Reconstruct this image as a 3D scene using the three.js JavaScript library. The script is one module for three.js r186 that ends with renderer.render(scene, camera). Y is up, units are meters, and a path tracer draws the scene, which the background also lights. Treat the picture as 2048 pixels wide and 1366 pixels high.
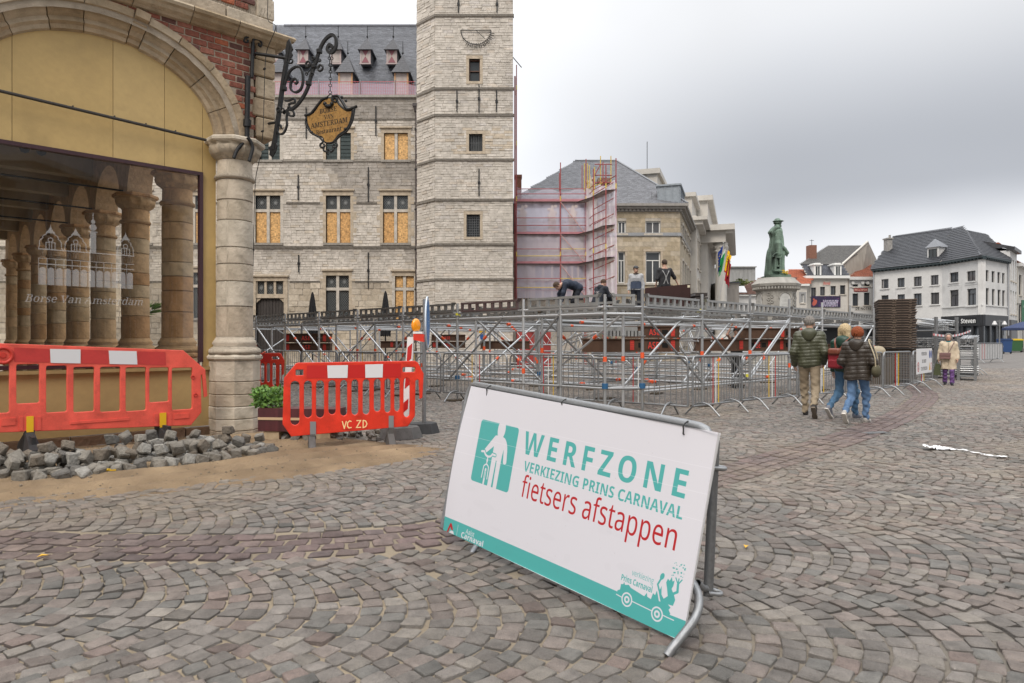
import * as THREE from 'three';
import { mergeGeometries,toCreasedNormals } from 'three/addons/utils/BufferGeometryUtils.js';

// ---------------------------------------------------------------- camera, sky, sun, exposure
const scene = new THREE.Scene();
const F = 1365,CH = 1.4;                       // focal length in pixels of a 2048 wide picture, eye height
const camera = new THREE.PerspectiveCamera(2 * Math.atan(683 / F) * 180 / Math.PI,2048 / 1366,0.1,900);
camera.position.set(0,CH,0); camera.lookAt(0,CH,-10);
const renderer = new THREE.WebGLRenderer({ antialias: true });
renderer.toneMapping = THREE.LinearToneMapping; renderer.toneMappingExposure = 1.5;
renderer.shadowMap.enabled = true;

// noise, all of it seeded
let seed0 = 7;
const rnd = () => { seed0 = (seed0 + 0x6d2b79f5) | 0; let t = Math.imul(seed0 ^ (seed0 >>> 15),1 | seed0); t = (t + Math.imul(t ^ (t >>> 7),61 | t)) ^ t; return ((t ^ (t >>> 14)) >>> 0) / 4294967296; };
const rr = (a,b) => a + (b - a) * rnd(),pick = (a) => a[Math.floor(rnd() * a.length) % a.length];
const hash = (x,y,s) => { let h = Math.imul(x,374761393) + Math.imul(y,668265263) + Math.imul(s,974634777); h = Math.imul(h ^ (h >>> 13),1274126177); return ((h ^ (h >>> 16)) >>> 0) / 4294967296; };
const wrapi = (i,p) => p ? ((i % p) + p) % p : i;
function vn(x,y,p = 0,s = 0,q = p) {
const i = Math.floor(x),j = Math.floor(y),f = x - i,g = y - j,u = f * f * (3 - 2 * f),v = g * g * (3 - 2 * g);
const a = hash(wrapi(i,p),wrapi(j,q),s),b = hash(wrapi(i + 1,p),wrapi(j,q),s),c = hash(wrapi(i,p),wrapi(j + 1,q),s),d = hash(wrapi(i + 1,p),wrapi(j + 1,q),s);
return a + (b - a) * u + (c - a) * v + (a - b - c + d) * u * v;
}
function fb(u,v,f,oct,s = 0,per = true) { let a = 0,w = 0.5,t = 0; for (let k = 0; k < oct; k++) { a += w * vn(u * f,v * f,per ? f : 0,s + k); t += w; w *= 0.5; f *= 2; } return a / t; }
const ss = (a,b,x) => { const t = Math.min(1,Math.max(0,(x - a) / (b - a))); return t * t * (3 - 2 * t); };
const mix = (a,b,t) => a + (b - a) * t,clamp = (x,a = 0,b = 1) => Math.min(b,Math.max(a,x));

// overcast sky: bright haze at the horizon, a darker bank of cloud above it, brighter towards the zenith
{
const W = 1024,H = 512,d = new Float32Array(W * H * 4);
for (let j = 0; j < H; j++) {
const el = ((j + 0.5) / H - 0.5) * Math.PI;
for (let i = 0; i < W; i++) {
const ph = ((i + 0.5) / W - 0.5) * 2 * Math.PI,dx = Math.cos(ph),dz = Math.sin(ph);
const az = Math.atan2(dx,-dz);                                     // 0 straight ahead, positive to the right
const e = el * 180 / Math.PI,q = Math.max(e,0);
const n1 = fb((i / W) * 1,(j / H) * 1.0,8,5,11),n2 = fb((i / W),(j / H) * 1,16,4,31);
const wob = (n1 - 0.5) * 9 + (n2 - 0.5) * 4;
const bank = ss(6.2,10.8,q + wob * 0.5) * (1 - ss(11.5,24,q + wob * 0.9));   // the grey bank
const side = 0.25 + 0.75 * ss(-0.05,0.40,az) * (1 - 0.4 * ss(1.2,2.2,Math.abs(az)));                        // it is heavier to the right
let L = mix(0.66,0.54,ss(0,25,q)) + 0.14 * (1 - ss(-0.25,0.35,az)) * (1 - ss(0.9,1.6,Math.abs(az)));
L *= 1 - 0.47 * bank * side;
L *= 1 - 0.5 * (n1 - 0.5) * ss(3,16,q) - 0.28 * (n2 - 0.5) * ss(1,9,q);
L *= 1 + 2.3 * ss(25,72,q) ;
if (e < 0) L = 0.25;
const t = bank * side,k = (j * W + i) * 4;
d[k] = L * mix(1.0,0.955,t) * 0.985; d[k + 1] = L * mix(1.0,0.985,t); d[k + 2] = L * mix(1.03,1.075,t); d[k + 3] = 1;
}
}
const t = new THREE.DataTexture(d,W,H,THREE.RGBAFormat,THREE.FloatType);
t.mapping = THREE.EquirectangularReflectionMapping; t.magFilter = THREE.LinearFilter; t.minFilter = THREE.LinearFilter; t.needsUpdate = true;
scene.background = t; scene.environment = t;
}
const sun = new THREE.DirectionalLight(0xfff4e6,1.4);
sun.position.set(-14,40,20); sun.target.position.set(0,0,-14); sun.castShadow = true; sun.shadow.radius = 45;
Object.assign(sun.shadow.camera,{ left: -50,right: 60,top: 60,bottom: -40,near: 1,far: 160 }); sun.shadow.mapSize.set(2048,2048);
scene.add(sun,sun.target);

// ---------------------------------------------------------------- helpers
const V3 = (x,y,z) => new THREE.Vector3(x,y,z);
const X = (px,d) => (px - 1024) * d / F,Y = (py,d) => CH - (py - 683) * d / F,GD = (py) => F * CH / (py - 683);
const P = (px,py,d) => [X(px,d),Y(py,d),-d];
const gy = (z) => z > -24 ? 0 : z > -90 ? (-24 - z) * 0.0125 : 0.825;      // the square rises a little towards its far side
const sub = (a,b) => [a[0] - b[0],a[1] - b[1],a[2] - b[2]],add = (a,b) => [a[0] + b[0],a[1] + b[1],a[2] + b[2]],mul = (a,k) => [a[0] * k,a[1] * k,a[2] * k];
const cross = (a,b) => [a[1] * b[2] - a[2] * b[1],a[2] * b[0] - a[0] * b[2],a[0] * b[1] - a[1] * b[0]],dot = (a,b) => a[0] * b[0] + a[1] * b[1] + a[2] * b[2];
const len = (a) => Math.hypot(a[0],a[1],a[2]),norm = (a) => { const l = len(a) || 1; return [a[0] / l,a[1] / l,a[2] / l]; };
const lerp3 = (a,b,t) => [mix(a[0],b[0],t),mix(a[1],b[1],t),mix(a[2],b[2],t)];
const mat4 = (x,y,z,ry = 0,rx = 0,rz = 0,s = 1) => new THREE.Matrix4().compose(V3(x,y,z),new THREE.Quaternion().setFromEuler(new THREE.Euler(rx,ry,rz,'YXZ')),V3(s,s,s));
const lin = (hex) => { const c = new THREE.Color(hex); return [c.r,c.g,c.b]; };

// a builder that gathers faces and gives one mesh; uv are metres
class B {
constructor() { this.p = []; this.n = []; this.u = []; this.c = []; this.i = []; this.col = false; }
vert(p,n,c) {
this.p.push(p[0],p[1],p[2]); this.n.push(n[0],n[1],n[2]);
const ax = Math.abs(n[0]),ay = Math.abs(n[1]),az = Math.abs(n[2]);
if (ay > ax && ay > az) this.u.push(p[0],p[2]); else if (ax > az) this.u.push(p[2],p[1]); else this.u.push(p[0],p[1]);
if (c) { this.col = true; this.c.push(c[0],c[1],c[2]); } else this.c.push(1,1,1);
return this.p.length / 3 - 1;
}
quad(a,b,c,d,col) {
const n = norm(cross(sub(c,a),sub(d,b))),i = this.vert(a,n,col); this.vert(b,n,col); this.vert(c,n,col); this.vert(d,n,col);
this.i.push(i,i + 1,i + 2,i,i + 2,i + 3); return this;
}
tri(a,b,c,col) { const n = norm(cross(sub(b,a),sub(c,a))),i = this.vert(a,n,col); this.vert(b,n,col); this.vert(c,n,col); this.i.push(i,i + 1,i + 2); return this; }
hex(v,col,back = true) {                       // v: 8 corners, 0-3 front (ccw from bottom left), 4-7 behind them
this.quad(v[0],v[1],v[2],v[3],col); if (back) this.quad(v[5],v[4],v[7],v[6],col);
this.quad(v[4],v[0],v[3],v[7],col).quad(v[1],v[5],v[6],v[2],col).quad(v[3],v[2],v[6],v[7],col).quad(v[4],v[5],v[1],v[0],col); return this;
}
box(x0,y0,z0,x1,y1,z1,col,M) {
let v = [[x0,y0,z1],[x1,y0,z1],[x1,y1,z1],[x0,y1,z1],[x0,y0,z0],[x1,y0,z0],[x1,y1,z0],[x0,y1,z0]];
if (M) v = v.map((p) => V3(...p).applyMatrix4(M).toArray());
return this.hex(v,col);
}
geo(g,M,col) {
const at = this.p.length / 3,P0 = g.attributes.position,N0 = g.attributes.normal,v = new THREE.Vector3(),n = new THREE.Vector3(),nm = new THREE.Matrix3();
if (M) nm.getNormalMatrix(M);
for (let k = 0; k < P0.count; k++) {
v.fromBufferAttribute(P0,k); n.fromBufferAttribute(N0,k);
if (M) { v.applyMatrix4(M); n.applyMatrix3(nm).normalize(); }
this.vert([v.x,v.y,v.z],[n.x,n.y,n.z],col);
}
if (g.index) for (let k = 0; k < g.index.count; k++) this.i.push(at + g.index.getX(k)); else for (let k = 0; k < P0.count; k++) this.i.push(at + k);
return this;
}
tube(a,b,r,col,seg = 8,r2 = r) {
const d = norm(sub(b,a)),s = norm(cross(d,Math.abs(d[1]) > 0.9 ? [1,0,0] : [0,1,0])),t = cross(s,d),i0 = this.p.length / 3;
for (let k = 0; k <= seg; k++) { const w = k / seg * 2 * Math.PI,n = add(mul(s,Math.cos(w)),mul(t,Math.sin(w))); this.vert(add(a,mul(n,r)),n,col); this.vert(add(b,mul(n,r2)),n,col); }
for (let k = 0; k < seg; k++) { const q = i0 + 2 * k; this.i.push(q,q + 1,q + 2,q + 2,q + 1,q + 3); }
for (const [c,e,q] of [[a,-1,r],[b,1,r2]]) { const m = this.vert(c,mul(d,e),col); for (let k = 0; k <= seg; k++) { const w = e * k / seg * 2 * Math.PI; this.vert(add(c,add(mul(s,Math.cos(w) * q),mul(t,Math.sin(w) * q))),mul(d,e),col); } for (let k = 0; k < seg; k++) this.i.push(m,m + k + 2,m + k + 1); }
return this;
}
path(pts,r,seg = 8,closed = false,n = 0,col) {
const c = new THREE.CatmullRomCurve3(pts.map((p) => V3(...p)),closed,'catmullrom',0.4);
return this.geo(new THREE.TubeGeometry(c,n || pts.length * 4,r,seg,closed),null,col);
}
ribbon(pts,w,th,wdir,col) {                  // a flat bar bent along pts; wdir: across its width
const n = pts.length,W = norm(wdir);
for (let k = 0; k < n - 1; k++) {
const f = (q) => { const t = norm(sub(pts[Math.min(n - 1,q + 1)],pts[Math.max(0,q - 1)])); return norm(cross(t,W)); };
const a = pts[k],b = pts[k + 1],na = f(k),nb = f(k + 1),c = (p,m,x,y) => add(p,add(mul(W,x * w / 2),mul(m,y * th / 2)));
this.hex([c(a,na,-1,1),c(a,na,1,1),c(b,nb,1,1),c(b,nb,-1,1),c(a,na,-1,-1),c(a,na,1,-1),c(b,nb,1,-1),c(b,nb,-1,-1)],col);
}
return this;
}
geometry() {
const g = new THREE.BufferGeometry();
g.setAttribute('position',new THREE.Float32BufferAttribute(this.p,3)); g.setAttribute('normal',new THREE.Float32BufferAttribute(this.n,3)); g.setAttribute('uv',new THREE.Float32BufferAttribute(this.u,2));
if (this.col) g.setAttribute('color',new THREE.Float32BufferAttribute(this.c,3));
g.setIndex(this.i); return g;
}
build(name,mat,parent) { return part(parent,name,this.geometry(),mat); }
}
function metreUV(g) {                                // uv in metres by the dominant axis
const b = new B(); b.geo(g); return b.geometry();
}
function chamfer(sx,sy,sz,c,jit = 0) {            // a box with chamfered edges, centred
const b = new B(),h = [sx / 2,sy / 2,sz / 2],v = {};
for (const x of [-1,1]) for (const y of [-1,1]) for (const z of [-1,1]) {
const o = [rr(-jit,jit),rr(-jit,jit),rr(-jit,jit)],s = [x,y,z];
v[[x,y,z]] = [0,1,2].map((a) => [0,1,2].map((k) => s[k] * (h[k] - (k === a ? 0 : c)) + o[k]));
}
const f = (a,s) => {                              // face on axis a, side s
const p = (a + 1) % 3,q = (a + 2) % 3,k = (i,j) => { const w = [0,0,0]; w[a] = s; w[p] = i; w[q] = j; return v[w][a]; };
const r = [k(-1,-1),k(1,-1),k(1,1),k(-1,1)]; if (s < 0) r.reverse(); b.quad(...r);
};
for (const a of [0,1,2]) { f(a,1); f(a,-1); }
for (const a of [0,1,2]) { const p = (a + 1) % 3,q = (a + 2) % 3; for (const i of [-1,1]) for (const j of [-1,1]) { const k = (e) => { const w = [0,0,0]; w[a] = e; w[p] = i; w[q] = j; return v[w]; }; const A = k(-1),C = k(1),r = [A[p],C[p],C[q],A[q]]; if (i * j > 0) r.reverse(); b.quad(...r); } }
for (const x of [-1,1]) for (const y of [-1,1]) for (const z of [-1,1]) { const t = v[[x,y,z]].slice(); if (x * y * z < 0) t.reverse(); b.tri(...t); }
return b.geometry();
}
const names = {};
function numbered(n) { names[n] = (names[n] ?? -1) + 1; return names[n] ? n + '_' + String(names[n]).padStart(3,'0') : n; }
function tag(o,label,category,group) { o.userData.label = label; o.userData.category = category; if (group) o.userData.group = group; return o; }
function thing(name,label,category,pos = [0,0,0],ry = 0,group) { const o = new THREE.Group(); o.name = numbered(name); o.position.set(...pos); o.rotation.y = ry; scene.add(o); return tag(o,label,category,group); }
function part(parent,name,g,mat,label) { const m = new THREE.Mesh(g,mat); m.name = parent ? name : numbered(name); m.castShadow = m.receiveShadow = true; (parent ?? scene).add(m); if (label) m.userData.label = label; return m; }
function put(parent,name,g,mat,M) { const m = part(parent,name,g,mat); m.applyMatrix4(M); return m; }
function struct(o) { o.userData.kind = 'structure'; return o; }
function stuff(o) { o.userData.kind = 'stuff'; return o; }
function sub2(parent,name) { const o = new THREE.Group(); o.name = name; parent.add(o); return o; }
function copy(o,name,label,group) { const c = o.clone(); c.name = numbered(name); c.userData = { ...o.userData,label }; if (group) c.userData.group = group; scene.add(c); return c; }

// ---------------------------------------------------------------- textures and materials
const TEX = {};
function tex(name,n,f,srgb = true) {
const d = new Uint8Array(n * n * 4);
for (let j = 0; j < n; j++) for (let i = 0; i < n; i++) { let c = f(i / n,j / n); if (typeof c === 'number') c = [c,c,c]; const k = (j * n + i) * 4; for (let q = 0; q < 3; q++) { let x = clamp(c[q]); if (srgb) x = x <= 0.0031308 ? x * 12.92 : 1.055 * Math.pow(x,1 / 2.4) - 0.055; d[k + q] = Math.round(255 * x); } d[k + 3] = 255; }
const t = new THREE.DataTexture(d,n,n); t.wrapS = t.wrapT = THREE.RepeatWrapping; t.magFilter = THREE.LinearFilter; t.minFilter = THREE.LinearMipmapLinearFilter; t.colorSpace = srgb ? THREE.SRGBColorSpace : THREE.NoColorSpace; t.needsUpdate = true; TEX[name] = t;
}
const white = (u,v,n,s) => hash(Math.floor(u * n),Math.floor(v * n),s);
tex('plaster',512,(u,v) => 0.80 + 0.26 * (fb(u,v,4,6,3) - 0.5) + 0.10 * (fb(u,v,40,3,9) - 0.5) - 0.10 * ss(0.62,0.8,fb(u,v * 0.5,6,4,44)));
tex('stone',512,(u,v) => { const a = fb(u,v,6,6,21),b = white(u,v,256,5); const k = 0.80 + 0.42 * (a - 0.5) + 0.16 * (b - 0.5) - 0.10 * ss(0.58,0.8,fb(u,v,12,4,61)); return [k,k * 0.99,k * (0.97 + 0.04 * a)]; });
tex('granite',512,(u,v) => { const b = white(u,v,512,5),c = white(u,v,256,8),a = fb(u,v,8,5,71); const k = 0.74 + 0.34 * (b - 0.5) + 0.24 * (c - 0.5) + 0.55 * (a - 0.5); return [k * (1.0 + 0.05 * (c - 0.5)),k,k * (1 - 0.04 * (c - 0.5))]; });
tex('metal',512,(u,v) => { const a = fb(u,v,10,5,81),b = vn(u * 48,v * 48,48,83); return 0.80 + 0.24 * (a - 0.5) + 0.16 * (b - 0.5); });
tex('streak',512,(u,v) => { const a = fb(u,v * 0.14,14,5,91),c = fb(u,v,4,5,95); return 0.82 + 0.34 * (a - 0.5) + 0.26 * (c - 0.5); });
tex('wood',512,(u,v) => { const g = fb(u * 1,v * 0.06,20,5,101),c = fb(u,v,4,4,108); return 0.72 + 0.55 * (g - 0.5) + 0.3 * (c - 0.5); });
tex('sand',512,(u,v) => { const a = fb(u,v,5,6,111),b = white(u,v,512,3); const k = 0.80 + 0.42 * (a - 0.5) + 0.16 * (b - 0.5); return [k,k * (0.985 + 0.03 * a),k * (0.96 + 0.05 * a)]; });
tex('osb',512,(u,v) => { let k = 0.72,h = 0; for (let l = 0; l < 3; l++) { const an = l * 1.05 + 0.3,x = u * 8 * (l === 1 ? 2 : 1),y = v * 8 * (l === 1 ? 1 : 2); const q = hash(wrapi(Math.floor(x * 3),48),wrapi(Math.floor(y * 3 + (l ? 0 : Math.floor(x * 3) % 2 * 0.5)),48),l + 3); k += 0.27 * (q - 0.5); } k += 0.2 * (fb(u,v,30,3,12) - 0.5); return [k,k * 0.93,k * 0.8]; });
tex('cloth',256,(u,v) => 0.84 + 0.2 * (fb(u,v,6,5,121) - 0.5) + 0.12 * (white(u,v,256,9) - 0.5));
tex('b_rough',512,(u,v) => fb(u,v,8,7,131),false);
tex('b_grain',512,(u,v) => 0.55 * white(u,v,256,5) * 0.5 + 0.7 * fb(u,v,24,5,137),false);
tex('b_wood',256,(u,v) => fb(u,v * 0.06,24,4,141),false);
tex('b_chip',512,(u,v) => { const a = fb(u,v,6,6,151); return clamp(a + 0.3 * Math.abs(fb(u,v,10,4,157) - 0.5)); },false);
const texAt = {};
function tx(name,size) { const k = name + size; if (!texAt[k]) { const t = TEX[name].clone(); t.repeat.set(1 / size,1 / size); t.needsUpdate = true; texAt[k] = t; } return texAt[k]; }
function mat(c,o = {}) {                              // c: linear rgb or css/hex colour
const m = o.phys ? new THREE.MeshPhysicalMaterial() : new THREE.MeshStandardMaterial();
if (Array.isArray(c)) m.color.setRGB(...c); else m.color.set(c);
m.roughness = o.r ?? 0.85; m.metalness = o.m ?? 0;
if (o.t) m.map = tx(o.t,o.ts ?? 1);
if (o.b) { m.bumpMap = tx(o.b,o.bs ?? o.ts ?? 1); m.bumpScale = o.bh ?? 0.004; }
if (o.rt) m.roughnessMap = tx(o.rt,o.ts ?? 1);
if (o.vc) m.vertexColors = true;
if (o.side) m.side = THREE.DoubleSide;
Object.assign(m,o.x ?? {}); return m;
}
const galv = mat([0.36,0.37,0.38],{ r: 0.42,m: 0.75,t: 'metal',ts: 0.5,b: 'b_rough',bs: 0.4,bh: 0.0008 });
const galvDull = mat([0.27,0.275,0.28],{ r: 0.55,m: 0.6,t: 'metal',ts: 0.6 });
const iron = mat([0.018,0.019,0.021],{ r: 0.5,m: 0.3,t: 'metal',ts: 0.3,b: 'b_rough',bs: 0.15,bh: 0.002 });
const rubber = mat([0.025,0.025,0.027],{ r: 0.8,t: 'stone',ts: 0.5,b: 'b_grain',bs: 0.3,bh: 0.002 });
// ---------------------------------------------------------------- the square: bedding, cobbles, the dirt strip
const bandPx = [[-260,1066],[0,1086],[300,1092],[560,1090],[800,1074],[1000,1040],[1230,1000],[1440,950],[1600,903],[1700,872],[1790,836],[1838,806],[1850,788],[1815,768],[1760,752]];
const band = new THREE.CatmullRomCurve3(bandPx.map(([x,y]) => { const d = GD(y); return V3(X(x,d),0,-d); }),false,'centripetal').getSpacedPoints(240);
const bandDist = (x,z) => { let m = 1e9; for (const p of band) { const q = (p.x - x) ** 2 + (p.z - z) ** 2; if (q < m) m = q; } return Math.sqrt(m); };
const toPoly = (a) => a.map(([x,y]) => { const d = GD(y); return [X(x,d),-d]; });
const dirtPoly = toPoly([[-700,1000],[-300,1030],[0,1018],[200,1000],[420,976],[600,952],[760,936],[860,914],[885,898],[800,884],[640,868],[560,862],[470,862],[300,878],[0,902],[-500,930]]);
const inPoly = (x,z,a) => { let c = false; for (let i = 0,j = a.length - 1; i < a.length; j = i++) if ((a[i][1] > z) !== (a[j][1] > z) && x < (a[j][0] - a[i][0]) * (z - a[i][1]) / (a[j][1] - a[i][1]) + a[i][0]) c = !c; return c; };
const polyDist = (x,z,a) => { let m = 1e9; for (let i = 0,j = a.length - 1; i < a.length; j = i++) { const dx = a[i][0] - a[j][0],dz = a[i][1] - a[j][1],t = clamp(((x - a[j][0]) * dx + (z - a[j][1]) * dz) / (dx * dx + dz * dz)); m = Math.min(m,Math.hypot(a[j][0] + t * dx - x,a[j][1] + t * dz - z)); } return inPoly(x,z,a) ? m : -m; };
const sq = new THREE.Group(); sq.name = 'pavement'; struct(sq); scene.add(sq);
{
const b = new B(),xs = [],zs = [],jc = (x,z) => { const t = clamp(ss(2.5,-0.5,x) * 0.8 + 0.5 * ss(0.45,0.7,fb(x * 0.4 + 60,z * 0.4 + 60,1,4,77,false))); return lerp3([0.155,0.138,0.118],[0.285,0.232,0.165],t); }; for (let x = -260; x <= 260; x += x >= -16 && x < 28 ? 1 : 4) xs.push(x); for (let z = 60; z >= -33; z -= z <= 3 && z > -24 ? 1 : 3) zs.push(z);
{ const nx = xs.length; for (const z of zs) for (const x of xs) b.vert([x,gy(z) - 0.014,z],[0,1,0],jc(x,z)); for (let j = 0; j + 1 < zs.length; j++) for (let i = 0; i + 1 < nx; i++) { const a = j * nx + i; b.i.push(a,a + 1,a + nx + 1,a,a + nx + 1,a + nx); } }
b.build('sand_joint_bed',mat([1.1,1.1,1.1],{ vc: true,r: 0.95,t: 'sand',ts: 1.7,b: 'b_grain',bs: 0.35,bh: 0.006 }),sq);
const c = new B(),z2 = [-33,-90,-400];
for (let j = 0; j + 1 < z2.length; j++) for (let i = 0; i + 1 < xs.length; i++) { const q = (x,z) => [x,gy(z) - 0.012,z]; c.quad(q(xs[i],z2[j]),q(xs[i + 1],z2[j]),q(xs[i + 1],z2[j + 1]),q(xs[i],z2[j + 1])); }
c.build('far_paving',mat([0.185,0.17,0.157],{ r: 0.9,t: 'granite',ts: 1.4,b: 'b_rough',bs: 1.2,bh: 0.02 }),sq);
}
// a setts' stone: irregular outline, domed and tilted top, short sides
function sett(b,x,z,w,l,an,col,near) {
const y0 = gy(z),h = rr(-0.006,0.006),tx_ = rr(-0.045,0.045),tz = rr(-0.045,0.045),ca = Math.cos(an),sa = Math.sin(an),N = near ? 12 : 8;
const base = b.p.length / 3,ring = [],J = [rr(-1,1),rr(-1,1),rr(-1,1),rr(-1,1),rr(-1,1),rr(-1,1),rr(-1,1),rr(-1,1)],ph = rr(0,6.3),ep = rr(0.06,0.15);
for (let k = 0; k < N; k++) {
const t = (k + 0.5) / N * 2 * Math.PI,c = Math.cos(t),s = Math.sin(t),e = 0.2,q = (v) => Math.sign(v) * Math.pow(Math.abs(v),e);
let u = q(c) * w / 2,v = q(s) * l / 2; const sx = u / (w / 2),sy = v / (l / 2);                     // sheared and bowed a little, no two alike
u += w * (0.055 * J[0] * sy + 0.05 * J[1] * sx * sy + 0.035 * J[2] * (1 - sy * sy)); v += l * (0.055 * J[3] * sx + 0.05 * J[4] * sx * sy + 0.035 * J[5] * (1 - sx * sx));
const g = 1 + rr(-0.05,0.03); ring.push([u * g,v * g]);
}
const put1 = (u,v,y,n) => b.vert([x + u * ca + v * sa,y0 + y,z - u * sa + v * ca],[n[0] * ca + n[1] * sa,n[2],-n[0] * sa + n[1] * ca],col);
const bump = (u,v) => h + u * tx_ + v * tz + 0.0035 * Math.sin(u * 60 + ph) * Math.cos(v * 55 + ph * 2);
put1(0,0,bump(0,0) + 0.003,[-tx_,-tz,1]);
for (const [k,y,ny] of [[0.80,0.002,0.985],[0.965,-0.0035,0.75],[1.02,-0.04,0.1]]) for (const [u,v] of ring) { const m = Math.hypot(u,v) || 1,s = Math.sqrt(1 - ny * ny); put1(u * k,v * k,k > 1 ? bump(u,v) + y : bump(u * k,v * k) + y,[u / m * s - tx_ * ny,v / m * s - tz * ny,ny]); }
for (let k = 0; k < N; k++) { const a = k,c = (k + 1) % N,r = (q,i) => base + 1 + q * N + i; b.i.push(base,r(0,c),r(0,a)); for (const q of [0,1]) b.i.push(r(q,a),r(q,c),r(q + 1,c),r(q,a),r(q + 1,c),r(q + 1,a)); }
}
const dusty = (c,x,z) => { const d = clamp(0.75 * ss(0.5,0.72,fb(x * 0.35 + 40,z * 0.35 + 40,1,5,333,false)) + 0.55 * ss(-1.6,0.1,polyDist(x,z,dirtPoly))) * rr(0.3,0.9),w = 0.86 + 0.3 * fb(x * 0.6 + 90,z * 0.6 + 90,1,3,335,false); return mul(lerp3(c,[0.205,0.172,0.132],d * 0.75),w); };
const settTone = () => { const t = rnd(),k = rr(0.72,1.22); const c = t < 0.42 ? [0.140,0.130,0.121] : t < 0.70 ? [0.150,0.130,0.119] : t < 0.82 ? [0.116,0.114,0.108] : t < 0.95 ? [0.165,0.153,0.138] : [0.135,0.108,0.098]; return c.map((x) => x * k); };
const redTone = () => { const k = rr(0.75,1.2); return pick([[0.118,0.088,0.085],[0.135,0.105,0.098],[0.108,0.086,0.085]]).map((x) => x * k); };
const settMat = mat([1.58,1.525,1.46],{ r: 0.74,t: 'granite',ts: 0.42,b: 'b_grain',bs: 0.4,bh: 0.011,vc: true });
const noPave = (x,z) => (z < -38.5) || (x < -4.6 && z > -9 && (x + 4.5) * 0.689 + (z + 10.33) * 0.7248 < -0.1) || ((x + 4.5) * 0.689 + (z + 10.33) * 0.7248 < -0.15 && (x + 3.9) * 0.7248 - (z + 10.6) * 0.689 < 0.2 && x < -4.2);
{
const all = [];
const seen = (x,z) => { const d = -z; return d > 1.9 && d < 33 && Math.abs(x) < 0.77 * d + 1.7 && !(x < -0.40 * d - 1.5 && d > 14); };
const lane = 1.42,an0 = -0.05,c0 = Math.cos(an0),s0 = Math.sin(an0);
for (let L = -1; L < 26; L++) {
const zc = -2.0 - L * lane,sag = 0.36 + 0.05 * Math.sin(L * 2.1),shift = rr(0,0.15),flip = 1;
for (let i = -330; i < 420; i++) {
const a0 = i * 0.122 + shift,step = 0.117; let bb = -lane / 2 + rr(-0.02,0.02) + (i % 2 ? 0.03 : -0.03);
while (bb < lane / 2 - 0.03) {
const bw = step * rr(0.86,1.16),bc = bb + bw / 2,q = 2 * bc / lane,sl = -sag * 4 * q / lane,ca = 1 / Math.sqrt(1 + sl * sl),wid = bw * ca; bb += wid;
const b2 = bb - wid / 2,q2 = 2 * b2 / lane,sl2 = -sag * 4 * q2 / lane,ang = Math.atan(sl2),ca2 = Math.cos(ang);
const lx = a0 - sag * q2 * q2 * flip,x = lx * c0 + b2 * s0,z = zc - lx * s0 + b2 * c0;
if (!seen(x,z) || noPave(x,z)) continue;
all.push([x + rr(-0.006,0.006),z + rr(-0.006,0.006),0.122 * ca2 - rr(0.002,0.010),bw - rr(0.004,0.012),ang + an0 + rr(-0.05,0.05),0]);
}
}
}
const bx = Math.min,keep = all.filter(([x,z]) => bandDist(x,z) > 0.335);
for (let r = 0; r < 4; r++) {                       // four courses of reddish porphyry
const off = (r - 1.5) * 0.148; let acc = r * 0.07;
for (let k = 0; k + 1 < band.length; k++) {
const p = band[k],q = band[k + 1],L = p.distanceTo(q); acc += L; const st = 0.165;
while (acc > st) { acc -= st; const t = 1 - acc / L,tx_ = (q.x - p.x) / L,tz = (q.z - p.z) / L,x = mix(p.x,q.x,t) - tz * off,z = mix(p.z,q.z,t) + tx_ * off; if (seen(x,z)) keep.push([x,z,0.165 - rr(0.010,0.022),0.142 - rr(0.006,0.016),-Math.atan2(tz,tx_) + rr(-0.04,0.04),1]); }
}
}
keep.sort((a,b) => (a[0] ** 2 + a[1] ** 2) - (b[0] ** 2 + b[1] ** 2));
let single = 0; const rest = new B();
for (const [x,z,w,l,an,red] of keep) {
const d = -z,inView = Math.abs(x) < 0.745 * d && d > 2.72,col = dusty(red ? redTone() : settTone(),x,z);
if (inView && single < 300) { const b = new B(); sett(b,0,0,w,l,an,col,true); const g = b.geometry(); const u = g.attributes.uv; for (let k = 0; k < u.count; k++) u.setXY(k,u.getX(k) + x,u.getY(k) + z); const m = part(sq,'cobble',g,settMat); m.position.set(x,0,z); single++; }
else sett(rest,x,z,w,l,an,col,d < 7);
}
console.log('setts',keep.length);
stuff(rest.build('cobble',settMat,sq));
}
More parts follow.
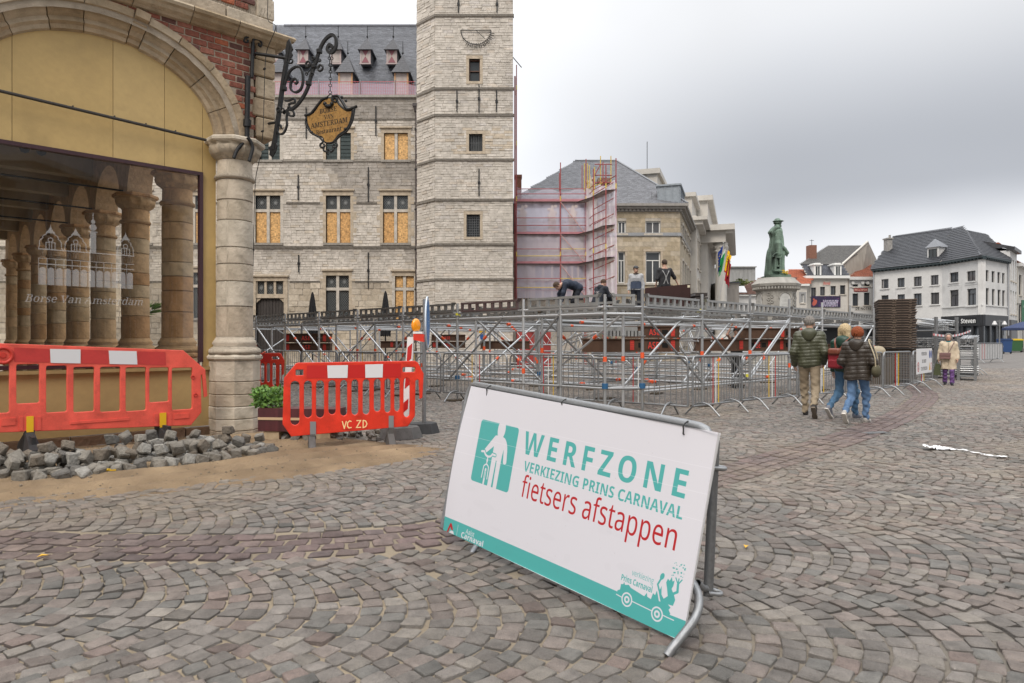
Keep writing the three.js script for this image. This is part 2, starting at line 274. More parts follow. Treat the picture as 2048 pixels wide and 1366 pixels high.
// dirt strip: a low field of sand that covers the setts and thins out at its edges
const dirtH = (x,z) => { const m = polyDist(x,z,dirtPoly),e = ss(-0.25,0.55,m + 0.35 * (fb(x * 0.9 + 20,z * 0.9 + 40,1,4,7,false) - 0.5)); let h = -0.03 + 0.062 * e + e * (0.035 * (fb(x * 2 + 50,z * 2 + 50,1,5,17,false) - 0.5) + 0.012 * (fb(x * 14 + 50,z * 14 + 50,1,3,19,false) - 0.5)); 
const along = (x * 0.7248 - z * 0.689),acr = (x + 4.5) * 0.689 + (z + 10.33) * 0.7248; h += e * 0.022 * Math.sin(acr * 16 + fb(along * 0.8 + 9,acr + 9,1,3,23,false) * 6) * ss(0.5,1.2,acr);
return h; };
{
const b = new B(),x0 = -11.5,x1 = 0.2,z0 = -12.2,z1 = -4.6,s = 0.05,nx = Math.round((x1 - x0) / s),nz = Math.round((z1 - z0) / s),at = new Map();
const H = []; for (let j = 0; j <= nz; j++) for (let i = 0; i <= nx; i++) H.push(polyDist(x0 + i * s,z0 + j * s,dirtPoly) > -0.5 ? dirtH(x0 + i * s,z0 + j * s) : -0.06);
const id = (i,j) => { const k = j * (nx + 1) + i; if (!at.has(k)) { const h = (a,c) => H[clamp(c,0,nz) * (nx + 1) + clamp(a,0,nx)]; const n = norm([h(i - 1,j) - h(i + 1,j),2 * s,h(i,j - 1) - h(i,j + 1)]),x = x0 + i * s,z = z0 + j * s,t = fb(x * 1.3 + 30,z * 1.3 + 30,1,5,37,false),kk = (0.5 + 0.95 * t) * (0.85 + 0.3 * fb(x * 7 + 9,z * 7 + 9,1,4,39,false)); at.set(k,b.vert([x,H[k],z],n,[kk,kk * (0.97 + 0.05 * t),kk * (0.93 + 0.08 * t)])); } return at.get(k); };
for (let j = 0; j < nz; j++) for (let i = 0; i < nx; i++) { if (Math.max(H[j * (nx + 1) + i],H[(j + 1) * (nx + 1) + i],H[j * (nx + 1) + i + 1],H[(j + 1) * (nx + 1) + i + 1]) < -0.028) continue; const a = id(i,j),c = id(i + 1,j),d = id(i + 1,j + 1),e = id(i,j + 1); b.i.push(a,e,d,a,d,c); }
const m = b.build('dirt_strip',mat([0.37,0.262,0.162],{ r: 0.97,t: 'sand',ts: 1.1,b: 'b_grain',bs: 0.4,bh: 0.02,vc: true })); struct(m);
}
// ---------------------------------------------------------------- the restaurant with its arcade
const LW = [-4.50,0,-10.33],LA = 0.7602,Lu = [Math.cos(LA),0,-Math.sin(LA)],Ln = [Math.sin(LA),0,Math.cos(LA)];
const fpx = (px,py,zl = 0) => { const d = [(px - 1024) / F,-(py - 683) / F,-1],o = add(LW,mul(Ln,zl)),t = dot(sub(o,[0,CH,0]),Ln) / dot(d,Ln),q = sub(add([0,CH,0],mul(d,t)),LW); return [dot(q,Lu),q[1],zl]; };
const lw = (p) => add(add(LW,mul(Lu,p[0])),add([0,p[1],0],mul(Ln,p[2])));
const rest_ = thing('restaurant_building','brick and sandstone arcade building with yellow panelled arch and large window','building',LW,LA);
const sandMats = [[0.50,0.40,0.275],[0.46,0.36,0.245],[0.53,0.44,0.32],[0.43,0.335,0.22]].map((c) => mat(c,{ t: 'stone',ts: 0.9,r: 0.92,b: 'b_rough',bs: 0.35,bh: 0.012 }));
const paleMats = [[0.56,0.49,0.39],[0.52,0.45,0.35],[0.59,0.53,0.43],[0.5,0.42,0.32]].map((c) => mat(c,{ t: 'stone',ts: 0.8,r: 0.92,b: 'b_rough',bs: 0.3,bh: 0.008 }));
const brownMats = [[0.60,0.38,0.19],[0.66,0.45,0.25],[0.54,0.31,0.14],[0.62,0.47,0.29],[0.57,0.40,0.22]].map((c) => mat(c,{ t: 'stone',ts: 0.8,r: 0.92,b: 'b_rough',bs: 0.3,bh: 0.01 }));
const archAt = (ph,off = 0) => { const a = 1.5,b = 1.13,x = -1.5 + a * Math.cos(ph),y = 4.43 + b * Math.sin(ph),n = norm([Math.cos(ph) / a,Math.sin(ph) / b,0]); return [x + n[0] * off,y + n[1] * off]; };
const archY = (x,off = 0) => { let best = null; for (let k = 0; k <= 200; k++) { const q = archAt(k / 200 * Math.PI,off); if (best === null || Math.abs(q[0] - x) < Math.abs(best[0] - x)) best = q; } return Math.abs(best[0] - x) < 0.03 ? best[1] : 4.43; };
{ // yellow infill: separate boards with thin joints, the window, the sill
const yel = [[0.60,0.425,0.175],[0.585,0.41,0.165],[0.61,0.435,0.185]].map((c) => mat(c,{ t: 'plaster',ts: 2.3,r: 0.55,b: 'b_rough',bs: 0.25,bh: 0.0012 }));
const wr = fpx(405,340)[0],wt = fpx(405,352)[1],wb = fpx(405,724)[1],wl = -2.86;
const seams = [-3.0,fpx(24,150)[0],fpx(226,150)[0],fpx(329,200)[0],wr,0.02];
const slab = (pts,z,th) => metreUV(new THREE.ExtrudeGeometry(new THREE.Shape(pts.map((p) => new THREE.Vector2(...p))),{ depth: th,bevelEnabled: false }).translate(0,0,z));
for (let k = 0; k + 1 < seams.length; k++) {
const a = seams[k] + 0.003,c = seams[k + 1] - 0.003,pts = [],y0 = k === 4 ? wb - 0.06 : wt + 0.05;
pts.push([a,y0],[c,y0]); const N = 14; for (let q = N; q >= 0; q--) { const x = mix(a,c,q / N); pts.push([x,Math.max(archY(x,0.06),y0 + 0.01)]); }
part(rest_,'panel',slab(pts,-0.03,0.03),yel[k % 3]);
}
part(rest_,'panel',slab([[-3.2,0.14],[0.02,0.14],[0.02,wb - 0.065],[-3.2,wb - 0.065]],-0.035,0.03),mat([0.54,0.385,0.165],{ t: 'plaster',ts: 1.9,r: 0.6 }));
const fr = new B(),bur = mat([0.055,0.02,0.028],{ r: 0.35,t: 'metal',ts: 0.6 }),w = 0.05;
fr.box(wl,wt,-0.06,wr,wt + w,0.03).box(wr - w,wb,-0.06,wr,wt,0.032).box(wl,wb - 0.05,-0.06,wr - w,wb,0.03).box(wl,wb,-0.06,wl + w,wt,0.031);
fr.build('window_frame',bur,rest_);
part(rest_,'window_pane',metreUV(new THREE.PlaneGeometry(wr - wl - 2 * w,wt - wb).translate((wl + wr) / 2,(wt + wb) / 2,-0.02)),mat([0.97,0.96,0.93],{ phys: true,r: 0.0,x: { transmission: 1,thickness: 0,ior: 1.5 } }));
const sl = new B(); sl.box(-3.2,wb - 0.115,-0.03,0.05,wb - 0.068,0.05); sl.build('window_sill',mat([0.42,0.30,0.13],{ r: 0.6,t: 'plaster',ts: 1 }),rest_);
const pl = new B(); for (let x = -3.3; x < 0; x += 0.72) pl.box(x,-0.1,-0.05,x + 0.70,0.13 + rr(-0.01,0.01),0.03 + rr(0,0.02)); pl.build('plinth',mat([0.20,0.125,0.075],{ t: 'stone',ts: 0.7,r: 0.9,b: 'b_rough',bs: 0.3,bh: 0.01 }),rest_);
// the etched view of a gabled building and the script under it
const cv = document.createElement('canvas'); cv.width = 1024; cv.height = 1024; const g = cv.getContext('2d'); g.fillStyle = '#000'; g.fillRect(0,0,1024,1024); g.strokeStyle = g.fillStyle = '#fff';
for (let k = 0; k < 12; k++) { const x = 180 + k * 56; g.fillRect(x,440,4,200); g.beginPath(); g.moveTo(x + 6,640); g.lineTo(x + 6,530); g.arc(x + 28,530,22,Math.PI,0); g.lineTo(x + 50,640); g.fill(); g.strokeRect(x + 12,390,14,40); g.strokeRect(x + 32,390,14,40); }
g.fillRect(180,480,676,8); g.fillRect(180,370,676,8); g.fillRect(180,440,676,5);
const gable = (x,s) => { g.lineWidth = 6; for (const q of [-1,1]) { g.beginPath(); g.moveTo(x + q * 80 * s,370); g.bezierCurveTo(x + q * 60 * s,330,x + q * 90 * s,320,x + q * 50 * s,290); g.bezierCurveTo(x + q * 60 * s,270,x + q * 30 * s,265,x + q * 22 * s,250); g.stroke(); } g.beginPath(); g.arc(x,300,16,0,7); g.stroke(); g.strokeRect(x - 30,320,22,50); g.strokeRect(x + 8,320,22,50); g.beginPath(); g.moveTo(x - 34,250); g.quadraticCurveTo(x,215,x,180); g.quadraticCurveTo(x,215,x + 34,250); g.fill(); };
gable(260,1); gable(430,1); gable(790,0.8); g.fillRect(530,210,44,160); g.fillRect(520,205,64,8); g.beginPath(); g.arc(552,175,26,0,7); g.fill(); g.beginPath(); g.arc(552,130,16,0,7); g.fill(); g.fillRect(549,60,6,80);
g.font = 'italic 78px serif'; g.fillText('Borse Van Amsterdam',90,770);
const am = new THREE.CanvasTexture(cv);
const A = fpx(20,640),C = fpx(312,425),pg = new THREE.PlaneGeometry(1,1); const pp = pg.attributes.position; pp.setXYZ(0,A[0],C[1],-0.012); pp.setXYZ(1,C[0],C[1],-0.012); pp.setXYZ(2,A[0],A[1] - 0.2,-0.012); pp.setXYZ(3,C[0],A[1] - 0.2,-0.012); pg.computeVertexNormals();
const em = mat([0.62,0.64,0.66],{ r: 0.6 }); em.alphaMap = am; em.transparent = true; em.opacity = 0.33; em.side = THREE.DoubleSide; part(rest_,'etched_drawing',pg,em);
}
{ // moulded archivolt in blocks
const prof = [[-0.02,-0.01],[0,0.05],[0.05,0.07],[0.08,0.12],[0.14,0.105],[0.17,0.15],[0.23,0.2],[0.27,0.165],[0.285,0.235],[0.295,0.262],[0.395,0.27],[0.40,0.20]];
const cuts = [0.02,0.36,0.70,1.02,1.27,1.38,1.72,1.98,2.3,2.62,2.9,3.14];
for (let k = 0; k + 1 < cuts.length; k++) {
const key = k === 4,a = cuts[k] + 0.004,c = cuts[k + 1] - 0.004,N = 8,b = new B(),tw = rr(-0.006,0.006);
const pt = (t,q) => { const [x,y] = archAt(t,prof[q][0] + (key ? 0.02 : 0)); return [x,y,prof[q][1] + tw + (key && q > 3 ? 0.05 : 0) + 0.006 * (fb(x * 3 + 20,y * 3 + 20,1,3,q,false) - 0.5)]; };
for (let i = 0; i < N; i++) for (let q = 0; q + 1 < prof.length; q++) b.quad(pt(mix(a,c,i / N),q),pt(mix(a,c,i / N),q + 1),pt(mix(a,c,(i + 1) / N),q + 1),pt(mix(a,c,(i + 1) / N),q));
for (const t of [a,c]) { const m = archAt(t,0.24); for (let q = 0; q + 1 < prof.length; q++) b.tri([m[0],m[1],0],pt(t,q),pt(t,q + 1)); }
part(rest_,'arch_stone',b.geometry(),sandMats[(k * 3 + 1) % 4]);
}
if (true) { const b = new B(); for (let i = 0; i < 60; i++) { const p = archAt(i / 60 * Math.PI,0.0),q = archAt((i + 1) / 60 * Math.PI,0.0); b.quad([...p,0.0],[...p,-0.30],[...q,-0.30],[...q,0.0]); } b.build('arch_soffit',sandMats[3],rest_); }
}
{ // brick spandrel: each brick a piece
const brickMats = [['#91594a',1],['#9e6150',1],['#6e4c46',1],['#b56a4c',1],['#5d4a47',1],['#a56d5c',1],['#cc7848',1]].map(([c]) => mat(c,{ t: 'stone',ts: 0.35,r: 0.93,b: 'b_rough',bs: 0.14,bh: 0.01 }));
const wts = [0,0,0,1,1,1,2,2,3,4,5,5,6];
const geos = []; for (let k = 0; k < 5; k++) geos.push([metreUV(chamfer(0.195,0.083,0.08,0.008,0.004)),metreUV(chamfer(0.10,0.083,0.08,0.008,0.004))]);
const vis = (x,y) => { const w = lw([x,y,0.22]),px = 1024 + w[0] / -w[2] * F,py = 683 - (w[1] - CH) / -w[2] * F; return px > -90 && py > -60; };
let rest = new B(),cnt = 0;
for (let r = 0; r < 46; r++) {
const y = 4.50 + r * 0.097; if (y > 5.96 && y < 6.44) continue; if (y > 7.6) break;
for (let i = -17,x; i < 3; i++) {
const half = r % 2; x = 0.435 - (2 - i) * 0.21 + (half ? 0.105 : 0); const isHalf = half && i === 1;
const w = 0.195; if (x + w / 2 > 0.56 + (y > 6.4 ? 0.06 : 0)) continue;
if (y < 6.1 && [-0.1,0,0.1].some((e) => y - 0.03 < archY(x + e,0.29))) continue;
if (!vis(x,y)) continue;
const zz = y > 6.4 ? 0.17 : 0.205,M = mat4(x + rr(-0.003,0.003),y + rr(-0.003,0.003),zz + rr(-0.006,0.006),rr(-0.02,0.02),rr(-0.02,0.02),rr(-0.015,0.015));
const m = put(rest_,'brick',geos[cnt % 5][0],brickMats[pick(wts)],M); cnt++;
}
}
console.log('bricks',cnt);
const back = new B(); back.box(-7.5,4.43,-0.35,-3.05,9.5,0.235);
// mortar behind the bricks, cut along the arch
const N = 60; for (let i = 0; i < N; i++) { const xa = mix(-3.3,0.5,i / N),xb = mix(-3.3,0.5,(i + 1) / N),ya = Math.max(4.43,archY(xa,0.2)),yb = Math.max(4.43,archY(xb,0.2)); back.quad([xa,ya,0.235],[xb,yb,0.235],[xb,6.1,0.235],[xa,6.1,0.235]); }
back.box(-4,6.1,-0.35,0.8,9.5,0.185);
back.build('mortar_wall',mat([0.52,0.44,0.35],{ t: 'sand',ts: 0.6,r: 0.95,b: 'b_grain',bs: 0.3,bh: 0.01 }),rest_);
// corner blocks
const y0 = [4.56,4.88,5.17,5.5,5.76,6.0];
for (let k = 0; k + 1 < y0.length; k++) { const h = y0[k + 1] - y0[k] - 0.012,x0 = 0.53 - (k % 2 ? 0.05 : 0),x1 = 0.83; put(rest_,'corner_stone',metreUV(chamfer(x1 - x0,h,0.62,0.018,0.006)),sandMats[k % 4],mat4((x0 + x1) / 2,y0[k] + h / 2,-0.04 + rr(0,0.012))); }
for (let k = 0; k < 5; k++) put(rest_,'corner_stone',metreUV(chamfer(k % 2 ? 0.24 : 0.27,0.318,0.5,0.012,0.004)),paleMats[k % 4],mat4(0.70,6.60 + k * 0.325,-0.03));
}
{ // cornice in blocks, sloped ledge, spikes against birds
const prof = [[0.20,5.97],[0.30,5.985],[0.33,6.01],[0.39,6.04],[0.42,6.08],[0.46,6.10],[0.48,6.14],[0.46,6.17],[0.20,6.2]],ends = [-7.5,-5.2,-4.3,-3.5,-2.75,-1.95,-1.2,-0.45,0.2,1.1];
for (let k = 0; k + 1 < ends.length; k++) {
const last = k + 2 === ends.length,b = new B(),a = ends[k] + 0.004,o = (q,e) => e ? (last ? 0.82 + (prof[q][0] - 0.22) : ends[k + 1] - 0.004) : a;
for (let q = 0; q + 1 < prof.length; q++) { b.quad([o(q,0),prof[q][1],prof[q][0]],[o(q,1),prof[q][1],prof[q][0]],[o(q + 1,1),prof[q + 1][1],prof[q + 1][0]],[o(q + 1,0),prof[q + 1][1],prof[q + 1][0]]); if (last) b.quad([o(q,1),prof[q][1],prof[q][0]],[o(q,1),prof[q][1],-0.6],[o(q + 1,1),prof[q + 1][1],-0.6],[o(q + 1,1),prof[q + 1][1],prof[q + 1][0]]); }
b.quad([a,5.97,-0.2],[o(0,1),5.97,-0.2],[o(0,1),5.97,0.2],[a,5.97,0.2]);
b.build('cornice_stone',sandMats[k % 4],rest_);
}
for (let k = 0; k < 7; k++) { const x0 = -4.0 + k * 0.68,last = k === 6; put(rest_,'ledge_stone',metreUV(chamfer(last ? 0.72 : 0.67,0.235,0.46,0.015,0.004)),paleMats[(k + 2) % 4],mat4(x0 + (last ? 0.37 : 0.335),6.305,0.02)); }
const s = new B(); for (let x = -4; x < 0.75; x += 0.035) { const a = rr(-0.05,0.05); s.tube([x,6.41,0.24],[x + a,6.53,0.33 + rr(-0.03,0.03)],0.0016,0,3); } s.build('bird_spikes',iron,rest_);
}
function column(parent,x,z,mats,pedestal) {
const c = sub2(parent,'column'); c.position.set(x,0,z);
const lathe = (name,pr,m,flute = 0,seg = 28) => { const g = new THREE.LatheGeometry(pr.map((q) => new THREE.Vector2(q[0],q[1])),seg); if (flute) { const p = g.attributes.position; for (let k = 0; k < p.count; k++) { const t = Math.atan2(p.getX(k),p.getZ(k)),f = 1 - flute * Math.abs(Math.sin(t * 6)) * ss(4.13,4.17,p.getY(k)) * (1 - ss(4.33,4.36,p.getY(k))); p.setX(k,p.getX(k) * f); p.setZ(k,p.getZ(k) * f); } g.computeVertexNormals(); } return part(c,name,metreUV(g),m); };
const ys = [1.46,1.925,2.30,2.56,2.81,3.215,3.52,3.83];
for (let k = 0; k + 1 < ys.length; k++) { const a = ys[k] + 0.003,b = ys[k + 1] - 0.003,r = 0.262 - 0.006 * k / 6 + rr(-0.003,0.003); lathe('drum',[[r - 0.03,a],[r - 0.006,a],[r,a + 0.012],[r + rr(-0.002,0.002),(a + b) / 2],[r,b - 0.012],[r - 0.006,b],[r - 0.03,b]],mats[Math.floor(rnd() * mats.length)]); }
lathe('necking',[[0.24,3.83],[0.285,3.84],[0.295,3.87],[0.28,3.90],[0.252,3.91],[0.248,4.12],[0.20,4.125]],mats[0]);
lathe('capital',[[0.24,4.125],[0.262,4.13],[0.275,4.15],[0.30,4.165],[0.345,4.20],[0.375,4.25],[0.385,4.30],[0.37,4.33],[0.39,4.345],[0.385,4.36]],mats[1],0.06,48);
const oc = (name,y0,y1,r,m,ch = 0.012) => { const b = new B(),g = new THREE.LatheGeometry([[r - 0.05,y0],[r - ch,y0],[r,y0 + ch],[r,y1 - ch],[r - ch,y1],[r - 0.08,y1]].map((q) => new THREE.Vector2(...q)),8).toNonIndexed(); g.rotateY(Math.PI / 8); g.computeVertexNormals(); b.geo(g); return part(c,name,b.geometry(),m); };
oc('abacus',4.36,4.44,0.435,mats[2],0.02);
lathe('base_moulding',[[0.26,1.47],[0.28,1.455],[0.285,1.43],[0.305,1.41],[0.325,1.37],[0.30,1.335],[0.33,1.31],[0.365,1.285],[0.375,1.245],[0.365,1.21],[0.30,1.20]],mats[0]);
oc('base_slab',1.115,1.205,0.40,mats[2],0.03);
const pz = [-0.15,0.07,0.245,0.43,0.61,0.80,1.112]; for (let k = 0; k + 1 < pz.length; k++) oc('pedestal_stone',pz[k] + 0.003,pz[k + 1] - 0.003,0.365 + rr(-0.003,0.003),mats[Math.floor(rnd() * mats.length)],0.01);
return c;
}
column(rest_,0.25,0.14,paleMats,true);
{ // the open side arcade behind the glass
const N = 8,sp = 2.62; for (let k = 1; k <= N; k++) column(rest_,0.25,0.14 - sp * k,brownMats,true);
const wall = new B(),th = 0.46;
for (let k = 0; k < N; k++) {                       // spandrels with round arches between the columns
const z0 = 0.14 - sp * k - 0.30,z1 = 0.14 - sp * (k + 1) + 0.30,zc = (z0 + z1) / 2,r = (z0 - z1) / 2,M = 16;
for (let i = 0; i < M; i++) { const a = i / M * Math.PI,b = (i + 1) / M * Math.PI,p = (t) => [zc + r * Math.cos(t),4.44 + r * 0.8 * Math.sin(t)],A = p(a),C = p(b);
for (const x of [0.02,0.02 + th]) { const f = [[x,A[1],A[0]],[x,C[1],C[0]],[x,5.95,C[0]],[x,5.95,A[0]]]; if (x > 0.1) f.reverse(); wall.quad(...f); }
wall.quad([0.02,A[1],A[0]],[0.02 + th,A[1],A[0]],[0.02 + th,C[1],C[0]],[0.02,C[1],C[0]]); }
wall.box(0.02,4.44,z1 - 0.6,0.02 + th,5.95,z1);
}
wall.build('arcade_wall',brownMats[1],rest_);
const ceil = new B(); for (let k = 0; k <= N; k++) { const z = 0.14 - sp * k; ceil.box(-3.4,5.2,z - 0.2,0.02,5.95,z + 0.12 - (k ? 0 : 0.45)); } ceil.box(-7.5,5.95,-22.5,0.8,6.1,-0.36); ceil.box(-3.7,-0.1,-22.5,-3.4,5.95,-0.4); ceil.build('gallery_vault',mat([0.50,0.40,0.27],{ t: 'plaster',ts: 2,r: 0.95 }),rest_);
const fl = new B(); for (let z = -0.06; z > -21.5; z -= 0.61) for (let x = -3.38; x < 0.8; x += 0.61) fl.box(x,-0.1,z - 0.6,x + 0.6,0.035 + rr(-0.003,0.003),z); stuff(fl.build('floor_tile',mat([0.22,0.2,0.18],{ t: 'stone',ts: 1.2,r: 0.7 }),rest_));
const up = new B(); up.box(-7.5,6.1,-22.5,-7.2,12,-0.3).box(0.5,6.1,-22.5,0.78,12,-0.4).box(-7.5,12,-22.5,0.8,12.2,0.3); up.build('upper_wall',mat([0.32,0.17,0.12],{ t: 'stone',ts: 1.2,r: 0.95 }),rest_);
// gallery spot lamps and tie rods seen through the glass
for (let k = 1; k < 5; k++) { const t = new B(); t.tube([-3.4,4.5,0.14 - sp * k],[0.05,4.5,0.14 - sp * k],0.02); t.build('tie_rod',iron,rest_); }
for (const [x,z] of [[-0.9,-1.6],[-1.9,-2.6]]) { const t = new B(); t.box(x - 0.2,4.52,z - 0.1,x + 0.2,4.66,z + 0.1).tube([x,4.66,z],[x,5.3,z],0.015).tube([x - 0.1,4.5,z + 0.05],[x - 0.12,4.42,z + 0.16],0.07).tube([x + 0.12,4.5,z + 0.05],[x + 0.1,4.42,z + 0.16],0.07); t.build('spot_lamp',iron,rest_); }
}
{ // iron tie rod across the arch, cable, downpipe at the corner
const a = fpx(-150,146,0.13),c = fpx(424,283,0.08),t = new B(); t.tube(a,c,0.021,0,10); for (const k of [0.2,0.45,0.6,0.72,0.84]) { const p = lerp3(a,c,k); t.tube(add(p,[0,0.02,0]),add(p,[0.012,0.035,0]),0.01,0,6); } t.build('tie_rod',mat([0.05,0.045,0.04],{ r: 0.7,t: 'stone',ts: 0.4,b: 'b_rough',bs: 0.1,bh: 0.003 }),rest_);
const cb = new B(),pts = [[536,-10],[536,40],[541,62],[534,100],[530,137],[528,200],[526,262],[519,318],[512,352],[509,400],[507,500],[505,600],[505,668],[508,690],[518,705],[516,722],[511,745],[511,800],[511,884]].map(([x,y],i) => fpx(x,y,i < 7 ? 0.36 : 0.22)); pts[2][2] = 0.55; pts[13][2] = 0.4; pts[14][2] = 0.42; cb.path(pts,0.006,6,false,120); for (const i of [4,6,10,15]) cb.box(pts[i][0] - 0.012,pts[i][1] - 0.01,pts[i][2] - 0.05,pts[i][0] + 0.012,pts[i][1] + 0.01,pts[i][2] + 0.012); cb.build('cable',mat([0.02,0.018,0.016],{ r: 0.6 }),rest_);
}
// ---------------------------------------------------------------- wrought iron bracket and the hanging sign
{
const wpx = (x,y) => [460 + x / 4.27,40 + y / 4.27],bd = (px) => 10.45 - (px - 545) / 160 * 0.5;
const bp = (x,y,o = 0) => { const [px,py] = wpx(x,y),d = bd(px) - o; return P(px,py,d); };
const ap = (x,y,z = 0.33) => { const [px,py] = wpx(x,y); return lw(fpx(px,py,z)); };
const o = thing('sign_bracket','black wrought iron scroll bracket fixed to the sandstone corner of the arcade','bracket');
const sm = (pts,n = 40) => new THREE.CatmullRomCurve3(pts.map((p) => V3(...p)),false,'catmullrom',0.5).getPoints(n).map((p) => p.toArray());
const sd_ = sub(bp(700,300),bp(400,300)),side = norm([sd_[0],0,sd_[2]]),fw = norm(cross(side,[0,1,0]));
const bar = (name,pts,w,t,n = 40) => { const b = new B(); b.ribbon(sm(pts.map((p) => bp(...p)),n),w,t,fw); return b.build(name,iron,o); };
bar('post',[[372,1110],[388,1000],[418,800],[438,650],[462,480],[488,330],[508,215]],0.05,0.055);
const leaf = (pts) => { const b = new B(),s = new THREE.Shape(pts.map((q) => { const v = bp(...q); return new THREE.Vector2(dot(v,side),v[1]); })); const g = new THREE.ExtrudeGeometry(s,{ depth: 0.014,bevelEnabled: true,bevelSize: 0.004,bevelThickness: 0.004,bevelSegments: 1 }); const q = bp(...pts[0]),off = dot(q,fw); const M = new THREE.Matrix4().makeBasis(V3(...side),V3(0,1,0),V3(...fw)); g.translate(0,0,off); b.geo(g,M); return b.build('leaf',iron,o); };
leaf([[355,1165],[340,1150],[345,1125],[332,1090],[355,1078],[368,1030],[402,1060],[408,1075],[395,1120],[380,1150],[366,1172]]);
leaf([[490,330],[478,260],[492,190],[510,165],[540,250],[528,275],[540,300],[520,330],[505,345]]);
bar('scroll',[[448,620],[470,540],[505,450],[545,408],[590,402],[618,440],[624,520],[604,592],[556,618],[520,588],[524,530],[556,500],[576,528],[556,548]],0.035,0.028,70);
bar('arm',[[520,770],[575,725],[630,650],[668,570],[695,470],[730,370],[765,260],[808,175],[865,128],[902,150],[907,215],[884,268],[848,278],[832,248],[850,212],[876,226],[868,248]],0.038,0.042,90);
bar('scroll',[[455,800],[490,770],[520,770]],0.03,0.03,10);
bar('scroll',[[500,740],[484,830],[486,900],[462,960],[428,976],[404,945],[410,900],[432,898],[438,925]],0.03,0.024,50);
bar('scroll',[[470,690],[500,690],[548,672],[552,705],[520,712],[505,730],[545,790],[540,820],[505,815],[500,790]],0.03,0.024,50);
for (const [x,y,w] of [[668,378,1],[772,410,1],[702,462,0.6],[655,460,0.5],[708,330,0.6],[766,345,0.5],[520,352,0.8],[415,765,0.8],[448,770,0.7]]) { const b = new B(); b.geo(new THREE.TorusGeometry(0.042 * w,0.018 * w,6,14),new THREE.Matrix4().makeBasis(V3(...side),V3(0,1,0),V3(...fw)).setPosition(...bp(x,y,0.03))); b.tube(bp(x,y,0.03),bp(720,Math.max(390,y > 600 ? 765 : 390),0.01),0.008,0,6); if (y > 600 || x < 600) { const c = new B(); c.geo(new THREE.TorusGeometry(0.042 * w,0.018 * w,6,14),new THREE.Matrix4().makeBasis(V3(...side),V3(0,1,0),V3(...fw)).setPosition(...bp(x,y,0.03))); c.build('curl',iron,o); } else b.build('curl',iron,o); }
for (const [x,y] of [[763,266],[672,540],[462,585],[718,395]]) { const b = new B(),p = bp(x,y); b.geo(chamfer(0.075,0.075,0.07,0.012),new THREE.Matrix4().makeBasis(V3(...side),V3(0,1,0),V3(...fw)).setPosition(...p)); b.build('collar',iron,o); }
const br = new B(); br.tube(ap(215,285),bp(500,328),0.026,0,4); br.tube(ap(330,885,0.3),bp(402,872),0.022,0,4); br.build('stay',iron,o);
const an = new B(); an.tube(ap(196,190),ap(186,490),0.028,0,6).tube(ap(152,480),ap(145,1010),0.042,0,6,0.036).tube(ap(148,850),ap(146,912),0.058,0,6); an.path([[145,1000],[110,1050],[60,1110],[32,1180]].map((q) => ap(q[0],q[1],0.5)),0.027,6,false,16); an.path([[150,1000],[180,1045],[192,1100],[164,1205]].map((q) => ap(q[0],q[1],0.55)),0.027,6,false,16); an.path([[196,195],[200,150],[165,142],[130,155],[122,185],[150,190],[152,168]].map((q) => ap(...q)),0.016,6,false,30); an.path([[196,195],[205,165],[250,172],[272,200],[262,226],[244,214],[250,200]].map((q) => ap(...q)),0.016,6,false,30); an.build('wall_anchor',iron,o);
// sign
const s = thing('hanging_sign','weathered gilt shield sign hanging on a chain from the wrought iron bracket','sign');
const sp = (x,y,f = 0) => bp(x,y,0.0 + f);
const ch = new B(); const link = (a,b) => { const n = Math.max(2,Math.round(len(sub(b,a)) / 0.05)); for (let k = 0; k < n; k++) { const p = lerp3(a,b,(k + 0.5) / n); ch.geo(new THREE.TorusGeometry(0.021,0.006,5,10),mat4(...p,k % 2 ? 0.3 : 1.8,0,0)); } };
link(sp(848,285),sp(858,455)); link(sp(872,285),sp(858,455)); link(sp(858,455),sp(855,632)); ch.tube(sp(855,632),sp(826,664),0.008).tube(sp(855,632),sp(892,652),0.008); ch.build('chain',iron,s);
const out = [[664,826],[720,800],[760,742],[800,690],[850,668],[905,680],[940,730],[1000,775],[1046,775],[1034,850],[1015,905],[985,945],[930,985],[885,1040],[845,1050],[812,1040],[795,1000],[745,985],[700,950],[672,890]];
const v2 = out.map((q) => { const v = sp(...q); return new THREE.Vector2(dot(v,side),v[1]); }),off = dot(sp(850,860),fw),MB = new THREE.Matrix4().makeBasis(V3(...side),V3(0,1,0),V3(...fw));
const pb = new THREE.ExtrudeGeometry(new THREE.Shape(v2),{ depth: 0.03,bevelEnabled: false }); pb.translate(0,0,off - 0.015);
const bx = new THREE.Box2().setFromPoints(v2),uv = pb.attributes.uv,po = pb.attributes.position; for (let k = 0; k < uv.count; k++) uv.setXY(k,(po.getX(k) - bx.min.x) / (bx.max.x - bx.min.x),(po.getY(k) - bx.min.y) / (bx.max.y - bx.min.y)); pb.applyMatrix4(MB);
const cv = document.createElement('canvas'); cv.width = 512; cv.height = 512; const g = cv.getContext('2d'); g.fillStyle = '#94703a'; g.fillRect(0,0,512,512);
for (let k = 0; k < 900; k++) { g.fillStyle = pick(['rgba(60,38,14,0.20)','rgba(190,150,70,0.16)','rgba(120,80,30,0.25)','rgba(205,165,90,0.10)']); g.beginPath(); g.ellipse(rr(0,512),rr(0,512),rr(4,26),rr(2,12),rr(0,3),0,7); g.fill(); }
g.fillStyle = '#120a06'; g.textAlign = 'center'; const tx1 = (t,x,y,s,w,sq = 0,f = 'bold') => { g.save(); g.translate(x,y); g.rotate(-0.05); g.font = f + ' ' + s + 'px serif'; const m = g.measureText(t).width; g.scale(w / m,1); g.fillText(t,0,0); g.restore(); };
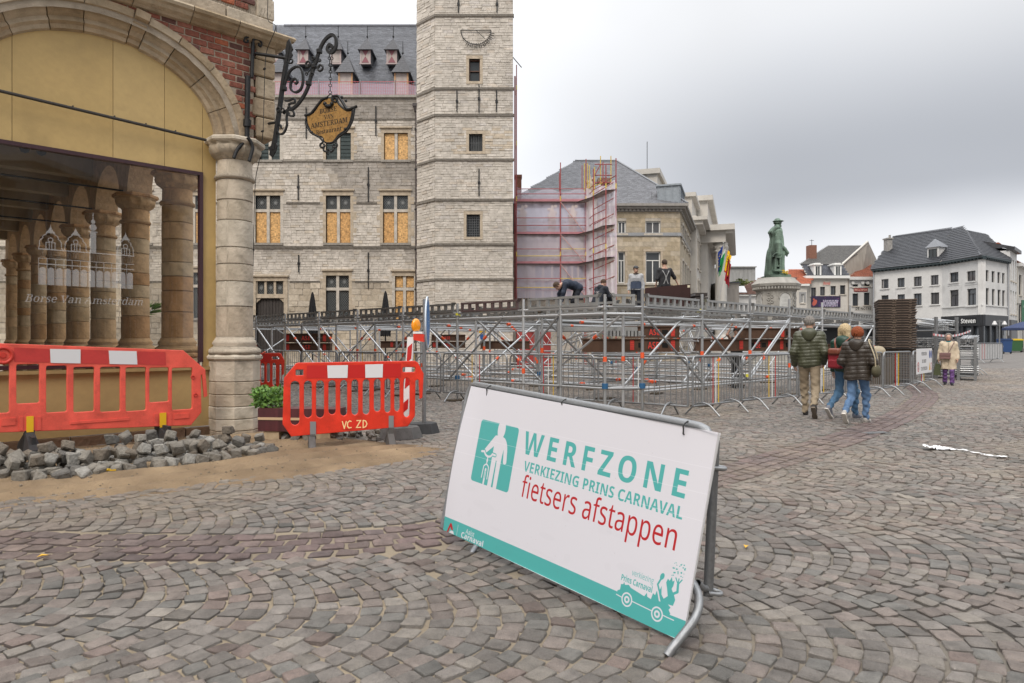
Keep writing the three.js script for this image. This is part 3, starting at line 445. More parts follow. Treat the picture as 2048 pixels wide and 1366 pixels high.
tx1('BORSE',245,165,78,200); tx1('VAN',252,238,68,110); tx1('AMSTERDAM',254,316,82,420); tx1('Restaurant',250,398,72,290);
const st = new THREE.CanvasTexture(cv); st.colorSpace = THREE.SRGBColorSpace; const smat = mat([1,1,1],{ r: 0.5,m: 0.1 }); smat.map = st; part(s,'sign_board',pb,smat);
const fr = new B(); const rim = [...out,out[0]].map((q) => sp(...q)); fr.path(rim,0.018,8,false,120); fr.build('sign_frame',iron,s);
const dec = new B(); const curl = (pts,r) => dec.path(pts.map((q) => sp(q[0],q[1],0.02)),r,6,false,40);
curl([[640,815],[690,800],[740,740],[790,680],[835,662]],0.022); curl([[870,690],[880,655],[925,650],[960,700],[1000,760],[1050,752],[1082,738]],0.022); curl([[880,690],[905,700],[915,675],[895,662],[872,690]],0.014); curl([[655,830],[648,880],[690,960],[760,1000],[795,1040],[770,1065],[780,1090],[810,1080],[800,1060]],0.016); curl([[1065,750],[1045,860],[1000,945],[930,1000],[895,1040],[915,1060],[905,1090],[880,1080],[890,1060]],0.016); curl([[800,1090],[800,1115],[830,1125],[845,1100],[860,1125],[885,1110],[880,1085]],0.015); curl([[835,1120],[838,1150]],0.012);
for (const q of [[-30,0],[-15,18],[0,22],[15,18],[30,0]]) dec.geo(new THREE.SphereGeometry(0.03,8,6),mat4(...sp(840 + q[0],715 + q[1],0.03))); for (const q of [[955,660],[990,690],[700,960],[985,930]]) dec.geo(new THREE.SphereGeometry(0.022,8,6),mat4(...sp(q[0],q[1],0.02)));
dec.build('ornament',iron,s);
}
// ---------------------------------------------------------------- masonry helpers
// fill a plane with courses of slightly uneven stones; fr: {o,u,v,n}; holes: [x0,y0,x1,y1]
function courses(b,fr,x0,x1,y0,y1,ch,lmin,lmax,holes,tone,proud = 0.02,gap = 0.012,jit = 0.012,wob = 0) {
const at = (x,y,z) => add(fr.o,add(add(mul(fr.u,x),mul(fr.v,y)),mul(fr.n,z)));
for (let y = y0; y < y1 - 0.02;) {
const h = Math.min(Array.isArray(ch) ? rr(ch[0],ch[1]) : ch,y1 - y),ym = y + h / 2;
let free = [[x0,x1]];
for (const q of holes) if (ym > q[1] && ym < q[3]) free = free.flatMap(([a,c]) => q[2] <= a || q[0] >= c ? [[a,c]] : [[a,q[0]],[q[2],c]].filter((s) => s[1] - s[0] > 0.04));
for (const [a,c] of free) for (let x = a; x < c - 0.02;) {
let l = rr(lmin,lmax); if (x + l > c - lmin * 0.5) l = c - x;
const g = gap / 2,p = proud + rr(-jit,jit),j = () => rr(-g,g) * 0.9,w = wob ? wob * Math.sin(x * 0.9 + y * 3) : 0,t = tone(x + l / 2,ym),dz = () => p + rr(-jit,jit) * 0.4;
const f = [[x + g + j(),y + g + j() + w],[x + l - g + j(),y + g + j() + w],[x + l - g + j(),y + h - g + j() + w],[x + g + j(),y + h - g + j() + w]];
b.hex([...f.map((q) => at(q[0],q[1],dz())),...f.map((q) => at(q[0],q[1],-0.03))],t,false);
x += l;
}
y += h;
}
}
// slabs that overlap upwards: slates or tiles on a slope; fr.v runs up the slope
function slates(b,fr,inside,x0,x1,y0,y1,ch,w,tone,lift = 0.012) {
const at = (x,y,z) => add(fr.o,add(add(mul(fr.u,x),mul(fr.v,y)),mul(fr.n,z)));
for (let y = y0,r = 0; y < y1; y += ch,r++) for (let x = x0 + (r % 2) * w / 2; x < x1; x += w) {
if (!inside(x + w / 2,y + ch / 2)) continue;
const a = x + 0.004,c = x + w - 0.004,t = tone(x,y),k = lift + rr(-0.003,0.003),e = rr(-0.006,0.006);
b.quad(at(a,y + e,k),at(c,y + e,k),at(c,y + ch * 1.25,0.003),at(a,y + ch * 1.25,0.003),t).quad(at(a,y + e,-0.01),at(c,y + e,-0.01),at(c,y + e,k),at(a,y + e,k),t);
}
}
function wallWithHoles(x0,x1,y0,y1,holes,depth) {
const s = new THREE.Shape([[x0,y0],[x1,y0],[x1,y1],[x0,y1]].map((p) => new THREE.Vector2(...p)));
for (const q of holes) s.holes.push(new THREE.Path([[q[0],q[1]],[q[0],q[3]],[q[2],q[3]],[q[2],q[1]]].map((p) => new THREE.Vector2(...p))));
return metreUV(new THREE.ExtrudeGeometry(s,{ depth,bevelEnabled: false }).translate(0,0,-depth));
}
const FR = (o = [0,0,0],u = [1,0,0],v = [0,1,0]) => ({ o,u: norm(u),v: norm(v),n: norm(cross(u,v)) });
const limeMat = mat([1.12,1.12,1.12],{ vc: true,r: 0.93,t: 'stone',ts: 1.3,b: 'b_chip',bs: 0.7,bh: 0.016 });
const mortar = mat([0.52,0.48,0.425],{ r: 0.95,t: 'sand',ts: 1 });
const dressed = mat([0.56,0.475,0.36],{ r: 0.9,t: 'stone',ts: 0.9,b: 'b_rough',bs: 0.4,bh: 0.01 });
const dressedPale = mat([0.62,0.575,0.50],{ r: 0.9,t: 'stone',ts: 0.9,b: 'b_rough',bs: 0.4,bh: 0.01 });
const stringMat = mat([0.36,0.335,0.295],{ r: 0.92,t: 'stone',ts: 0.6,b: 'b_rough',bs: 0.3,bh: 0.015 });
const slateMat = mat([1,1,1],{ vc: true,r: 0.55,t: 'stone',ts: 1.1 });
const osbMats = [[0.80,0.50,0.22],[0.76,0.46,0.20],[0.84,0.54,0.25]].map((c) => mat(c,{ r: 0.7,t: 'osb',ts: 2.2 }));
const darkGlass = mat([0.035,0.042,0.045],{ r: 0.12,x: { metalness: 0.0 } }),glassBlue = mat([0.06,0.068,0.078],{ r: 0.06 });
const leadMat = mat([0.06,0.065,0.065],{ r: 0.5,m: 0.2 });
const whiteFrame = mat([0.72,0.72,0.70],{ r: 0.5 });
function leaded(p,x0,x1,y0,y1,z) {                 // a pane with lead lattice and a roundel
const b = new B(); b.box(x0,y0,z - 0.02,x1,y1,z); b.build('pane',darkGlass,p);
const l = new B(),s = 0.1,w = 0.006; const clipLine = (ax,ay,bx,by) => { let t0 = 0,t1 = 1; const dx = bx - ax,dy = by - ay; for (const [q,r] of [[-dx,ax - x0],[dx,x1 - ax],[-dy,ay - y0],[dy,y1 - ay]]) { if (q === 0) { if (r < 0) return; } else { const t = r / q; if (q < 0) t0 = Math.max(t0,t); else t1 = Math.min(t1,t); } } if (t0 < t1) { const A = [ax + dx * t0,ay + dy * t0],C = [ax + dx * t1,ay + dy * t1],n = norm([-dy,dx,0]); l.quad([A[0] - n[0] * w,A[1] - n[1] * w,z + 0.006],[C[0] - n[0] * w,C[1] - n[1] * w,z + 0.006],[C[0] + n[0] * w,C[1] + n[1] * w,z + 0.006],[A[0] + n[0] * w,A[1] + n[1] * w,z + 0.006]); } };
const L = Math.max(x1 - x0,y1 - y0) * 2; for (let k = -L; k < L; k += s) { clipLine(x0 + k,y0,x0 + k + L,y0 + L * 1.4); clipLine(x0 + k,y0,x0 + k - L,y0 + L * 1.4); }
if (y1 - y0 < 0.9) l.geo(new THREE.TorusGeometry(0.1,0.012,4,12),mat4((x0 + x1) / 2,(y0 + y1) / 2,z + 0.004)),l.geo(new THREE.CircleGeometry(0.075,10),mat4((x0 + x1) / 2,(y0 + y1) / 2,z + 0.009));
l.build('lead_lattice',mat([0.20,0.21,0.21],{ r: 0.5,m: 0.3 }),p);
}
function crossWindow(p,x0,x1,y0,y1,yt,up,low) {   // stone cross window; yt: transom height or null
const w = sub2(p,'window'),s = new B(),f = 0.16,xm = (x0 + x1) / 2,m = 0.075; // surround in blocks
const top = new B(); top.box(x0 - f,y1,-0.1,x1 + f,y1 + 0.24,0.035).box(x0 - f - 0.06,y1 + 0.243,-0.05,x1 + f + 0.06,y1 + 0.32,0.12); top.build('lintel',dressed,w);
for (const [a,c] of [[x0 - f,x0],[x1,x1 + f]]) for (let y = y0 - 0.05,k = 0; y < y1; y += 0.42,k++) { const q = k % 2 ? 0.16 : 0,l = a < x0 ? a - q : a,r = a < x0 ? c : c + q; s.box(l,y + 0.004,-0.18,r,Math.min(y + 0.416,y1),0.028 + rr(-0.004,0.004)); }
s.build('jamb',pick([dressedPale,dressed,dressedPale]),w);
const c = new B(); c.box(xm - m,y0,-0.16,xm + m,y1,-0.02); if (yt) c.box(x0,yt - m,-0.15,xm - m,yt + m,-0.03).box(xm + m,yt - m,-0.15,x1,yt + m,-0.03); c.build('mullion',dressedPale,w);
const sl = new B(); sl.box(x0 - 0.14,y0 - 0.12,-0.2,x1 + 0.14,y0,0.09); sl.build('sill',stringMat,w);
const fill = (kind,a,c2,b0,b1) => { if (kind === 'lead') leaded(w,a,c2,b0,b1,-0.12); else { const b = new B(); b.box(a + 0.02,b0 + 0.02,-0.14,c2 - 0.02,b1 - 0.01,-0.09 + rr(-0.01,0.01)); if (kind === 'osb') { b.build('board',pick(osbMats),w); const n = new B(); for (let k = 0; k < 6; k++) n.box(a + 0.05,mix(b0,b1,(k + 0.5) / 6) - 0.01,-0.09,a + 0.07,mix(b0,b1,(k + 0.5) / 6) + 0.01,-0.075).box(c2 - 0.07,mix(b0,b1,(k + 0.5) / 6) - 0.01,-0.09,c2 - 0.05,mix(b0,b1,(k + 0.5) / 6) + 0.01,-0.075); n.build('screw',leadMat,w); } else { b.build('shutter',mat([0.045,0.07,0.07],{ r: 0.6,t: 'wood',ts: 0.8 }),w); const n = new B(); for (let k = 1; k < 7; k++) n.box(a + 0.02,mix(b0,b1,k / 7) - 0.01,-0.09,c2 - 0.02,mix(b0,b1,k / 7) + 0.01,-0.062); n.build('batten',mat([0.03,0.05,0.05],{ r: 0.6 }),w); } } };
for (const [a,c2] of [[x0,xm - m],[xm + m,x1]]) if (yt) { fill(up,a,c2,yt + m,y1); fill(low,a,c2,y0,yt - m); } else fill(low,a,c2,y0,y1);
const bk = new B(); bk.box(x0 - 0.02,y0,-0.36,x1 + 0.02,y1,-0.3); bk.build('dark_room',leadMat,w);
return [x0 - f + 0.02,y0 - 0.1,x1 + f - 0.02,y1 + 0.3];
}
const wallIron = (o,x,y0,y1,z = 0.05) => { const b = new B(); b.tube([x,y0,z],[x,y1,z],0.03,0,6); b.box(x - 0.06,(y0 + y1) / 2 - 0.06,z - 0.06,x + 0.06,(y0 + y1) / 2 + 0.06,z + 0.03); b.build('wall_anchor',iron,o); };
// ---------------------------------------------------------------- the old hall
const HD = 36,hx = (px) => X(px,HD),hy = (py) => Y(py,HD);
{
const o = thing('old_hall','long whitewashed stone hall with cross windows, boarded openings and slate roof','building',[0,0,-HD]);
const x0 = hx(-90),x1 = hx(838),g0 = 0.0,top = hy(196);
const wins = [],W = (a,c,t,b,tr,up,low) => wins.push([hx(a),hx(c),hy(b),hy(t),tr ? hy(tr) : null,up,low]);
for (const [a,c] of [[511,561],[652,701],[766,816],[372,402],[258,300]]) W(a,c,391,486,421,'lead','osb');
W(652,702,266,320,0,'','shut'); W(768,816,266,320,0,'','osb'); W(520,560,266,320,0,'','shut');
W(652,698,551,640,578,'lead','lead'); W(790,828,552,640,578,'osb','osb'); W(366,400,545,636,572,'lead','lead');
const door = [hx(512),g0,hx(568),hy(562)];
const holes = wins.map((q) => [q[0],q[2],q[1],q[3]]);
const clear = []; for (const q of wins) clear.push(crossWindow(o,...q));
part(o,'wall',wallWithHoles(x0,x1,g0,top,[...holes,[door[0],door[1] + 0.01,door[2],door[3]]],0.5),mortar);
const lines = [238,322,405,493,562].map(hy);
const stain = (x,y) => { let s = 0.75 * ss(0.48,0.72,fb(x * 0.35 + 30,y * 0.3 + 30,1,5,51,false)); for (const l of lines) if (y < l) s += 0.9 * Math.exp(-(l - y) / 0.55) * ss(0.35,0.7,fb(x * 1.1 + 60,y * 0.2 + 9,1,4,55,false)); s += 0.8 * Math.exp(-Math.max(0,lines[3] - y) / 0.5) * (y < lines[3] ? 1 : 0) * ss(0.32,0.6,fb(x * 0.5 + 70,y * 0.4 + 3,1,4,59,false)); if (y > lines[0]) s = 0.85 + 0.7 * (fb(x + 9,y + 9,1,4,57,false)); return clamp(s); };
const tone = (x,y) => { const s = stain(x,y),k = rr(0.93,1.06),w = rnd(); let c = y < lines[4] ? lerp3([0.52,0.445,0.335],[0.62,0.55,0.44],rnd()) : w < 0.10 ? [0.62,0.555,0.46] : [0.645,0.60,0.53]; return mul(lerp3(c,[0.21,0.19,0.17],s * 0.72),k); };
const b = new B(),fr = FR();
courses(b,fr,x0,x1,lines[4],top,[0.11,0.165],0.22,0.55,[...clear,...lines.map((l) => [x0,l - 0.02,x1,l + 0.02])],tone,0.02,0.014,0.012,0.015);
courses(b,fr,x0,x1,g0,lines[4],[0.24,0.34],0.3,0.75,[...clear,[door[0] - 0.25,g0,door[2] + 0.25,door[3] + 0.3]],tone,0.022,0.022,0.018);
stuff(b.build('stone',limeMat,o));
const sc = (y,a,c,d = 0.09,h = 0.1) => { for (let x = a; x < c; x += 1.5) new B().hex([[x,y - h,d * 0.4],[Math.min(c,x + 1.495),y - h,d * 0.4],[Math.min(c,x + 1.495),y,d],[x,y,d],[x,y - h,-0.05],[Math.min(c,x + 1.495),y - h,-0.05],[Math.min(c,x + 1.495),y + 0.04,-0.05],[x,y + 0.04,-0.05]]).build('string_course',stringMat,o); };
sc(lines[0],x0,x1); sc(lines[1],x0,x1); sc(lines[3],x0,x1,0.12,0.13);
const seg = (y,list) => { let a = x0; for (const q of [...list].sort((p,r) => p[0] - r[0])) { sc(y,a,q[0] - 0.32); a = q[1] + 0.32; } sc(y,a,x1); };
seg(lines[2],wins.slice(0,5)); seg(lines[4],[...wins.slice(8),[door[0],door[2]]].map((q) => q.length === 2 ? q : q));
const cap = new B(); for (let x = x0; x < x1; x += 1.2) cap.box(x,top,-0.6,x + 1.195,top + 0.13,0.13); cap.build('parapet_coping',mat([0.42,0.4,0.36],{ t: 'stone',ts: 0.8,r: 0.9 }),o);
for (const [px,a,c] of [[598,545,510],[737,578,505],[597,400,350],[737,405,335],[613,278,216],[752,272,213]]) wallIron(o,hx(px),hy(a),hy(c),0.07);
// door
{ const d = sub2(o,'door'),f = new B(); f.box(door[0] - 0.2,g0,-0.3,door[0],door[3],0.04).box(door[2],g0,-0.3,door[2] + 0.2,door[3],0.04).box(door[0] - 0.2,door[3],-0.3,door[2] + 0.2,door[3] + 0.22,0.05).box(door[0] - 0.28,door[3] + 0.223,-0.1,door[2] + 0.28,door[3] + 0.3,0.14).box(door[0],hy(596),-0.25,door[2],hy(588),0.0); const w = (door[2] - door[0]); for (const k of [0,1,2,3]) f.box(door[0] + w * k / 3 - 0.06,hy(588),-0.2,door[0] + w * k / 3 + 0.06,door[3],-0.02); for (const q of [-1,1]) { const x = q < 0 ? door[0] : door[2]; f.tri([x,hy(596),-0.05],[x - q * 0.28,hy(596),-0.05],[x,hy(606),-0.05]); } f.build('surround',dressed,d);
const l = new B(); for (let k = 0; k < 9; k++) { const a = door[0] + w * k / 9; l.box(a + 0.008,g0,-0.2,a + w / 9 - 0.008,hy(596),-0.15 + (k === 4 ? 0.02 : 0)); } l.build('plank',mat([0.06,0.05,0.045],{ r: 0.7,t: 'wood',ts: 0.8,b: 'b_wood',bs: 0.5,bh: 0.01 }),d);
for (const k of [0,1,2]) leaded(d,door[0] + w * k / 3 + 0.06,door[0] + w * (k + 1) / 3 - 0.06,hy(588),door[3],-0.12); }
// roof
const eY = top - 0.3,zE = -1.0,rY = Y(52,HD + 7) ,zR = -7,fr2 = { o: [0,eY,zE],u: [1,0,0],v: norm([0,rY - eY,zR - zE]),n: [0,0,0] }; fr2.n = cross(fr2.u,fr2.v); const sl = Math.hypot(rY - eY,zR - zE);
const rb = new B(); rb.quad([x0,eY,zE],[x1 + 0.6,eY,zE],[x1 + 0.6,rY,zR],[x0,rY,zR]).quad([x1 + 0.6,eY,zR * 2 - zE],[x0,eY,zR * 2 - zE],[x0,rY,zR],[x1 + 0.6,rY,zR]).box(x0,0,-12,x1,eY,-0.5); rb.build('roof_deck',mat([0.06,0.065,0.075],{ r: 0.8 }),o);
const rs = new B(); slates(rs,fr2,() => true,hx(480) * 1.2,x1 + 0.5,0,sl,0.15,0.24,(x,y) => mul([0.115,0.122,0.14],rr(0.75,1.2) * (0.75 + 0.5 * fb(x * 0.5 + 40,y * 0.5 + 40,1,4,63,false))),0.02); stuff(rs.build('slate',slateMat,o));
const rd = new B(); for (let x = hx(480); x < x1 + 0.6; x += 0.5) rd.tube([x,rY + 0.02,zR],[x + 0.48,rY + 0.02,zR],0.1,0,6); rd.build('ridge_tile',mat([0.2,0.21,0.24],{ r: 0.6 }),o);
const roofAt = (px,py) => { const d0 = HD,t = [(px - 1024) / F,-(py - 683) / F,-1],k = (dot(sub([0,eY,zE - HD],[0,CH,0]),fr2.n)) / dot(t,fr2.n); const p = add([0,CH,0],mul(t,k)); return [p[0],p[1],p[2] + HD]; };
const hatch = (px,py,w,h,kind) => { const c = roofAt(px,py),d = sub2(o,'dormer'),bx = new B(),z1 = c[2] + 0.55,x = c[0],y = c[1]; bx.box(x - w / 2,y - 0.1,z1 - 2.2,x + w / 2,y + h,z1); bx.build('cheek',mat([0.14,0.145,0.16],{ r: 0.6,t: 'stone',ts: 0.6 }),d);
const f = new B(); f.box(x - w / 2 - 0.02,y - 0.05,z1,x - w / 2 + 0.07,y + h,z1 + 0.05).box(x + w / 2 - 0.07,y - 0.05,z1,x + w / 2 + 0.02,y + h,z1 + 0.05).box(x - w / 2 - 0.05,y - 0.12,z1,x + w / 2 + 0.05,y - 0.05,z1 + 0.1); f.build('frame',kind === 'big' ? mat([0.5,0.3,0.16],{ r: 0.7 }) : mat([0.42,0.34,0.33],{ r: 0.6 }),d);
const s = new B(),a = x - w / 2 + 0.07,e = x + w / 2 - 0.07,m = y + h / 2; s.quad([a,y,z1 + 0.02],[e,y,z1 + 0.02],[e,y + h,z1 + 0.02],[a,y + h,z1 + 0.02]); s.build('shutter',mat([0.52,0.46,0.43],{ r: 0.7,t: 'plaster',ts: 1 }),d);
if (kind === 'red') { const r = new B(); r.tri([a,y + h,z1 + 0.026],[x,m,z1 + 0.026],[e,y + h,z1 + 0.026]).tri([a,y,z1 + 0.026],[e,y,z1 + 0.026],[x,m,z1 + 0.026]); r.build('hourglass_paint',mat([0.26,0.10,0.12],{ r: 0.7 }),d); }
const r = new B(),q = w / 2 + 0.14,A = [[x - q,y + h - 0.05,z1 + 0.2],[x + q,y + h - 0.05,z1 + 0.2],[x + q,y + h - 0.05,z1 - 1.4],[x - q,y + h - 0.05,z1 - 1.4]],T = [x,y + h + w * 1.55,z1 - 0.5]; for (let k = 0; k < 4; k++) r.tri(A[k],A[(k + 1) % 4],T); r.quad(A[3],A[2],A[1],A[0]); const N = 9; for (let i = 0; i < N; i++) { const t0 = i / N,L = lerp3(A[0],T,t0),R = lerp3(A[1],T,t0),R2 = lerp3(A[2],T,t0),L2 = lerp3(A[3],T,t0); r.quad(add(L,[0,-0.005,0.02]),add(R,[0,-0.005,0.02]),add(R,[0,0.03,0.012]),add(L,[0,0.03,0.012])); r.quad(add(R,[0.02,0,0]),add(R2,[0.02,0,0]),add(R2,[0.012,0.03,0]),add(R,[0.012,0.03,0])); } r.build('dormer_roof',mat([0.11,0.115,0.13],{ r: 0.6,t: 'stone',ts: 0.5 }),d);
const fi = new B(); fi.tube(T,add(T,[0,0.75,0]),0.02,0,5); fi.geo(new THREE.SphereGeometry(0.06,6,5),mat4(...add(T,[0,0.12,0]))); fi.build('finial',iron,d); };
for (const [px,k] of [[553,'red'],[612,'red'],[677,'plain'],[735,'red'],[787,'red']]) hatch(px,133,0.56,0.74,k);
for (const px of [563,696,806]) hatch(px,196,0.74,1.2,'big');
}
{ // downpipe
const o = thing('downpipe','dark rain downpipe with square hopper in the corner between hall and tower','downpipe',[hx(834),0,-HD + 0.16]),b = new B(); b.tube([0,0,0],[0,hy(222),0],0.075,0,10); b.build('pipe',mat([0.06,0.045,0.042],{ r: 0.5 }),o);
const h = new B(); h.hex([[-0.1,hy(226),0.1],[0.1,hy(226),0.1],[0.17,hy(216),0.16],[-0.17,hy(216),0.16],[-0.1,hy(226),-0.1],[0.1,hy(226),-0.1],[0.17,hy(216),-0.14],[-0.17,hy(216),-0.14]]).box(-0.19,hy(216),-0.14,0.19,hy(210),0.18); h.build('hopper',mat([0.05,0.04,0.04],{ r: 0.5 }),o);
const c = new B(); for (let y = 2; y < 13; y += 2.1) c.box(-0.1,y,-0.15,0.1,y + 0.07,0.09); c.build('clamp',iron,o);
}
{ // edge protection on the roof ledge
const o = thing('roof_edge_fence','red mesh edge protection with lilac netting on the ledge of the hall roof','safety fence',[0,hy(192),-HD - 0.25]),red = mat([0.45,0.06,0.07],{ r: 0.5 });
const xs = [505,565,637,720,790,832].map((p) => X(p,HD + 0.25)),H = 0.85;
for (let k = 0; k + 1 < xs.length; k++) { const b = new B(),a = xs[k] + 0.03,c = xs[k + 1] - 0.03; for (let x = a; x <= c; x += 0.12) b.tube([x,0.02,0],[x,H,0],0.006,0,3); for (let y = 0.02; y <= H + 0.01; y += 0.166) b.tube([a,y,0],[c,y,0],y > 0.8 || y < 0.1 ? 0.016 : 0.006,0,4); b.build('mesh_panel',red,o); const p = new B(); p.tube([xs[k],-0.05,-0.02],[xs[k],H + 0.1,-0.02],0.028,0,8); p.build('post',galv,o); }
const n = new B(),N = 40; for (let i = 0; i < N; i++) { const q = (t) => [mix(xs[0],xs[5],t),0,-0.06],t0 = i / N,t1 = (i + 1) / N,hh = (t) => H - 0.03 - 0.05 * Math.sin(t * 14) ** 2 - 0.12 * ss(0.93,1,t); n.quad(q(t0),q(t1),add(q(t1),[0,hh(t1),0.02 * Math.sin(t1 * 50)]),add(q(t0),[0,hh(t0),0.02 * Math.sin(t0 * 50)])); }
n.build('netting',mat([0.60,0.50,0.60],{ r: 0.9,side: true,x: { transparent: true,opacity: 0.6 } }),o);
}
// ---------------------------------------------------------------- the belfry
{
const D = 34.6,tx_ = (px) => X(px,D),ty = (py) => Y(py,D),o = thing('belfry_tower','tall pale stone belfry tower with sundial and small barred windows','tower',[0,0,-D]);
const xl = tx_(870),xr = tx_(1026),cz = 1.06,top = 26;
const ys = [557,487,398,318,229,176,30,-190].map(ty);
const wins = [[938,960,118,163,'sash'],[938,965,268,303,'bars'],[933,960,429,474,'grid']].map((q) => [tx_(q[0]),ty(q[3]),tx_(q[1]),ty(q[2]),q[4]]);
part(o,'wall',wallWithHoles(xl,xr,0,top,wins.map((q) => q.slice(0,4)),0.5),mortar);
const core = new B(); core.quad([xl - cz,0,-cz],[xl,0,0],[xl,top,0],[xl - cz,top,-cz]).quad([xl - cz,0,-6],[xl - cz,0,-cz],[xl - cz,top,-cz],[xl - cz,top,-6]).quad([xr,0,0],[xr,0,-6],[xr,top,-6],[xr,top,0]).quad([xr,0,-6],[xl - cz,0,-6],[xl - cz,top,-6],[xr,top,-6]).quad([xl - cz,top,-6],[xl - cz,top,-cz],[xr,top,0],[xr,top,-6]); core.build('core',mortar,o);
const stain = (x,y) => { let s = 0.62 * ss(0.5,0.75,fb(x * 0.5 + 80,y * 0.3 + 20,1,5,91,false)); for (const l of ys) if (y < l) s += 0.75 * Math.exp(-(l - y) / 0.35) * ss(0.42,0.7,fb(x * 1.4 + 30,y * 0.2 + 5,1,4,95,false)); return clamp(s); };
const tone = (x,y) => { const w = rnd(),k = rr(0.94,1.06); let c = w < 0.08 ? [0.61,0.55,0.47] : w < 0.14 ? [0.60,0.565,0.52] : [0.615,0.575,0.51]; if (Math.abs(y - ty(282)) < 0.6 && w < 0.4 && Math.abs(x) < 3.2) c = [0.57,0.495,0.39]; return mul(lerp3(c,[0.28,0.255,0.23],stain(x,y) * 0.6),k); };
const b = new B(),band_ = ys.map((l) => [xl - 3,l - 0.03,xr + 1,l + 0.03]);
courses(b,FR(),xl,xr,0,top,[0.10,0.155],0.22,0.55,[...wins.map((q) => [q[0] - 0.12,q[1] - 0.12,q[2] + 0.12,q[3] + 0.14]),...band_],tone,0.02,0.014,0.012,0.012);
const cu = norm([1,0,1]); courses(b,{ o: [xl - cz,0,-cz],u: cu,v: [0,1,0],n: cross(cu,[0,1,0]) },0,cz * Math.SQRT2,0,top,[0.12,0.18],0.25,0.6,ys.map((l) => [-1,l - 0.03,9,l + 0.03]),(x,y) => tone(x - 5,y),0.02,0.02,0.016);
courses(b,{ o: [xl - cz,0,-6],u: [0,0,1],v: [0,1,0],n: [-1,0,0] },0,6 - cz,12,top,[0.12,0.18],0.25,0.6,[],(x,y) => tone(x - 9,y));
stuff(b.build('stone',limeMat,o));
for (const y of ys) { const e = 0.1,h = 0.1,A = [xl - cz - 0.03,-cz + 0.08],Bq = [xl - 0.03,0.08],C = [xr + 0.05,0.08]; for (const [p,q,n] of [[A,Bq,norm([-1,0,1])],[Bq,C,[0,0,1]]]) new B().hex([[p[0],y - h,p[1]],[q[0],y - h,q[1]],[q[0],y,q[1] + 0.04],[p[0],y,p[1] + 0.04],[p[0] - n[0] * 0.2,y - h,p[1] - n[2] * 0.2],[q[0] - n[0] * 0.2,y - h,q[1] - n[2] * 0.2],[q[0] - n[0] * 0.2,y + 0.06,q[1] - n[2] * 0.2],[p[0] - n[0] * 0.2,y + 0.06,p[1] - n[2] * 0.2]]).build('string_course',stringMat,o); }
for (const [a,b0,c,b1,k] of wins) { const w = sub2(o,'window'),f = new B(); f.box(a - 0.14,b0 - 0.13,-0.1,c + 0.14,b0,0.05).box(a - 0.14,b1,-0.1,c + 0.14,b1 + 0.16,0.04).box(a - 0.14,b0,-0.2,a,b1,0.03).box(c,b0,-0.2,c + 0.14,b1,0.03); f.build('surround',dressed,w); const p = new B(); p.box(a,b0,-0.25,c,b1,-0.22); p.build('pane',k === 'bars' ? leadMat : darkGlass,w);
const m = new B(); if (k === 'sash') { const t = 0.045; m.box(a,b0,-0.22,a + t,b1,-0.12).box(c - t,b0,-0.22,c,b1,-0.12).box(a + t,b0,-0.22,c - t,b0 + t,-0.12).box(a + t,b1 - t,-0.22,c - t,b1,-0.12).box(a + t,(b0 + b1) / 2 - t / 2,-0.21,c - t,(b0 + b1) / 2 + t / 2,-0.13); m.build('sash',mat([0.11,0.055,0.035],{ r: 0.6 }),w); } else { const n = k === 'bars' ? 8 : 6; for (let q = 0; q < n; q++) m.tube([mix(a,c,(q + 0.5) / n),b0,-0.1],[mix(a,c,(q + 0.5) / n),b1,-0.1],0.016,0,5); for (let q = 1; q < (k === 'bars' ? 2 : 9); q++) m.tube([a,mix(b0,b1,q / (k === 'bars' ? 2 : 9)),-0.09],[c,mix(b0,b1,q / (k === 'bars' ? 2 : 9)),-0.09],0.012,0,5); m.build('window_bars',mat([0.11,0.115,0.12],{ r: 0.5 }),w); } }
for (const [px,a,c] of [[914,224,182],[958,226,170],[993,224,182],[958,393,338],[917,26,-8],[994,26,-8]]) wallIron(o,tx_(px),ty(a),ty(c),0.07);
const sd = new B(),R = tx_(982) - tx_(952),cx = tx_(952),cy = ty(62); const arc = []; for (let k = 0; k <= 24; k++) { const t = Math.PI + k / 24 * Math.PI; arc.push([cx + R * Math.cos(t),cy + R * 0.95 * Math.sin(t),0.09]); } for (let k = 0; k < 24; k++) sd.tube(arc[k],arc[k + 1],0.022,0,5); sd.tube(arc[0],arc[24],0.025,0,5).tube([cx,cy,0.09],[cx + R * 0.62,cy - R * 0.8,0.5],0.015,0,5);
for (let k = 8; k <= 22; k += 2) { const p = arc[k],t = Math.PI + k / 24 * Math.PI,q = [Math.cos(t),Math.sin(t)]; for (const e of [-0.045,0.045]) sd.tube([p[0] - q[0] * 0.06 - q[1] * e,p[1] - q[1] * 0.06 + q[0] * e,0.1],[p[0] + q[0] * 0.2 - q[1] * e,p[1] + q[1] * 0.2 + q[0] * e,0.1],0.014,0,4); } sd.build('sundial',iron,o);
const sp = new B(); sp.tube([xr,ty(95),-1.2],[xr + 0.45,ty(116),-1.2],0.025,0,5); for (const [px,y] of [[852,115],[853,200],[853,290],[851,392],[850,482],[850,590]]) { const p = norm([-1,0,1]); sp.box(-0.045,-0.28,-0.02,0.045,0.28,0.05,mat4(tx_(px) + 0.03,ty(y),-cz * 0.52,-Math.PI / 4)); } sp.build('slit_and_spike',iron,o);
}
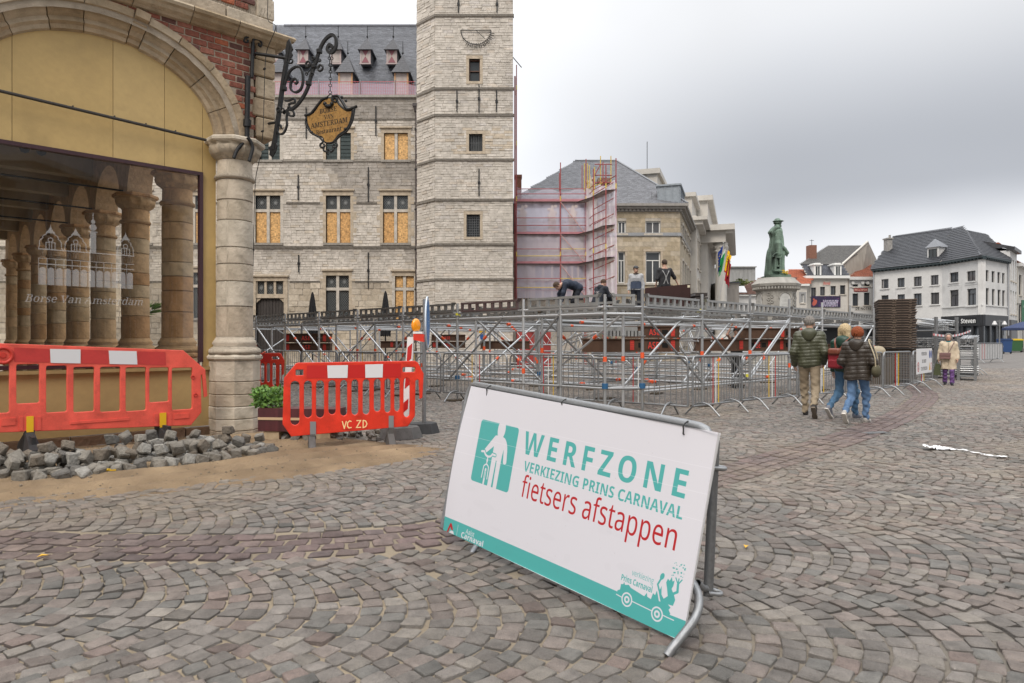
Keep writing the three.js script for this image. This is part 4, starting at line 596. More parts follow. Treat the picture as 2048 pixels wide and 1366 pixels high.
// ---------------------------------------------------------------- gothic bay under repair, red scaffold and netting
{
const D = 38.6,bx = (px) => X(px,D),by = (py) => Y(py,D),o = thing('gothic_bay','pale gothic stone bay with pinnacles standing behind lilac scaffold netting','building',[0,0,-D]);
const w = new B(); w.box(bx(1012),0,-5,bx(1192),by(468),0).box(bx(1175),0,-0.1,bx(1192),by(400),0.5); w.build('wall',dressedPale,o);
for (const [a,c] of [[1045,1062],[1068,1122],[1132,1168]]) { const p = new B(); p.box(bx(a),by(600),0,bx(c),by(528),0.04); p.build('window',glassBlue,o); const f = new B(); for (let k = 0; k <= 3; k++) f.box(mix(bx(a),bx(c),k / 3) - 0.05,by(600),0.03,mix(bx(a),bx(c),k / 3) + 0.05,by(526),0.12); f.box(bx(a) - 0.1,by(528),0,bx(c) + 0.1,by(523),0.15).box(bx(a),by(562),0.03,bx(c),by(558),0.11); f.build('mullion',dressed,o); }
const t = new B(); for (let k = 0; k < 12; k++) { t.geo(new THREE.TorusGeometry(0.16,0.035,5,12,Math.PI),mat4(bx(1040) + k * 0.36,by(475),0.05,0,0,Math.PI)); t.geo(new THREE.TorusGeometry(0.07,0.03,5,10),mat4(bx(1040) + k * 0.36 + 0.18,by(480),0.05)); } t.build('tracery',dressedPale,o);
const pin = (px,y0,y1) => { const b = new B(),x = bx(px); b.box(x - 0.22,by(y0),-0.1,x + 0.22,by(y1 + 30),0.3); for (let k = 0; k < 4; k++) { const q = [[-1,1],[1,1],[1,-1],[-1,-1]],a = q[k],c = q[(k + 1) % 4]; b.tri([x + a[0] * 0.2,by(y1 + 30),0.1 + a[1] * 0.2],[x + c[0] * 0.2,by(y1 + 30),0.1 + c[1] * 0.2],[x,by(y1),0.1]); } for (let k = 0; k < 4; k++) b.geo(new THREE.IcosahedronGeometry(0.12,0),mat4(x + (k % 2 ? 0.18 : -0.18),mix(by(y1 + 28),by(y1 + 4),k / 4),0.15)); b.build('pinnacle',dressed,o); };
pin(1045,468,405); pin(1104,468,405); pin(1145,468,405); pin(1180,470,350);
const r = new B(); r.quad([bx(1032),by(468),-0.3],[bx(1190),by(468),-0.3],[bx(1190),by(395),-3],[bx(1032),by(395),-3]); for (let y = 0; y < 16; y++) r.box(bx(1032),mix(by(468),by(398),y / 16),mix(-0.3,-3,y / 16),bx(1190),mix(by(468),by(398),y / 16) + 0.03,mix(-0.3,-3,y / 16) + 0.03); r.build('roof',mat([0.14,0.15,0.18],{ r: 0.6,t: 'stone',ts: 0.8 }),o);
const ch = new B(); ch.box(bx(1031),by(380),-2.5,bx(1044),by(338),-1.9).box(bx(1030),by(338),-2.55,bx(1045),by(333),-1.85); ch.build('chimney',mat([0.28,0.12,0.08],{ r: 0.9,t: 'stone',ts: 0.4 }),o);
}
{
const D = 36.9,o = thing('facade_scaffold','red and yellow tube scaffold wrapped in lilac netting beside the belfry','scaffold',[0,0,-D]);
const x = (px) => X(px,D),y = (py) => Y(py,D),red = mat([0.40,0.09,0.09],{ r: 0.55,t: 'metal',ts: 0.7 }),yel = mat([0.62,0.45,0.08],{ r: 0.55 }),pk = mat([0.52,0.22,0.25],{ r: 0.6,t: 'plaster',ts: 1 });
const tube = (n,a,c,m = red,r = 0.028) => { const b = new B(); b.tube(a,c,r,0,6); b.build(n,m,o); };
const cols = [[1033,130,0],[1121,325,0],[1172,318,0],[1206,322,1.4],[1232,312,3.0]],lev = [378,388,436,451,498,512,557,575];
const zf = (k) => cols[k][2],xk = (k) => X(cols[k][0],D - cols[k][2]),yk = (py,k) => Y(py,D - zf(k));
for (let k = 0; k < 5; k++) for (const dz of [0,-0.8]) { const sx = k > 2 ? -0.5 : 0,a = [xk(k) + (dz ? sx : 0),0,zf(k) + (k > 2 ? 0 : dz)],t = y(cols[k][1] + (dz ? 14 : 0)) * (D - zf(k)) / D; tube('standard',a,[a[0],t,a[2]],red,0.03); for (let h = 3; h < t; h += 3) { const b = new B(); b.tube([a[0],h,a[2]],[a[0],h + 0.25,a[2]],0.036,0,6); b.build('coupler',yel,o); } }
for (const l of lev) for (let k = 0; k < 4; k++) { const top = y(l); tube('ledger',[xk(k),top,zf(k) + 0.03],[xk(k + 1),top,zf(k + 1) + 0.03],rnd() < 0.15 ? yel : red,0.022); tube('ledger',[xk(k) - (k > 2 ? 0.5 : 0),top - 0.1,zf(k) - (k > 2 ? 0 : 0.8)],[xk(k + 1) - (k > 1 ? 0.5 : 0),top - 0.1,zf(k + 1) - (k > 1 ? 0 : 0.8)],red,0.02); }
for (const l of [400,465,524]) for (let k = 0; k < 4; k++) { const b = new B(),h = 0.12,A = [xk(k),y(l + 3),zf(k) + 0.02],C = [xk(k + 1),y(l + 3),zf(k + 1) + 0.02]; b.quad(A,C,add(C,[0,h,0]),add(A,[0,h,0])).quad(add(A,[0,0,-0.03]),add(A,[0,h,-0.03]),add(C,[0,h,-0.03]),add(C,[0,0,-0.03])); b.build('toe_board',pk,o); const d = new B(); const q = k > 1 ? [-0.6,-0.3] : [0,-0.75]; d.quad(A,C,add(C,[q[0],0,q[1]]),add(A,[q[0],0,q[1]])).quad(add(A,[0,-0.05,0]),add(A,[q[0],-0.05,q[1]]),add(C,[q[0],-0.05,q[1]]),add(C,[0,-0.05,0])); d.build('deck_plank',mat([0.42,0.36,0.33],{ r: 0.8,t: 'wood',ts: 0.8 }),o); }
for (const [a,c] of [[400,465],[465,524],[524,590]]) tube('brace',[xk(1),y(a + 5),0.08],[xk(2) - 0.1,y(c),0.08],mat([0.5,0.3,0.28],{ r: 0.5 }),0.024);
for (let k = 0; k < 7; k++) tube('brace',[xk(3) - 0.5,y(400 + k * 29),zf(3)],[xk(4),y(388 + k * 29),zf(4)],red,0.02);
{ // small tower of tubes round the pinnacle
const b = [1191,1203,1214,1224]; for (const px of b) tube('standard',[x(px),y(380),-0.4],[x(px),y(px === 1203 || px === 1224 ? 308 : 330),-0.4],rnd() < 0.4 ? yel : red); for (const l of [325,347,362]) tube('ledger',[x(1191),y(l),-0.38],[x(1226),y(l),-0.38]); for (const px of [1166,1171,1177,1181]) tube('standard',[x(px),y(380),-0.5],[x(px),y(318 + (px % 3) * 4),-0.5],px % 2 ? yel : red,0.024); tube('brace',[x(1191),y(347),-0.3],[x(1203),y(325),-0.3]); const d = new B(); d.box(x(1198),y(362),-1.1,x(1224),y(352),-0.42); d.build('deck_plank',mat([0.3,0.22,0.15],{ r: 0.8,t: 'wood',ts: 1 }),o); }
for (const px of [1029,1031]) tube('standard',[x(px),y(600),-1.2],[x(px),y(135),-1.2],px % 2 ? red : yel,0.026);
// netting
const net = (name,pts,N,M,amp,op,col) => { const b = new B(),q = (i,j) => { const u = i / N,v = j / M,p = lerp3(lerp3(pts[0],pts[1],u),lerp3(pts[3],pts[2],u),v),k = fb(u * 6 + 3,v * 3 + 5,1,4,201,false) - 0.5; return [p[0] + amp * 0.3 * k,p[1] - (j === M ? 0.3 * Math.sin(u * 7) ** 2 * (0.3 + fb(u * 7,3,1,3,5,false)) : 0),p[2] + amp * k * 2 + amp * 0.4 * Math.sin(u * 40 + v * 3)]; }; const id = []; const nn = norm(cross(sub(pts[1],pts[0]),sub(pts[3],pts[0]))); for (let j = 0; j <= M; j++) for (let i = 0; i <= N; i++) { const e = 0.01,s = (a) => sub(q(Math.min(N,i + a),j),q(Math.max(0,i - a),j)),t = sub(q(i,Math.min(M,j + 1)),q(i,Math.max(0,j - 1))); id.push(b.vert(q(i,j),norm(cross(s(1),t)),undefined)); } for (let j = 0; j < M; j++) for (let i = 0; i < N; i++) { const a = j * (N + 1) + i; b.i.push(id[a],id[a + 1],id[a + N + 2],id[a],id[a + N + 2],id[a + N + 1]); } b.build(name,mat(col,{ r: 0.95,side: true,x: { transparent: true,opacity: op } }),o); };
net('netting',[[xk(0),y(596),-0.1],[xk(2),y(596),-0.1],[xk(2),y(377),-0.1],[xk(0),y(374),-0.1]],60,20,0.05,0.34,[0.90,0.84,1.0]);
net('netting',[[xk(2),y(605),0.15],[xk(4) + 0.02,y(600),3.1],[xk(4) + 0.02,y(386),3.1],[xk(2),y(377),0.15]],50,24,0.14,0.55,[0.92,0.88,1.0]);
}
// ---------------------------------------------------------------- buildings round the square
// a vertical facade from A to B on plan: local x along it, z outwards; at(px, py) gives local x and height where the sight line meets it
function facadeFrame(A,B_) {
const d = norm([B_[0] - A[0],0,B_[1] - A[1]]),ry = Math.atan2(-d[2],d[0]),n = [Math.sin(ry),0,Math.cos(ry)],L = Math.hypot(B_[0] - A[0],B_[1] - A[1]);
const at = (px,py,off = 0) => { const t = [(px - 1024) / F,-(py - 683) / F,-1],o = add([A[0],0,A[1]],mul(n,off)),k = dot(sub(o,[0,CH,0]),n) / dot(t,n),p = add([0,CH,0],mul(t,k)); return [dot(sub(p,o),d),p[1]]; };
return { pos: [A[0],0,A[1]],ry,d,n,L,at,w: (x,y,z) => add(add([A[0],y,A[1]],mul(d,x)),mul(n,z)) };
}
const glassMats = [glassBlue,mat([0.045,0.05,0.055],{ r: 0.08 }),mat([0.09,0.09,0.095],{ r: 0.1 })];
function win(p,x0,y0,x1,y1,o = {}) {              // framed window set in a reveal; sits at the wall face z = o.z
const z = o.z ?? 0,w = sub2(p,'window'),f = o.f ?? 0.07,fm = o.frame ?? whiteFrame,rv = o.rv ?? 0.14;
const b = new B(); b.box(x0,y0,z - rv - 0.06,x0 + f,y1,z - rv + 0.02).box(x1 - f,y0,z - rv - 0.06,x1,y1,z - rv + 0.02).box(x0 + f,y0,z - rv - 0.06,x1 - f,y0 + f,z - rv + 0.02).box(x0 + f,y1 - f,z - rv - 0.06,x1 - f,y1,z - rv + 0.02);
const ft = f * 0.8,yt = o.trans ? mix(y0,y1,o.trans) : y1 - f; if (o.trans) b.box(x0 + f,yt - ft / 2,z - rv - 0.05,x1 - f,yt + ft / 2,z - rv + 0.015);
for (let k = 1; k <= (o.mull ?? 1); k++) { const m = mix(x0,x1,k / ((o.mull ?? 1) + 1)); b.box(m - ft / 2,y0 + f,z - rv - 0.05,m + ft / 2,o.trans ? yt - ft / 2 : y1 - f,z - rv + 0.012); }
b.build('frame',fm,w);
const g = new B(); g.box(x0 + f * 0.5,y0 + f * 0.5,z - rv - 0.12,x1 - f * 0.5,y1 - f * 0.5,z - rv - 0.03); g.build('pane',o.pane ?? pick(glassMats),w);
if (o.curtain) { const c = new B(); c.box(x0 + f,y0 + f,z - rv - 0.028,x0 + f + (x1 - x0) * o.curtain,y1 - f,z - rv - 0.022); c.build('blind',mat([0.45,0.43,0.42],{ r: 0.4 }),w); }
if (o.sill !== false) { const s = new B(); s.box(x0 - 0.12,y0 - 0.12,z - 0.1,x1 + 0.12,y0 - 0.002,z + 0.1); s.build('sill',o.sillMat ?? dressedPale,w); }
if (o.sur) { const s = new B(),q = o.sur; s.box(x0 - q,y0,z - 0.02,x0,y1,z + 0.04).box(x1,y0,z - 0.02,x1 + q,y1,z + 0.04).box(x0 - q,y1,z - 0.02,x1 + q,y1 + q,z + 0.05); s.build('surround',o.surMat ?? dressedPale,w); }
return [x0,y0,x1,y1];
}
const plasterWhite = mat([0.74,0.735,0.72],{ t: 'plaster',ts: 4,r: 0.85 }),plasterCream = mat([0.64,0.61,0.56],{ t: 'plaster',ts: 3,r: 0.9 });
const ashlarTone = () => mul(pick([[0.50,0.42,0.295],[0.54,0.46,0.335],[0.46,0.385,0.27],[0.55,0.48,0.37]]),rr(0.85,1.1));
{ // town hall end wall and side
const A = [X(1195,42),-42],C = [X(1360,42),-42],fr = facadeFrame(A,C),o = thing('town_hall','sandstone town hall with hipped slate roof and long columned side front','building',fr.pos,fr.ry);
const eY = Y(424,42),q = (px,py) => fr.at(px,py),wn = [[1236,1252,442,467,{}],[1291,1321,442,467,{}],[1236,1250,503,566,{ trans: 0.72 }],[1291,1321,503,566,{ trans: 0.72 }]];
const holes = wn.map(([a,c,t,b,op]) => { const l = q(a,b),h = q(c,t); return win(o,l[0],l[1],h[0],h[1],{ ...op,sur: t > 480 ? 0.14 : 0,surMat: dressed }); });
part(o,'wall',wallWithHoles(0,fr.L,0,eY,holes,0.5),mortar);
const st = new B(),cl = holes.map((h) => [h[0] - 0.02,h[1] - 0.12,h[2] + 0.02,h[3] + 0.05]),sy = q(1300,469)[1];
courses(st,FR(),0,fr.L,0,eY,0.29,0.45,0.95,[...cl,[-1,sy - 0.1,99,sy + 0.1]],ashlarTone,0.012,0.008,0.003); stuff(st.build('ashlar',mat([1,1,1],{ vc: true,t: 'stone',ts: 1.2,r: 0.9,b: 'b_rough',bs: 0.5,bh: 0.01 }),o));
const s = new B(); s.box(0,sy - 0.09,-0.05,fr.L + 0.06,sy + 0.09,0.09); s.build('string_course',mat([0.34,0.36,0.38],{ r: 0.6,t: 'stone',ts: 1 }),o);
const co = new B(),gm = mat([0.36,0.345,0.32],{ t: 'stone',ts: 1,r: 0.9 }); co.box(0,eY,-0.1,fr.L + 0.06,eY + 0.16,0.1).box(0,eY + 0.163,-0.1,fr.L + 0.3,eY + 0.30,0.3).box(0,eY + 0.303,-0.1,fr.L + 0.42,eY + 0.46,0.44); for (let x = 0; x < fr.L; x += 0.24) co.box(x,eY + 0.04,0.1,x + 0.13,eY + 0.16,0.2); co.build('cornice',gm,o);
// hipped roof, slates on the front slope and hip
const y0 = eY + 0.46,rd = 6.2,ry_ = Y(322,48.2),L0 = -(X(1195,42) - X(1010,42)),rl = X(1150,48.2) - A[0],rgt = X(1233,48.2) - A[0],E0 = [L0,y0,0.3],E1 = [fr.L + 0.4,y0,0.3],R0 = [rl,ry_,-rd],R1 = [rgt,ry_,-rd],E2 = [fr.L + 0.4,y0,-14];
const rb = new B(); rb.quad(E0,E1,R1,R0).tri(E1,E2,R1).tri([L0,y0,-14],E0,R0).quad(E2,[L0,y0,-14],R0,R1); rb.build('roof_deck',mat([0.07,0.075,0.085],{ r: 0.8 }),o);
const sl = new B(),v = norm(sub([0,ry_,-rd],[0,y0,0.3])),H = Math.hypot(ry_ - y0,rd + 0.3); slates(sl,{ o: [0,y0,0.3],u: [1,0,0],v,n: cross([1,0,0],v) },(x,y) => x > mix(L0,rl,y / H) && x < mix(fr.L + 0.4,rgt,y / H),L0,fr.L + 0.4,0,H,0.17,0.27,() => mul([0.165,0.17,0.185],rr(0.8,1.2)),0.02); stuff(sl.build('slate',slateMat,o));
const hp = new B(); hp.tube(add(R1,[0,0.03,0]),add(E1,[0,0.03,0]),0.07,0,6).tube(add(R0,[0,0.03,0]),add(R1,[0,0.03,0]),0.07,0,6); for (const x of [0.9,3.4,4.7]) hp.tube([x,y0 + 0.5,-0.3],[x,y0 + 0.85,-0.3],0.02,0,4); hp.build('ridge',mat([0.2,0.21,0.23],{ r: 0.6 }),o);
// side front, running back to the right
const sg = sub2(o,'side_front'); sg.position.set(fr.L,0,0); sg.rotation.y = 1.248 - fr.ry;
const w2 = new B(); w2.box(0.02,0,-4,9,eY,0); w2.build('side_wall',mat([0.48,0.41,0.30],{ t: 'stone',ts: 2,r: 0.9 }),sg);
const c2 = new B(); c2.box(0.1,eY,-0.1,9,eY + 0.16,0.1).box(0.1,eY + 0.163,-0.1,9,eY + 0.30,0.3).box(0.1,eY + 0.303,-0.1,9,eY + 0.46,0.44).box(0.1,sy - 0.09,-0.05,9,sy + 0.09,0.09); c2.build('side_cornice',gm,sg);
const sw = (x0,y0_,x1,y1,z = 0.02) => { const f = new B(); f.box(x0 - 0.1,y0_ - 0.1,z - 0.1,x0,y1 + 0.1,z + 0.07).box(x1,y0_ - 0.1,z - 0.1,x1 + 0.1,y1 + 0.1,z + 0.07).box(x0,y1,z - 0.1,x1,y1 + 0.14,z + 0.09).box(x0,y0_ - 0.12,z - 0.1,x1,y0_,z + 0.09); f.build('window_surround',dressedPale,sg); const p = new B(); p.box(x0,y0_,z - 0.1,x1,y1,z + 0.02); p.build('window_pane',glassBlue,sg); };
for (let k = 0; k < 4; k++) { sw(0.9 + k * 2.1,7.75,1.9 + k * 2.1,8.75); sw(0.9 + k * 2.1,4.2,1.9 + k * 2.1,6.5); sw(0.9 + k * 2.1,1.2,1.9 + k * 2.1,3.2); }
const bl = new B(); bl.box(9,0,-5,14.5,10.7,0.45).box(8.7,10.0,-5,14.5,10.3,0.9).box(8.5,10.3,-5,14.5,10.55,1.25).box(9.4,10.7,-5,14.5,12.2,0.1).box(9.2,12.2,-5.2,14.6,12.5,0.4).box(4.6,eY,-5.6,9.2,13.0,-1.9).box(4.4,12.95,-5.8,9.3,13.3,-1.7); bl.build('middle_block',plasterCream,sg);
for (let k = 0; k < 2; k++) { sw(10 + k * 2.3,7,11.2 + k * 2.3,9,0.47); sw(10 + k * 2.3,3.6,11.2 + k * 2.3,6.0,0.47); }
const zk = new B(); zk.box(-0.2,y0,-1.35,3.2,y0 + 1.15,0.0).box(-0.3,y0 + 1.15,-1.45,3.3,y0 + 1.25,0.1); for (let k = 0; k <= 5; k++) zk.box(-0.15 + k * 0.62,y0,-0.02,-0.09 + k * 0.62,y0 + 1.15,0.05); for (let k = 0; k <= 3; k++) zk.box(-0.24,y0,-1.33 + k * 0.42,-0.2,y0 + 1.15,-1.28 + k * 0.42); zk.build('zinc_dormer',mat([0.33,0.37,0.41],{ r: 0.5,m: 0.3,t: 'metal',ts: 1 }),sg);
const pt = new B(); pt.box(14.5,0,-5,31,10.6,1.0).box(14.2,9.4,-1,31,10.3,2.4).box(13.7,10.3,-1,31,10.75,3.1).box(14.8,10.75,-5,30,12.9,1.0).box(14.5,12.9,-5.2,30.4,13.3,1.4).box(14.3,0,1,31,1.6,2.9); for (let k = 0; k < 26; k++) pt.box(14.0 + k * 0.6,10.05,2.4,14.3 + k * 0.6,10.3,3.0); pt.build('portico',plasterCream,sg);
for (let k = 0; k < 5; k++) { const c = new B(),x = 15 + k * 3.4; c.geo(new THREE.LatheGeometry([[0.62,1.6],[0.62,1.75],[0.5,1.9],[0.46,2.0],[0.45,4],[0.40,8.3],[0.38,8.35],[0.42,8.45],[0.40,8.6],[0.5,8.8],[0.44,8.9],[0.58,9.15],[0.5,9.2],[0.62,9.38],[0.1,9.4]].map((p) => new THREE.Vector2(...p)),20),mat4(x,0,2.0)); for (let r = 0; r < 8; r++) for (const [y,e] of [[8.75,0.46],[9.05,0.54]]) c.geo(new THREE.IcosahedronGeometry(0.1,0),mat4(x + e * Math.cos(r * 0.785),y,2.0 + e * Math.sin(r * 0.785))); c.build('column',plasterCream,sg); }
const an = new B(); an.tube([12.5,15,-3.6],[12.5,17.5,-3.6],0.025,0,4); an.build('mast',iron,sg);
const pv = new B(),T = [12.5,15.1,-3.6]; for (let k = 0; k < 4; k++) { const a = k * Math.PI / 2 + 0.4,c = a + Math.PI / 2; pv.tri([12.5 + 1.6 * Math.cos(c),13.7,-3.6 + 1.6 * Math.sin(c)],[12.5 + 1.6 * Math.cos(a),13.7,-3.6 + 1.6 * Math.sin(a)],T); pv.quad([12.5 + 2.6 * Math.cos(c),11,-3.6 + 2.6 * Math.sin(c)],[12.5 + 2.6 * Math.cos(a),11,-3.6 + 2.6 * Math.sin(a)],[12.5 + 1.5 * Math.cos(a),13.65,-3.6 + 1.5 * Math.sin(a)],[12.5 + 1.5 * Math.cos(c),13.65,-3.6 + 1.5 * Math.sin(c)]); } pv.build('roof_lantern',mat([0.2,0.21,0.24],{ r: 0.6,t: 'stone',ts: 0.7 }),sg);
}
// flags before the portico
function flag(px,py,tilt,cv,label) {
const D = 46,o = thing('flag',label,'flag',[X(px,D),0,-D],0,'flags on poles before the town hall'),top = Y(py,D),x1 = X(px,D),dx = tilt,b = new B();
b.tube([dx,2.2,0],[0,top,0],0.014,0,6); b.geo(new THREE.SphereGeometry(0.05,6,5),mat4(0,top + 0.05,0)); b.build('pole',mat([0.4,0.4,0.4],{ r: 0.5 }),o);
const t = new THREE.CanvasTexture(cv); t.colorSpace = THREE.SRGBColorSpace; const m = mat([1,1,1],{ r: 0.9,side: true }); m.map = t;
const g = new THREE.PlaneGeometry(1,1,16,20),p = g.attributes.position,W = 0.34,H = 1.5; for (let k = 0; k < p.count; k++) { const u = p.getX(k) + 0.5,v = 0.5 - p.getY(k); p.setXYZ(k,(cv.side ?? 1) * (0.05 + u * W * (0.72 + 0.28 * Math.sin(v * 3 + px))) + dx * v * 0.3,top - 0.15 - v * H - u * 0.5,0.09 * Math.sin(u * 11 + v * 2 + px)); } g.computeVertexNormals(); part(o,'cloth',g,m); return o;
}
{
const mk = (f,side = 1) => { const c = document.createElement('canvas'); c.width = 128; c.height = 256; f(c.getContext('2d')); c.side = side; return c; };
const lion = (g,x,y,s) => { g.fillStyle = '#111'; g.beginPath(); g.ellipse(x,y,12 * s,26 * s,0.2,0,7); g.fill(); g.beginPath(); g.arc(x - 8 * s,y - 30 * s,11 * s,0,7); g.fill(); g.lineWidth = 6 * s; g.strokeStyle = '#111'; for (const [a,b,c,d] of [[-6,-14,-30,-22],[-6,0,-30,4],[4,22,-18,44],[8,20,20,44],[10,-6,34,-34]]) { g.beginPath(); g.moveTo(x + a * s,y + b * s); g.quadraticCurveTo(x + c * s,y + b * s,x + c * s,y + d * s); g.stroke(); } };
flag(1447,487,-0.75,mk((g) => { g.fillStyle = '#173a8c'; g.fillRect(0,0,128,256); g.fillStyle = '#ffd21f'; for (let k = 0; k < 12; k++) { g.beginPath(); g.arc(64 + 34 * Math.cos(k / 12 * 6.283),128 + 70 * Math.sin(k / 12 * 6.283),7,0,7); g.fill(); } },-1),'blue flag with a ring of yellow stars on its pole');
flag(1452,494,-0.85,mk((g) => { g.fillStyle = '#1f9c57'; g.fillRect(0,0,128,256); g.fillStyle = '#cfe0d2'; g.fillRect(0,0,128,40); lion(g,66,150,1); },-1),'green flag with a white top and dark emblem');
flag(1455,494,-0.9,mk((g) => { g.fillStyle = '#e9bd10'; g.fillRect(0,0,128,256); lion(g,66,120,1.5); g.fillStyle = '#b3322a'; g.fillRect(0,236,128,20); }),'yellow flag with a black rampant lion');
flag(1456,512,-1.0,mk((g) => { g.fillStyle = '#9c1f2b'; g.fillRect(0,0,128,256); g.fillStyle = '#6a1520'; g.fillRect(70,0,20,256); }),'dark red flag hanging beside the yellow one');
}
// plain boxes of buildings with their own features ------------------------------------------------
const tileTone = (c) => () => mul(c,rr(0.78,1.2));
function roofPlane(p,name,E0,E1,R1,R0,tone,m,ch = 0.32,tw = 0.3) {   // a slope with tiles; E: eave, R: ridge
const u = norm(sub(E1,E0)),vv = sub(R0,E0); { const q = norm(cross(u,vv)); R1 = sub(R1,mul(q,dot(sub(R1,E0),q))); } { const b = new B(); b.quad(E0,E1,R1,R0); b.build('roof_deck',mortar,p); } const v = norm(sub(vv,mul(u,dot(vv,u)))),n = cross(u,v),H = dot(sub(R0,E0),v),L = len(sub(E1,E0)),a0 = dot(sub(R0,E0),u),a1 = dot(sub(R1,E0),u),s = new B();
slates(s,{ o: E0,u,v,n },(x,y) => x > mix(0,a0,y / H) - 0.05 && x < mix(L,a1,y / H) + 0.05,Math.min(0,a0),Math.max(L,a1),0,H,ch,tw,tone,0.045); return stuff(s.build(name,m,p));
}
const tileMat = mat([1,1,1],{ vc: true,r: 0.5,t: 'stone',ts: 1 }),tileMatt = mat([1,1,1],{ vc: true,r: 0.85,t: 'stone',ts: 1 });
const anthracite = mat([0.022,0.024,0.028],{ r: 0.45 });
const darkFrame = mat([0.03,0.03,0.032],{ r: 0.4 });
function canvasPlane(p,name,w,h,x,y,z,draw,o = {}) {
const c = document.createElement('canvas'); c.width = o.cw ?? 512; c.height = Math.round((o.cw ?? 512) * h / w); draw(c.getContext('2d'),c.width,c.height); const t = new THREE.CanvasTexture(c); t.colorSpace = THREE.SRGBColorSpace;
const m = mat([1,1,1],{ r: o.r ?? 0.6 }); m.map = t; const g = new THREE.PlaneGeometry(w,h); g.translate(x,y,z); return part(p,name,g,m);
}
{ // corner building with the dark shop front
const g = 0.55,Cn = [44.3,-64.3],Lf = [43.88,-69.6],Le = [40.5,-76.5],Rt = [49.5,-68.2];
const f1 = facadeFrame(Lf,Cn),f0 = facadeFrame(Le,Lf),f2 = facadeFrame(Cn,Rt),o = thing('corner_house','large white corner house with dark tiled roof above an anthracite shop front','building',[0,0,0]);
const S = [f0,f1,f2].map((f,i) => { const s = sub2(o,['left_front','middle_front','right_front'][i]); s.position.set(...f.pos); s.rotation.y = f.ry; return s; });
const eave = 9.15,band0 = 3.95;
const wf = (i,f,list) => { const holes = list.map(([a,c,t,b,op]) => { const p = f.at(a,b),q = f.at(c,t); return win(S[i],p[0],p[1],q[0],q[1],{ frame: darkFrame,f: 0.075,sillMat: plasterWhite,...op }); }); const y0 = i ? band0 : 3.2; part(S[i],'wall',wallWithHoles(0,f.L,y0,eave,holes,0.35),plasterWhite); };
const zx = (x) => 1700 + x / 3.793,zy = (y) => 420 + y / 3.793,Wn = (a,c,t,b,op = {}) => [zx(a),zx(c),zy(t),zy(b),op];
wf(0,f0,[Wn(237,292,522,596,{ trans: 0.99,curtain: 0.1 }),Wn(359,414,513,588),Wn(483,543,502,580),Wn(612,671,491,570),Wn(237,292,645,735),Wn(359,416,638,730),Wn(483,543,631,725),Wn(612,676,624,716)]);
wf(1,f1,[Wn(756,822,468,552),Wn(886,952,458,543),Wn(757,823,603,733,{ trans: 0.7 }),Wn(888,956,593,728,{ trans: 0.7 })]);
wf(2,f2,[[1030,1053,458,540],[1075,1099,466,548],[1119,1141,473,553],[1154,1175,480,557],[1031,1055,594,727],[1077,1100,601,733],[1120,1144,606,736],[1155,1177,611,738]].map(([a,c,t,b]) => Wn(a,c,t,b,{ mull: 0,sill: false })));
for (const [i,f] of [[0,f0],[1,f1],[2,f2]]) {
const c = new B(),x0 = i === 1 ? -0.02 : 0,x1 = f.L + (i === 1 ? 0.25 : 0); c.box(x0,eave,-0.2,x1,eave + 0.14,0.12).box(x0,eave + 0.143,-0.2,x1,eave + 0.32,0.36); for (let x = 0.1; x < f.L; x += 0.45) c.box(x,eave,0.12,x + 0.16,eave + 0.14,0.3); c.build('gutter_cornice',mat([0.03,0.045,0.05],{ r: 0.5 }),S[i]);
if (i) { const s = new B(); s.box(0,4.78,-0.05,f.L + 0.05,4.9,0.07).box(0,band0 - 0.02,-0.05,f.L + 0.05,band0 + 0.06,0.1); for (const [a,t] of (i === 1 ? [[786,562],[918,556]] : [])) { const q = f.at(zx(a),zy(t)); s.box(q[0] - 0.8,q[1] - 0.14,-0.02,q[0] + 0.8,q[1] + 0.14,0.03); } s.build('moulding',plasterWhite,S[i]); }
const sh = new B(); if (i) { sh.box(-0.02,2.9,-0.3,f.L + 0.03,band0 - 0.02,0.12); for (let x = 0; x < f.L; x += f.L / 4) sh.box(x,g,-0.3,x + 0.3,2.9,0.08); sh.box(-0.02,g - 0.1,-0.3,f.L,g + 0.5,0.05); } else sh.box(0,g - 0.1,-0.3,f.L,3.2,0.05); sh.build('shop_front',anthracite,S[i]);
if (i) for (let k = 0; k < 4; k++) { const q = new B(); q.box(k * f.L / 4 + 0.3,g + 0.5,-0.2,(k + 1) * f.L / 4,2.9,-0.12); q.build('shop_pane',glassBlue,S[i]); }
}
// letters of the shop's name, standing off the fascia
const q0 = f1.at(zx(852),zy(858)),q1 = f1.at(zx(962),zy(822)); canvasPlane(S[1],'shop_sign',q1[0] - q0[0] + 0.2,q1[1] - q0[1] + 0.25,(q0[0] + q1[0]) / 2,(q0[1] + q1[1]) / 2,0.135,(c,w,h) => { c.fillStyle = '#17191c'; c.fillRect(0,0,w,h); c.fillStyle = '#f2f2f0'; c.font = 'bold ' + h * 0.92 + 'px sans-serif'; const m = c.measureText('Steven').width; c.save(); c.translate(w * 0.03,h * 0.85); c.scale(w * 0.94 / m,1); c.fillText('Steven',0,0); c.restore(); });
const r0 = f1.at(zx(750),zy(860)),r1 = f1.at(zx(836),zy(842)); canvasPlane(S[1],'shop_sign',r1[0] - r0[0],(r1[1] - r0[1]) * 1.1,(r0[0] + r1[0]) / 2,(r0[1] + r1[1]) / 2,0.134,(c,w,h) => { c.fillStyle = '#17191c'; c.fillRect(0,0,w,h); c.fillStyle = '#dcdcda'; c.font = 'bold ' + h * 0.9 + 'px sans-serif'; const m = c.measureText('KEURSLAGER').width; c.save(); c.translate(0,h * 0.9); c.scale(w / m,1); c.fillText('KEURSLAGER',0,0); c.restore(); });
